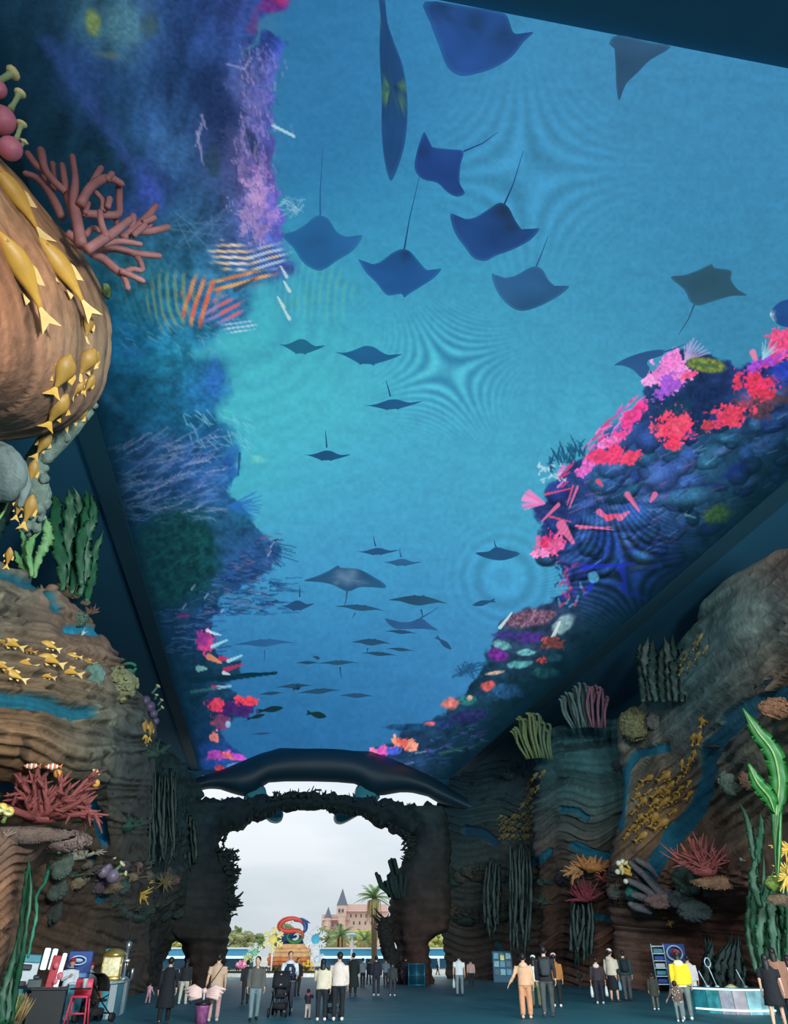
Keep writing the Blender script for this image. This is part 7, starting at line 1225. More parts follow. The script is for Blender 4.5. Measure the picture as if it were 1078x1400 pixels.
mb = MB(); mb.box(p + [0, 0, .06], (.56, .5, .12), None, .03); mb.build('base', M_GOLDM, t); mb = MB(); mb.box(p + [0, 0, .36], (.5, .44, .5), None, .02); mb.build('case', mat('warm_lit_case', (236, 222, 176), .2, noise=.35, nscale=14, emit=.12), t); mb = MB(); mb.lathe(p + [0, 0, .61], [(.36, 0), (.34, .08), (.2, .18), (.03, .22)], 14); mb.build('lid', M_GOLDM, t)
for sx_ in (-1, 1): mb = MB(); mb.tube([p + [sx_ * .26, -.23, .1], p + [sx_ * .26, -.23, .62]], .02, 6, round_end=False); mb.build('post', M_GOLDM, t)
p = at(167, 1346, 27.2); p[2] = .9; t = thing('drink_tower', 'tall slim metal drink dispenser on the curved counter', 'dispenser', p); mb = MB(); mb.lathe(p, [(.16, 0), (.16, .06), (.05, .1), (.05, .8), (.09, .84), (.09, .98), (.03, 1.02)], 12); mb.build('column', M_MET, t); mb = MB(); mb.box(p + [0, -.1, .5], (.26, .1, .1), None, .02); mb.build('tap_block', M_MET, t); mb = MB(); mb.tube([p + [-.08, -.14, .48], p + [-.08, -.14, .36]], .02, 6); mb.tube([p + [.08, -.14, .48], p + [.08, -.14, .36]], .02, 6); mb.build('tap', M_GOLDM, t)
for i, (x, r, h_, m_, l) in enumerate(((160, .07, .3, M_MET, 'short metal canister left of the drink dispenser'), (173, .08, .26, M_BLKP, 'black canister right of the drink dispenser'), (178, .06, .34, M_MET, 'slim metal canister at the right end of the curved counter'))):
    p = at(x, 1346, 27.6 + .3 * i); p[2] = .9; t = thing('canister', l, 'canister', p); mb = MB(); mb.lathe(p, [(r, 0), (r, h_ * .8), (r * .7, h_ * .86)], 10); mb.build('body', m_, t); mb = MB(); mb.lathe(p + [0, 0, h_ * .86], [(r * .75, 0), (r * .75, h_ * .08), (r * .2, h_ * .16)], 10); mb.build('lid', M_BLKP, t)
t = thing('hanging_sign', 'small teal rectangular sign behind the popcorn machine', 'sign', ground(154, 29.5)); cbx(144, 164, 1297, 1308, 29.5, .12, mat('sign_teal', (60, 140, 150), .5), 'board', t); cbx(153, 155, 1308, 1380, 29.55, .06, M_SLOT, 'post', t, z0=0)
t = thing('high_chair', 'red toddler high chair in front of the stall', 'chair', ground(122, 24.2)); g = ground(122, 24.2); M_PK = mat('high_chair_red', (206, 60, 84), .45)
for sx_ in (-1, 1):
    for sy_ in (-1, 1): mb = MB(); mb.tube([g + [sx_ * .26, sy_ * .24, 0], g + [sx_ * .19, sy_ * .17, .62]], .025, 6, round_end=False); mb.build('leg', M_PK, t)
mb = MB(); mb.box(g + [0, 0, .62], (.44, .40, .06), None, .02); mb.build('seat', M_PK, t); mb = MB(); mb.box(g + [0, .2, .82], (.44, .05, .40), None, .02); mb.build('backrest', M_PK, t); mb = MB(); mb.box(g + [0, -.22, .80], (.5, .3, .04), None, .015); mb.build('tray', mat('tray_dark', (40, 30, 34), .4), t); mb = MB(); mb.box(g + [0, -.2, .26], (.44, .04, .04)); mb.build('footrest', M_PK, t)
p = g + np.array([.08, -.22, .822]); t = thing('paper_cup', 'white paper cup on the high chair tray', 'cup', p); mb = MB(); mb.lathe(p, [(.045, 0), (.062, .17), (.066, .18)], 12); mb.build('cup', M_WPAN, t); mb = MB(); mb.lathe(p + [0, 0, .178], [(.07, 0), (.07, .02), (.05, .03)], 12); mb.build('lid', M_WPAN, t)
def stroller(px, D, face, lab, col, kid=None, s=1.0):
    g = ground(px, D); t = thing('stroller', lab, 'stroller', g); R_ = rotz(face); q = lambda x, y, z: g + R_ @ np.array([x, y, z]) * s; mf = mat('stroller_frame', (24, 26, 28), .4, .5); mc = mat('stroller_cloth_%d_%d_%d' % col, col, .85, noise=.15)
    for sx_ in (-1, 1):
        for nm, P in (('frame', [q(sx_ * .24, -.42, .12), q(sx_ * .24, .0, .48), q(sx_ * .24, .42, .98)]), ('frame', [q(sx_ * .24, .36, .12), q(sx_ * .24, .05, .52), q(sx_ * .24, -.2, .62)])): mb = MB(); mb.tube(P, .016, 6); mb.build(nm, mf, t)
        for y_ in (-.42, .36): mb = MB(); c = q(sx_ * .26, y_, .11); ax = R_ @ np.array([1.0, 0, 0]); u2, w2 = frame(ax); mb.lathe(c, [(.03, -.03), (.11 * s, -.025), (.11 * s, .025), (.03, .03)], 14, np.stack([u2, w2, ax], 1)); mb.build('wheel', M_BLKP, t)
    mb = MB(); mb.tube([q(-.24, .42, .98), q(0, .46, 1.0), q(.24, .42, .98)], .02, 6); mb.build('handle', mf, t)
    mb = MB(); mb.box(q(0, -.02, .50), (.42 * s, .40 * s, .07), R_, .02); mb.box(q(0, .20, .72), (.42 * s, .07, .5 * s), R_ @ np.array([[1, 0, 0], [0, .94, .34], [0, -.34, .94]]), .02); mb.build('seat', mc, t)
    mb = MB(); V = []
    for i in range(9):
        a = math.pi * (-.05 + .62 * i / 8.); V.append([q(sx_ * .25, .20 - .44 * math.sin(a) * .9, .78 + .36 * math.cos(a)) for sx_ in (-1, -.5, 0, .5, 1)])
    V = np.array(V); mb.add(V.reshape(-1, 3), [(i * 5 + j, i * 5 + j + 1, (i + 1) * 5 + j + 1, (i + 1) * 5 + j) for i in range(8) for j in range(4)]); o = mb.build('canopy', mc, t); so = o.modifiers.new('thick', 'SOLIDIFY'); so.thickness = .02
    mb = MB(); mb.box(q(0, .05, .24), (.4 * s, .5 * s, .18 * s), R_, .03); mb.build('basket', mc, t); mb = MB(); mb.box(q(0, -.36, .20), (.36 * s, .14, .03), R_, .01); mb.build('footrest', mf, t)
    return g, q
stroller(143, 26.0 - 1.0, 2.4, 'black pushchair parked at the stall counter', (34, 30, 32))
# leafy pot at the lower left corner
t = thing('planted_tub', 'tub of green and straw coloured grasses at the lower left corner', 'plant', ground(31, 21.0)); g = ground(31, 21.0); mb = MB(); mb.lathe(g, [(.28, 0), (.33, .3), (.30, .34)], 16); mb.build('tub', mat('tub_brown', (96, 76, 56), .8, noise=.3), t); rg = random.Random(5)
for nm, m_, n, zz, l in (('grass', mat('straw_grass', (172, 140, 92), .8, noise=.3), 130, .45, .35), ('foliage', mat('tub_foliage', (84, 120, 66), .7, noise=.3), 90, .62, .3)):
    mb = MB()
    for i in range(n): a = rg.uniform(0, 6.28); r_ = rg.uniform(0, .27); q = g + np.array([r_ * math.cos(a) - (.10 if nm == 'foliage' else -.06), r_ * math.sin(a), .3]); d = np.array([math.cos(a) * rg.uniform(.1, .6), math.sin(a) * .4, rg.uniform(.5, 1)]); mb.blade([q, q + d * l * .6 + [0, 0, zz * .2], q + d * l * 1.1 + [0, 0, zz * .35]], [.02, .035, .006], (-math.sin(a), math.cos(a), .1), .01)
    o = mb.build(nm, m_, t); o['kind'] = 'stuff'
# right side machines
t = thing('map_kiosk', 'blue upright kiosk with a white ring emblem against the right cliff', 'kiosk', ground(922, 43)); cbx(907, 938, 1290, 1360, 43, .6, M_BLUP, 'board', t, z0=0); oval(923, 1303, 10, 8.5, 42.7, mat('sign_white', (206, 222, 236), .5), 'emblem_ring', t, 1.0); oval(923, 1303, 5, 4, 42.7, mat('emblem_red', (170, 50, 60), .5), 'emblem_mark', t); cbx(909, 936, 1335, 1350, 42.95, .08, mat('sign_light_blue', (110, 160, 210), .5), 'band', t)
t = thing('wire_rack', 'white wire leaflet rack beside the blue kiosk', 'rack', ground(900, 42.6)); M_RK = mat('rack_white_metal', (170, 190, 196), .4, .3)
for x in (892, 909): g = ground(x, 42.6); zt = Y0(x, 42.6, 1291); mb = MB(); mb.tube([g, g + [0, 0, zt]], .03, 6); mb.build('upright', M_RK, t)
for y in (1293, 1303, 1313, 1323, 1334, 1345): cbx(892, 909, y, y + 1.4, 42.6, .4, M_RK, 'shelf', t, bev=.005)
for i, y in enumerate((1297, 1307, 1317, 1327, 1338)): cbx(894, 907, y, y + 6, 42.75, .2, (M_TEALP, M_BLUP, M_WPAN)[i % 3], 'leaflet_box', t)
t = thing('photo_kiosk', 'slim blue kiosk with a bright white screen by the teal cliff', 'kiosk', ground(857, 45.5)); cbx(850, 865, 1297, 1356, 45.5, .4, M_BLUP, 'cabinet', t, z0=0); cbx(851.5, 861, 1304, 1322, 45.45, .06, mat('kiosk_screen', (214, 236, 252), .4, noise=.1, emit=1.0), 'screen', t); cbx(851, 864, 1298, 1303, 45.45, .06, mat('kiosk_header', (60, 110, 200), .4, emit=.5), 'header', t)
t = thing('vending_machine', 'teal vending machine with glowing product windows at the far right cliff', 'machine', ground(686, 54.5)); cbx(673, 700, 1300.5, 1345, 54.5, .8, mat('vending_teal', (40, 100, 130), .5, noise=.1), 'cabinet', t, z0=0)
for i in range(3):
    for j in range(3): cbx(675 + i * 8.2, 681.5 + i * 8.2, 1303 + j * 11, 1311 + j * 11, 54.4, .08, mat('vending_window_%d' % ((i * 2 + j) % 3), ((70, 140, 170), (120, 170, 180), (36, 84, 110))[(i * 2 + j) % 3], .3, noise=.5, nscale=9, emit=.25), 'window', t, bev=.005)
cbx(684, 689, 1306, 1313, 54.3, .08, mat('vending_yellow', (200, 200, 110), .4, emit=.4), 'poster', t, bev=.005)
t = thing('lit_counter', 'low curved counter with bright white rims and picture panels at the right', 'counter', ground(990, 28.8)); cs = [(938, 29.4), (955, 29.0), (972, 28.7), (990, 28.5), (1008, 28.5), (1026, 28.7), (1042, 29.0)]; zt = Y0(990, 28.5, 1353)
pm = [mat('panel_teal_photo', (40, 120, 130), .4, noise=.6, nscale=3, emit=.22), mat('panel_teal_photo_b', (60, 140, 146), .4, noise=.6, nscale=4, emit=.22), mat('panel_grey_pink', (150, 150, 160), .4, noise=.35, nscale=5, emit=.22), mat('panel_grey_pink_b', (160, 150, 156), .4, noise=.35, nscale=4, emit=.22), mat('panel_white_teal', (150, 200, 206), .4, noise=.5, nscale=3, emit=.25)]
for i in range(6):
    a, b = ground(*cs[i]), ground(*cs[i + 1]); e = (b - a) * .03; mb = MB(); mb.prism([a + e, b - e, b - e + [0.1, .5, 0], a + e + [.1, .5, 0]], (0, 0, zt * .96)); mb.build('panel', pm[min(i, 4)], t, smooth_=False)
for z_ in (.10, zt): mb = MB(); mb.tube([ground(*c) - _h * .03 + np.array([0, 0, z_]) for c in cs], .028, 6); mb.build('lit_rim', M_GLOW, t)
mb = MB(); mb.prism([ground(*c) + np.array([0, 0, zt]) for c in cs] + [ground(*c) + np.array([.1, .5, zt]) for c in cs[::-1]], (0, 0, .05)); mb.build('top', mat('counter_top_teal', (40, 90, 100), .3), t, smooth_=False)
for i, (x, y0, ring) in enumerate(((959, 1328, 0), (972, 1322, 1), (1010, 1326, 0))):
    p = ground(x, 28.9); p[2] = zt + .05; t = thing('display_rod', ('thin display rod on the lit counter, left of three', 'display rod topped by a ring on the lit counter', 'thin display rod on the lit counter, right of three')[i], 'rod', p); q = at(x - 3, y0, 28.9); mb = MB(); mb.tube([p, q], .018, 6); mb.build('rod', M_RK, t); mb = MB(); mb.lathe(p, [(.07, 0), (.07, .03), (.02, .05)], 10); mb.build('foot', M_RK, t)
    if ring: mb = MB(); mb.tube([q + np.array([math.cos(a) * .1, 0, .12 + math.sin(a) * .13]) for a in np.linspace(0, 6.283, 15)], .018, 6, round_end=False); mb.build('ring', M_RK, t)
t = thing('striped_board', 'small yellow and white toy on the lit counter between the rods', 'toy', at(1000, 1346, 28.8)); p = at(1000, 1349, 28.8); p[2] = zt + .05; t.location = p; mb = MB(); mb.lathe(p, [(.16, 0), (.14, .04), (.03, .09)], 10); mb.build('cone', mat('toy_yellow', (190, 176, 110), .5), t); mb = MB(); mb.lathe(p, [(.20, 0), (.20, .015)], 12); mb.build('brim', M_WPAN, t)
# winged toy on its bucket
t = thing('winged_toy', 'pale pink winged toy on a purple patterned bucket beside the man with the crossbody bag', 'toy', ground(286, 24.0)); g = ground(286, 24.0); mb = MB(); mb.lathe(g, [(.15, 0), (.19, .36), (.20, .40)], 16); mb.build('bucket', mat('bucket_purple_pink', (150, 84, 130), .4, noise=.6, nscale=9), t); mb = MB(); mb.lathe(g + [0, 0, .40], [(.21, 0), (.21, .05), (.08, .12)], 16); mb.build('lid', mat('bucket_black', (30, 26, 32), .4), t); mb = MB(); mb.tube([g + [0, 0, .5], g + [0, 0, .74]], .03, 6); mb.build('stem', M_WPAN, t)
for sg_ in (-1, 1):
    mb = MB()
    for j in range(5): mb.blade([g + _R * sg_ * .06 + np.array([0, 0, .72 - j * .03]), g + _R * sg_ * (.30 + .02 * j) + np.array([0, 0, .80 - j * .06]), g + _R * sg_ * (.58 - .06 * j) + np.array([0, 0, .75 - j * .08])], [.04, .08, .02], (0, 0, 1), .04, .1, j)
    mb.build('wing', mat('wing_pale_pink', (236, 196, 186), .7, noise=.12), t)
mb = MB(); mb.ell(g + [0, 0, .72], .07, None, 12, 8); mb.build('knot', mat('wing_pale_pink', (236, 196, 186)), t)
# ================================================================ people
SKIN = mat('skin', (206, 160, 134), .6, noise=.06); HAIRC = {'black': mat('hair_black', (26, 22, 22), .55, noise=.2, nscale=30), 'brown': mat('hair_brown', (56, 38, 32), .55, noise=.2, nscale=30), 'maroon': mat('hair_maroon', (84, 30, 36), .55, noise=.2, nscale=30)}
M_EYE = mat('eye_dark', (24, 18, 16), .3); M_LIP = mat('lip', (164, 96, 88), .5)
def cloth(c): return mat('cloth_%d_%d_%d' % c, c, .85, noise=.12, nscale=8, bump=.25, bscale=9)
ARM = {'down': ((.225, .02, 1.10), (.235, -.06, .85)), 'push': ((.23, -.02, 1.12), (.20, -.32, 1.02)), 'phone': ((.22, -.05, 1.11), (.07, -.26, 1.22)), 'swf': ((.23, -.10, 1.12), (.23, -.27, .93)), 'swb': ((.23, .15, 1.13), (.24, .18, .89)), 'out': ((.28, .02, 1.12), (.42, -.02, .90)), 'up': ((.26, -.1, 1.18), (.20, -.24, 1.40)), 'bag': ((.24, .02, 1.10), (.27, -.03, .84))}
_jobs = []
def remesh_obj(name, mb, m, parent, voxel, extra=None):
    me = mb.mesh(name, m); o = bpy.data.objects.new(name, me); COL.objects.link(o); o.parent = parent
    r = o.modifiers.new('r', 'REMESH'); r.mode = 'VOXEL'; r.voxel_size = voxel; r.use_smooth_shade = True
    s = o.modifiers.new('s', 'SMOOTH'); s.factor = .5; s.iterations = 2
    _jobs.append((o, extra)); return o
def hand(mb, wr, d, nrm, k, curl=.5):
    """palm, four unequal bent fingers and a thumb leaving the side of the palm"""
    d = d / np.linalg.norm(d); sd = np.cross(d, nrm); sd /= np.linalg.norm(sd); nn = np.cross(sd, d)
    M = np.stack([sd, d, nn], 1); mb.ell(wr + d * .045 * k, np.array([.040, .052, .017]) * k, M, 10, 6)
    for i, (l, off) in enumerate(((.062, .027), (.074, .009), (.069, -.009), (.054, -.026))):
        b = wr + (d * .078 + sd * off) * k; d1 = d * math.cos(curl * .6) + nn * math.sin(curl * .6); d2 = d * math.cos(curl * 1.6) + nn * math.sin(curl * 1.6)
        mb.tube([b, b + d1 * l * .5 * k, b + d1 * l * .5 * k + d2 * l * .5 * k], [.0095 * k, .009 * k, .0075 * k], 6)
    b = wr + (d * .03 + sd * .036) * k; dt = d * .6 + sd * .65 + nn * .3; mb.tube([b, b + dt * .035 * k, b + (dt * .035 + (d * .8 + sd * .2 + nn * .35) * .03) * k], [.012 * k, .0105 * k, .008 * k], 6)
def person(px, hy, fy, face, label, top, bottom, arms=('down', 'down'), stride=.12, hair=('black', 'short'), sleeves=1.0, hem=.86, bot='trousers', shoes=(40, 40, 44), extras=(), D=None, lean=0.0, name='person', child=False, width=1.15, sit=False, headturn=0.0, skin=None, tee=None):
    if D is None: G = onz(px, fy, 0); D = math.hypot(G[0], G[1])
    G = ground(px, D); lo, hi = .4, 2.3
    for _ in range(30):
        m_ = (lo + hi) / 2
        if proj(G + np.array([0, 0, m_]))[1] > hy: lo = m_
        else: hi = m_
    H = m_ if not sit else 1.66; s = H / 1.72; t = thing(name, label, 'person', G)
    f = math.radians(face); yaw = math.atan2(G[0], G[1])                        # 0 = towards the camera
    Rz = rotz(-yaw + f)
    if child: cs = 1.28
    else: cs = 1.0
    drop = .40 if sit else 0.0
    def J(x, y, z): 
        y2 = y - lean * max(0, z - .9); return Rz @ np.array([x * width * s, y2 * s, (z - drop) * s])
    hd = cs * 1.06                                                                      # head scale of children
    hz = 1.60 if not child else 1.555
    st = stride
    if sit: legs = [[(sx * .10, 0, .90), (sx * .13, -.42, .92), (sx * .13, -.46, .48)] for sx in (-1, 1)]
    else: legs = [[(sx * .095, 0, .90), (sx * .10, -st * sg * .55 - .02, .48), (sx * .10, -st * sg + (.10 * st * 2 if sg < 0 else 0), .085 + (.05 * st * 2 if sg < 0 else 0))] for sx, sg in ((-1, 1), (1, -1))]
    A = [[(sx * .185, .0, 1.385)] + [(sx * a[0], a[1], a[2]) for a in ARM[arms[0 if sx < 0 else 1]]] for sx in (-1, 1)]
    sk = SKIN
    # --- body, one continuous surface
    b = MB(); X_ = Rz @ np.array([1.0, 0, 0])
    tor = [J(0, 0, z) for z in (.84, .92, 1.02, 1.12, 1.25, 1.36, 1.43)]; b.tube(tor, [q * s * width for q in (.13, .15, .142, .132, .152, .15, .08)], 12, up=X_, flat=.66)
    b.tube([J(0, 0, 1.40), J(0, -.008, 1.47), J(0, -.015, hz - .06)], [.062 * s, .054 * s, .054 * s], 10)
    hc = J(0, -.018, hz); fw = rotz(math.radians(headturn)) @ (Rz @ np.array([0, -1.0, 0])); fx = np.cross(np.array([0, 0, 1.0]), fw) * -1; fx = -fx; MH = np.stack([fx, -fw, np.array([0, 0, 1.0])], 1); k = s * hd
    b.ell(hc + [0, 0, .02 * k], np.array([.076, .093, .098]) * k, MH, 16, 12); b.ell(hc + fw * .022 * k + [0, 0, -.045 * k], np.array([.060, .068, .064]) * k, MH, 14, 10); b.ell(hc + fw * .094 * k + [0, 0, -.018 * k], np.array([.016, .022, .026]) * k, MH, 8, 6)
    for sg in (-1, 1): b.ell(hc + fx * sg * .077 * k + [0, 0, -.01 * k], np.array([.014, .022, .032]) * k, MH, 8, 6)
    for a in A: b.tube([J(*a[0]), J(*[(p + q) / 2 for p, q in zip(a[0], a[1])]), J(*a[1]), J(*[(p + q) / 2 for p, q in zip(a[1], a[2])]), J(*a[2])], [.056 * s, .05 * s, .042 * s, .04 * s, .030 * s], 9)
    for l in legs:
        b.tube([J(*l[0]), J(*[(p + q) / 2 for p, q in zip(l[0], l[1])]), J(*l[1]), J(*[(p * .6 + q * .4) for p, q in zip(l[1], l[2])]), J(*l[2])], [.090 * s, .078 * s, .058 * s, .056 * s, .038 * s], 10)
        an = l[2]; b.tube([J(an[0], an[1] + .03, an[2] - .035), J(an[0] * 1.1, an[1] - .14, an[2] - .05)], [.036 * s, .030 * s], 8)
    ex = MB(); ex.cur = 0
    for a in A:
        w_ = J(*a[2]); d = w_ - J(*a[1]); inn = -np.sign(a[0][0]) * X_; hand(ex, w_, d, inn if abs(d @ inn) < .8 * np.linalg.norm(d) else np.array([0, 0, -1.0]), s, .55)
    ex.cur = 1
    for sg in (-1, 1): ex.ell(hc + fx * sg * .031 * k + fw * .084 * k + [0, 0, .012 * k], np.array([.014, .008, .008]) * k, MH, 8, 5)
    ex.cur = 2; ex.ell(hc + fw * .086 * k + [0, 0, -.058 * k], np.array([.024, .010, .008]) * k, MH, 8, 5)
    ob = remesh_obj('body', b, [sk, M_EYE, M_LIP], t, .021 * max(s, .55), ex)
    # --- clothing
    tp = MB(); zs = np.append(np.linspace(hem, 1.36, 6), [1.42, 1.475]); prof = np.interp(zs, [.3, .60, .86, .95, 1.1, 1.26, 1.36, 1.42, 1.475], [.26, .235, .194, .180, .172, .180, .176, .128, .074])
    tp.tube([J(0, 0, z) for z in zs], [q * s * width for q in prof], 14, up=X_, flat=.70, round_end=False)
    for a in A:
        e = a[1]; w_ = a[2]; P = [J(*a[0]), J(*[(p + q) / 2 for p, q in zip(a[0], e)])]
        R__ = [.072 * s, .066 * s]
        if sleeves > .6: q = [p + (r - p) * .86 * sleeves for p, r in zip(e, w_)]; P += [J(*e), J(*q)]; R__ += [.058 * s, .046 * s]
        else: P[-1] = J(*[p + (q - p) * .72 for p, q in zip(a[0], e)]); R__[-1] = .068 * s
        tp.tube(P, R__, 10, round_end=False)
    o = remesh_obj('jacket' if sleeves > .6 else 'shirt', tp, cloth(top), t, .027 * max(s, .6))
    if tee: 
        q = MB(); q.tube([J(0, -.075, z) for z in (.90, 1.1, 1.3, 1.42)], [.075 * s, .07 * s, .075 * s, .05 * s], 10, up=X_, flat=.75); q.build('shirt', cloth(tee)).parent = t
    if bot in ('trousers', 'shorts', 'wide'):
        tr = MB(); tr.tube([J(0, 0, z) for z in (.80, .88, .96, 1.02)], [.12 * s * width, .165 * s * width, .16 * s * width, .148 * s * width], 12, up=X_, flat=.74, round_end=False)
        for l in legs:
            if bot == 'shorts': tr.tube([J(*l[0]), J(*[(p + q) / 2 for p, q in zip(l[0], l[1])]), J(*l[1])], [.104 * s, .096 * s, .09 * s], 10, round_end=False)
            else: w_ = 1.25 if bot == 'wide' else 1.0; tr.tube([J(*l[0]), J(*[(p + q) / 2 for p, q in zip(l[0], l[1])]), J(*l[1]), J(*[(p * .5 + q * .5) for p, q in zip(l[1], l[2])]), J(l[2][0], l[2][1], l[2][2] + .01)], [.104 * s, .096 * s, .078 * s * w_, .074 * s * w_, .066 * s * w_], 10, round_end=False)
        remesh_obj('trousers', tr, cloth(bottom), t, .027 * max(s, .6))
    elif bot == 'skirt':
        tr = MB(); tr.tube([J(0, 0, z) for z in (.40, .55, .75, .9, 1.02)], [.215 * s, .205 * s, .19 * s, .172 * s, .148 * s], 14, up=X_, flat=.78, round_end=False); remesh_obj('skirt', tr, cloth(bottom), t, .027 * max(s, .6))
    for l in legs:
        an = l[2]; sh = MB(); h_ = J(an[0], an[1], an[2]); sole = h_[2] - .085 * s
        sh.tube([J(an[0], an[1] + .06, an[2] - .035), J(an[0] * 1.02, an[1] - .02, an[2] - .028), J(an[0] * 1.08, an[1] - .11, an[2] - .042), J(an[0] * 1.1, an[1] - .17, an[2] - .05)], [.042 * s, .050 * s, .046 * s, .034 * s], 9, up=X_); sh.build('shoe', cloth(shoes)).parent = t
    # --- hair and hats
    hm = HAIRC[hair[0]]; hb = MB(); bk = -fw
    def cap(p): return 1.0 if p[2] > -.1 or p[1] > 0 else .86
    hb.ell(hc + bk * .022 * k + [0, 0, .034 * k], np.array([.088, .096, .100]) * k, MH, 16, 10, fn=cap)
    if hair[1] in ('long', 'tail'): 
        w0 = .08 if hair[1] == 'long' else .035; hb.tube([hc + bk * .06 * k + [0, 0, .04 * k], hc + bk * .085 * k + [0, 0, -.06 * k], hc + bk * (.10 if hair[1] == 'long' else .13) * k + [0, 0, -.18 * k], hc + bk * .11 * k + [0, 0, -.30 * k]], [w0 * k, w0 * 1.05 * k, w0 * 1.0 * k, w0 * .6 * k], 10, up=fx, flat=.55)
    hb.build('hair', hm).parent = t
    for e in extras:
        kd = e[0]; c = e[1] if len(e) > 1 else (40, 40, 44)
        if kd == 'cap':
            q = MB(); q.lathe(hc + [0, 0, .055 * k], [(.100 * k, 0), (.100 * k, .03 * k), (.078 * k, .075 * k), (.02 * k, .098 * k)], 14, MH); q.ell(hc + fw * .12 * k + [0, 0, .058 * k], np.array([.070, .075, .010]) * k, MH, 12, 6); q.build('cap', cloth(c)).parent = t
        elif kd == 'hood': q = MB(); q.ell(J(0, .085, 1.40), np.array([.14, .08, .10]) * s, Rz, 12, 8); q.build('hood', cloth(c)).parent = t
        elif kd == 'collar': q = MB(); q.tube([J(.12 * math.sin(a), -.10 * math.cos(a) * .8, 1.43) for a in np.linspace(0, 6.283, 15)], .03 * s, 7, round_end=False); q.build('collar', cloth(c)).parent = t
        elif kd == 'hemband': q = MB(); q.tube([J(0, 0, hem - .05), J(0, 0, hem + .01)], [.176 * s, .182 * s], 14, up=X_, flat=.72, round_end=False); q.build('shirt_hem', cloth(c)).parent = t
        elif kd == 'vest': q = MB(); q.tube([J(0, 0, z) for z in (.88, 1.0, 1.2, 1.36, 1.43)], [.226 * s, .214 * s, .214 * s, .19 * s, .09 * s], 14, up=X_, flat=.74, round_end=False); q.build('vest', cloth(c)).parent = t; q = MB(); q.box(J(0, -.166, 1.22), np.array([.07, .012, .10]) * s, Rz, .004); q.box(J(0, -.166, 1.12), np.array([.11, .012, .035]) * s, Rz, .004); q.build('chest_print', cloth((176, 184, 190))).parent = t
        elif kd == 'backpack':
            q = MB(); q.box(J(0, .19, 1.20), np.array([.30, .17, .42]) * s, Rz, .05 * s); q.box(J(0, .29, 1.10), np.array([.22, .07, .18]) * s, Rz, .03 * s); q.build('backpack', cloth(c)).parent = t; q = MB()
            for sg in (-1, 1): q.tube([J(sg * .11, .12, 1.38), J(sg * .12, 0, 1.455), J(sg * .125, -.125, 1.34), J(sg * .14, -.10, 1.15), J(sg * .15, .10, 1.06)], .02 * s, 6)
            q.build('strap', cloth(c)).parent = t
        elif kd == 'crossbag':
            q = MB(); q.tube([J(-.13, .06, 1.43), J(-.06, .135, 1.3), J(.08, .15, 1.08), J(.19, .10, .93)], .013 * s, 6); q.tube([J(-.13, .06, 1.43), J(-.06, -.13, 1.3), J(.1, -.14, 1.08), J(.19, -.05, .93)], .013 * s, 6); q.build('strap', cloth(c)).parent = t; q = MB(); q.box(J(.20, .06, .86), np.array([.10, .22, .20]) * s, Rz, .03 * s); q.build('shoulder_bag', cloth(c)).parent = t
        elif kd == 'bag':                                                        # carried shopping bag: a thing of its own
            sx = e[2]; a = A[0 if sx < 0 else 1]; h_ = J(*a[2]) + G + np.array([0, 0, -.07 * s]); bt = thing('shopping_bag', e[3], 'bag', h_); q = MB(); V = []
            w_, hh_ = e[4] if len(e) > 4 else (.15, .36)
            for z_, wx, wy in ((-.10, .55, .3), (-.14, .9, .7), (-.14 - hh_ * .6, 1.05, 1.1), (-.12 - hh_, .95, 1.0)): V.append((wx, wy, z_))
            vs = []; n_ = 10
            for wx, wy, z_ in V:
                for i in range(n_): an = 2 * math.pi * i / n_; vs.append(h_ + (Rz @ np.array([.07 * wy * math.cos(an), w_ * wx * math.sin(an), z_])) * s)
            q.add(vs, [(i * n_ + j, i * n_ + (j + 1) % n_, (i + 1) * n_ + (j + 1) % n_, (i + 1) * n_ + j) for i in range(3) for j in range(n_)] + [tuple(range(n_ - 1, -1, -1)), tuple(range(3 * n_, 4 * n_))]); q.build('bag', cloth(c), bt); q = MB()
            for sg in (-1, 1): q.tube([h_ + (Rz @ np.array([0, sg * w_ * .5, -.13])) * s, h_ + (Rz @ np.array([0, sg * .03, .0])) * s], .008 * s, 5)
            q.build('handle', cloth(c), bt)
        elif kd == 'spots':
            q = MB(); r_ = random.Random(6)
            for i in range(46): a_ = r_.uniform(0, 6.28); z_ = r_.uniform(.78, 1.36); q.ell(J(.172 * math.cos(a_), .124 * math.sin(a_), z_), np.array([.03, .02, .03]) * s, None, 6, 4)
            q.build('jacket_pattern', cloth(c)).parent = t
        elif kd == 'phone': a = A[1]; p = J(*a[2]) + G + (J(*a[2]) - J(*a[1])) / np.linalg.norm(J(*a[2]) - J(*a[1])) * .09 * s; bt = thing('phone', e[2], 'phone', p); q = MB(); q.box(p, np.array([.075, .012, .15]) * s, Rz, .006); q.build('case', cloth(c), bt)
    return t
BK = (34, 36, 42); DG = (58, 60, 64); WH = (222, 220, 216)
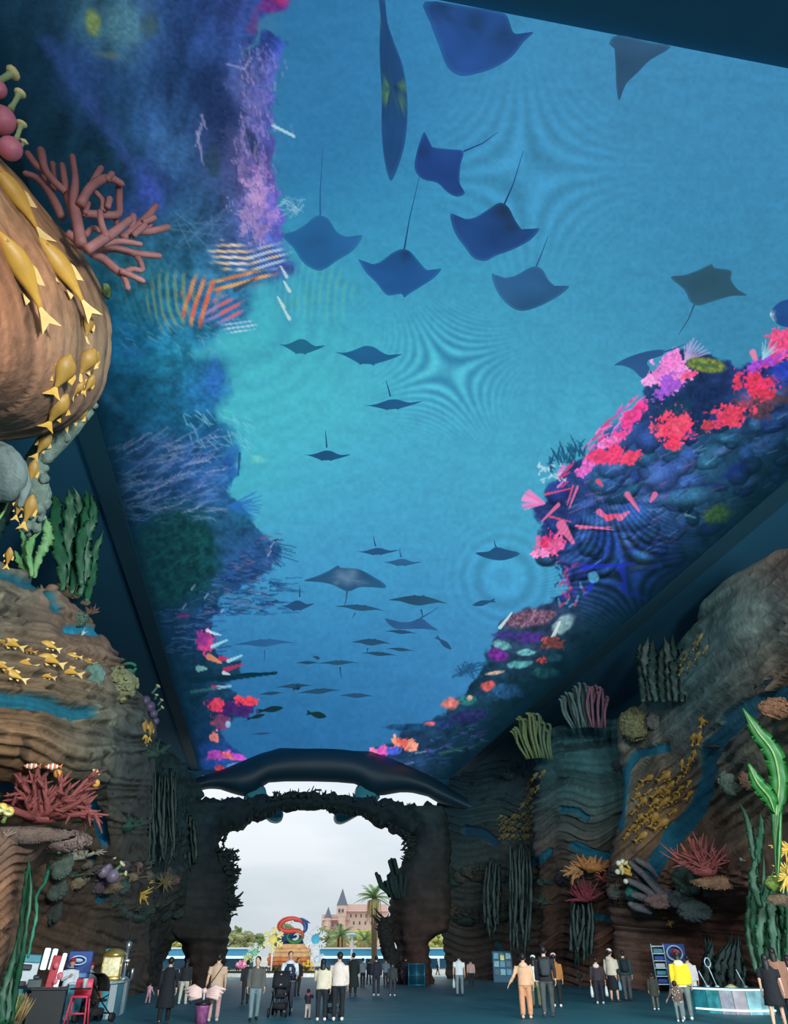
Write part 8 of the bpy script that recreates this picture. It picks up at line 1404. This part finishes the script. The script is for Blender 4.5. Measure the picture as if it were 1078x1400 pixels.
# left group
person(236, 1309, 0, 178, 'person in a long black coat walking away, largest figure at the left', (20, 22, 28), (20, 22, 28), ('swb', 'down'), .16, hem=.42, D=23.6, width=1.12)
person(212, 1343, 1373, 150, 'toddler in a pink jacket left of the person in the long black coat', (206, 150, 158), (180, 130, 140), ('out', 'up'), .12, child=True, name='child')
person(258, 1311, 1373, 165, 'woman with black hair and cream trousers behind the long black coat', (40, 42, 48), (206, 196, 176), ('down', 'down'), .10, hair=('black', 'long'), shoes=WH)
person(301, 1304, 1397, 180, 'person in beige shirt and pink trousers with black crossbody bag, back turned', (196, 160, 134), (190, 146, 140), ('down', 'bag'), .08, sleeves=.5, extras=(('crossbag', (30, 28, 32)), ('bag', (150, 190, 206), 1, 'pale blue plastic bag in the hand of the person with the crossbody bag')), shoes=(196, 176, 166), width=1.12)
person(354, 1308, 1396, 8, 'person in grey jacket over a peach shirt and faded jeans, walking nearer', (90, 88, 82), (110, 130, 132), ('down', 'down'), .16, tee=(214, 172, 148), shoes=(36, 38, 44), headturn=-30)
person(341, 1313, 1372, 190, 'dark clad person just behind the grey jacket walker', (44, 44, 48), (40, 42, 48), ('down', 'down'), .06)
person(398, 1301, 1384, 6, 'person in navy vest and white sleeves pushing the black pushchair', (214, 216, 220), (60, 64, 74), ('push', 'push'), .12, extras=(('vest', (36, 42, 62)),), shoes=WH)
g_, q_ = stroller(388, 26.2, -.15 - math.atan2(ground(388, 26.2)[0], ground(388, 26.2)[1]), 'black pushchair with a sitting toddler pushed by the person in the vest', (28, 30, 34))
person(387, 1330, 0, 4, 'toddler in dark clothes sitting in the black pushchair', (40, 42, 46), (48, 50, 56), ('phone', 'down'), 0, child=True, D=26.2, name='child', sit=False)
person(409, 1310, 1362, 20, 'woman in dark coat behind the person pushing the pushchair', (46, 42, 46), (40, 40, 46), ('down', 'down'), .08, hair=('black', 'long'))
person(443, 1311, 1396, 178, 'woman in cream jacket and black trousers, long hair, back turned', (216, 198, 172), (30, 34, 40), ('down', 'phone'), .06, hair=('black', 'long'), shoes=WH, lean=.06)
person(465, 1302, 1396, 176, 'person in pale pink sweatshirt and black trousers beside the cream jacket woman', (222, 200, 188), (28, 30, 36), ('down', 'phone'), .06, shoes=WH, headturn=30)
person(425, 1352, 1394, 160, 'small child with a pink bundle left of the cream jacket woman', (46, 40, 50), (196, 170, 160), ('up', 'phone'), .06, child=True, name='child', extras=(('hood', (176, 60, 100)),))
stroller(459, 25.2, math.pi, 'folded dark pushchair in front of the two backs', (60, 66, 72), s=.8)
person(484, 1303, 1362, 178, 'person in a long dark green coat, back turned, mid distance', (34, 40, 40), (34, 40, 40), ('down', 'down'), .05, hem=.35)
person(497, 1310, 1350, 200, 'person in light grey jacket and dark trousers facing the plaza', (130, 136, 146), (36, 38, 46), ('phone', 'down'), .08)
person(515, 1307, 1362, 182, 'dark dressed person with white soles, centre of the hall', (42, 44, 56), (44, 46, 58), ('down', 'down'), .10, shoes=WH)
person(528, 1310, 1350, 190, 'person in pale grey top with back turned near the right stump', (120, 130, 138), (50, 54, 62), ('down', 'swf'), .10)
person(537, 1315, 1362, 175, 'short person in dark grey hoodie and white shoes', (62, 66, 70), (60, 66, 72), ('down', 'down'), .10, shoes=WH, extras=(('hood', (62, 66, 70)),))
person(555, 1308, 1347, 180, 'dark figure standing against the right arch foot', (44, 36, 40), (36, 32, 36), ('down', 'down'), .04, hem=.5)
person(505, 1312, 1346, 150, 'person in black among the crowd beyond the grey jacket', (34, 36, 44), (36, 38, 46), ('down', 'phone'), .08)
person(627, 1305, 1362, 178, 'person in white t-shirt and grey trousers walking away', (222, 222, 222), (120, 130, 134), ('down', 'swb'), .18, sleeves=.5, extras=(('bag', (200, 206, 210), 1, 'white bag in the hand of the person in white t-shirt'),), shoes=(40, 46, 54))
person(643, 1311, 1350, 182, 'person in pink top and dark trousers behind the white t-shirt', (206, 164, 156), (40, 40, 48), ('down', 'down'), .10)
person(582, 1316, 1336, 180, 'tiny person in white outside the opening right of the arch', (214, 214, 206), (60, 60, 70), ('down', 'swf'), .14, D=72); person(598, 1315, 1336, 90, 'tiny dark person walking outside the opening right of the arch', (36, 44, 60), (36, 40, 52), ('swf', 'swb'), .22, D=72)
# right groups
person(714, 1304, 1393, 180, 'woman in a beige tracksuit and hood, back turned', (206, 158, 124), (196, 136, 100), ('down', 'out'), .08, bot='wide', shoes=(206, 176, 160), extras=(('hood', (206, 164, 134)),))
person(728, 1307, 1378, 172, 'woman in white shirt and olive trousers beside the beige tracksuit', (216, 216, 208), (92, 96, 72), ('down', 'down'), .06, hair=('black', 'long'), extras=(('cap', (214, 212, 208)),))
person(743, 1294, 1391, 180, 'tall person in black with a large patterned backpack', (32, 34, 38), (70, 72, 70), ('swb', 'down'), .18, extras=(('backpack', (52, 56, 60)),), shoes=(50, 60, 76))
person(756, 1304, 1377, 180, 'woman in orange brown top and black trousers with a pink cap', (162, 104, 54), (28, 30, 34), ('down', 'down'), .08, extras=(('cap', (222, 170, 170)),), hair=('black', 'tail'), shoes=WH)
person(813, 1309, 1373, 178, 'person in dark brown jacket with pale hood carrying white bags', (56, 46, 50), (36, 36, 46), ('bag', 'bag'), .12, shoes=(196, 196, 190), extras=(('hood', (222, 196, 180)), ('bag', (214, 212, 208), -1, 'white bag in the left hand of the person with the pale hood'), ('bag', (218, 216, 212), 1, 'white tote in the right hand of the person with the pale hood', (.2, .40))))
person(833, 1298, 1370, 150, 'woman in beige hoodie, white cap and black skirt', (208, 190, 170), (26, 28, 34), ('phone', 'down'), .04, bot='skirt', extras=(('cap', (226, 214, 200)), ('hood', (208, 190, 170)), ('phone', (40, 40, 44), 'phone held by the woman in the white cap')), shoes=(60, 60, 64))
person(851, 1300, 1369, 188, 'person in dark green jacket and dark backpack walking away', (36, 58, 54), (70, 72, 76), ('down', 'down'), .14, extras=(('backpack', (24, 34, 44)), ('bag', (120, 170, 186), 1, 'pale blue bag of the person in dark green', (.1, .3))))
person(789, 1325, 1352, 200, 'person in black crouched low against the teal cliff foot', (34, 34, 40), (44, 44, 50), ('down', 'down'), .04, sit=False, child=True)
person(886, 1329, 1381, 184, 'child in a dark olive coat walking alone', (52, 52, 46), (92, 88, 82), ('down', 'down'), .16, hem=.62, child=True, name='child', shoes=WH)
person(925, 1300, 1395, 182, 'woman in bright yellow hoodie and grey trousers, back turned', (238, 196, 40), (110, 118, 112), ('down', 'down'), .08, hair=('black', 'long'), extras=(('hood', (232, 220, 160)), ('hemband', (226, 216, 176)), ('cap', (126, 40, 50))), shoes=(206, 206, 206))
person(938, 1306, 1378, 178, 'person in pale jacket and white trousers hidden behind the yellow hoodie', (206, 196, 196), (210, 210, 206), ('down', 'down'), .06, shoes=(60, 60, 66))
person(915, 1341, 1397, 184, 'child in spotted cream and brown jacket beside the yellow hoodie', (92, 70, 64), (100, 110, 108), ('down', 'out'), .08, child=True, name='child', extras=(('spots', (226, 210, 186)),), shoes=WH)
person(1044, 1305, 0, 172, 'woman in short black dress with bare legs at the right', (24, 24, 30), (24, 24, 30), ('down', 'down'), .16, hem=.56, bot='none', hair=('black', 'long'), D=23.0, shoes=(206, 180, 170), sleeves=.5)
person(1056, 1296, 1394, 182, 'woman in long brown coat between the black dress and the cream top', (150, 106, 86), (34, 34, 40), ('down', 'down'), .06, hem=.5, hair=('black', 'long'), shoes=WH)
person(1074, 1306, 1393, 188, 'woman in cream top and olive trousers at the right edge', (226, 212, 196), (72, 76, 58), ('phone', 'down'), .06, hair=('black', 'long'), shoes=(190, 190, 186))
# stall staff
person(102, 1311, 0, 15, 'stall vendor in white jacket and red cap behind the dark counter', (214, 216, 220), (60, 62, 70), ('phone', 'down'), .02, D=26.6, extras=(('cap', (176, 34, 50)), ('collar', (40, 40, 60))))
person(129, 1317, 0, 40, 'stall worker in white with a red cap turned towards the brass machine', (200, 206, 212), (60, 62, 70), ('down', 'phone'), .02, D=29.4, extras=(('cap', (150, 30, 44)),))
person(142, 1340, 0, 150, 'small child in orange brown top beside the stall pushchair', (190, 106, 70), (60, 50, 56), ('down', 'up'), .04, D=26.9 - 1.1, child=True, name='child')
person(198, 1312, 1346, 200, 'dim figure in dark blue by the dark left cliff', (30, 40, 62), (28, 34, 50), ('down', 'down'), .06); person(206, 1318, 1350, 170, 'dim dark figure right of the blue one by the left cliff', (26, 30, 40), (26, 30, 40), ('down', 'down'), .05)
# turn the modelled volumes into final meshes
bpy.context.view_layer.update()
dg = bpy.context.evaluated_depsgraph_get()
done = []
for o, ex in _jobs:
    me = bpy.data.meshes.new_from_object(o.evaluated_get(dg)); done.append((o, ex, me))
for o, ex, me in done:
    o.modifiers.clear(); mats = list(o.data.materials)
    if ex is not None:
        n = len(me.vertices); V = np.empty(n * 3, np.float32); me.vertices.foreach_get('co', V); F_ = [tuple(p.vertices) for p in me.polygons]
        m2 = bpy.data.meshes.new('body'); m2.from_pydata([tuple(v) for v in V.reshape(-1, 3)] + ex.v, [], F_ + [tuple(i + n for i in f) for f in ex.f])
        m2.polygons.foreach_set('material_index', [0] * len(F_) + ex.mi); m2.polygons.foreach_set('use_smooth', [True] * (len(F_) + len(ex.f))); me = m2
    me.materials.clear()
    for m_ in mats: me.materials.append(m_)
    if ex is None: me.polygons.foreach_set('use_smooth', [True] * len(me.polygons))
    me.update(); o.data = me
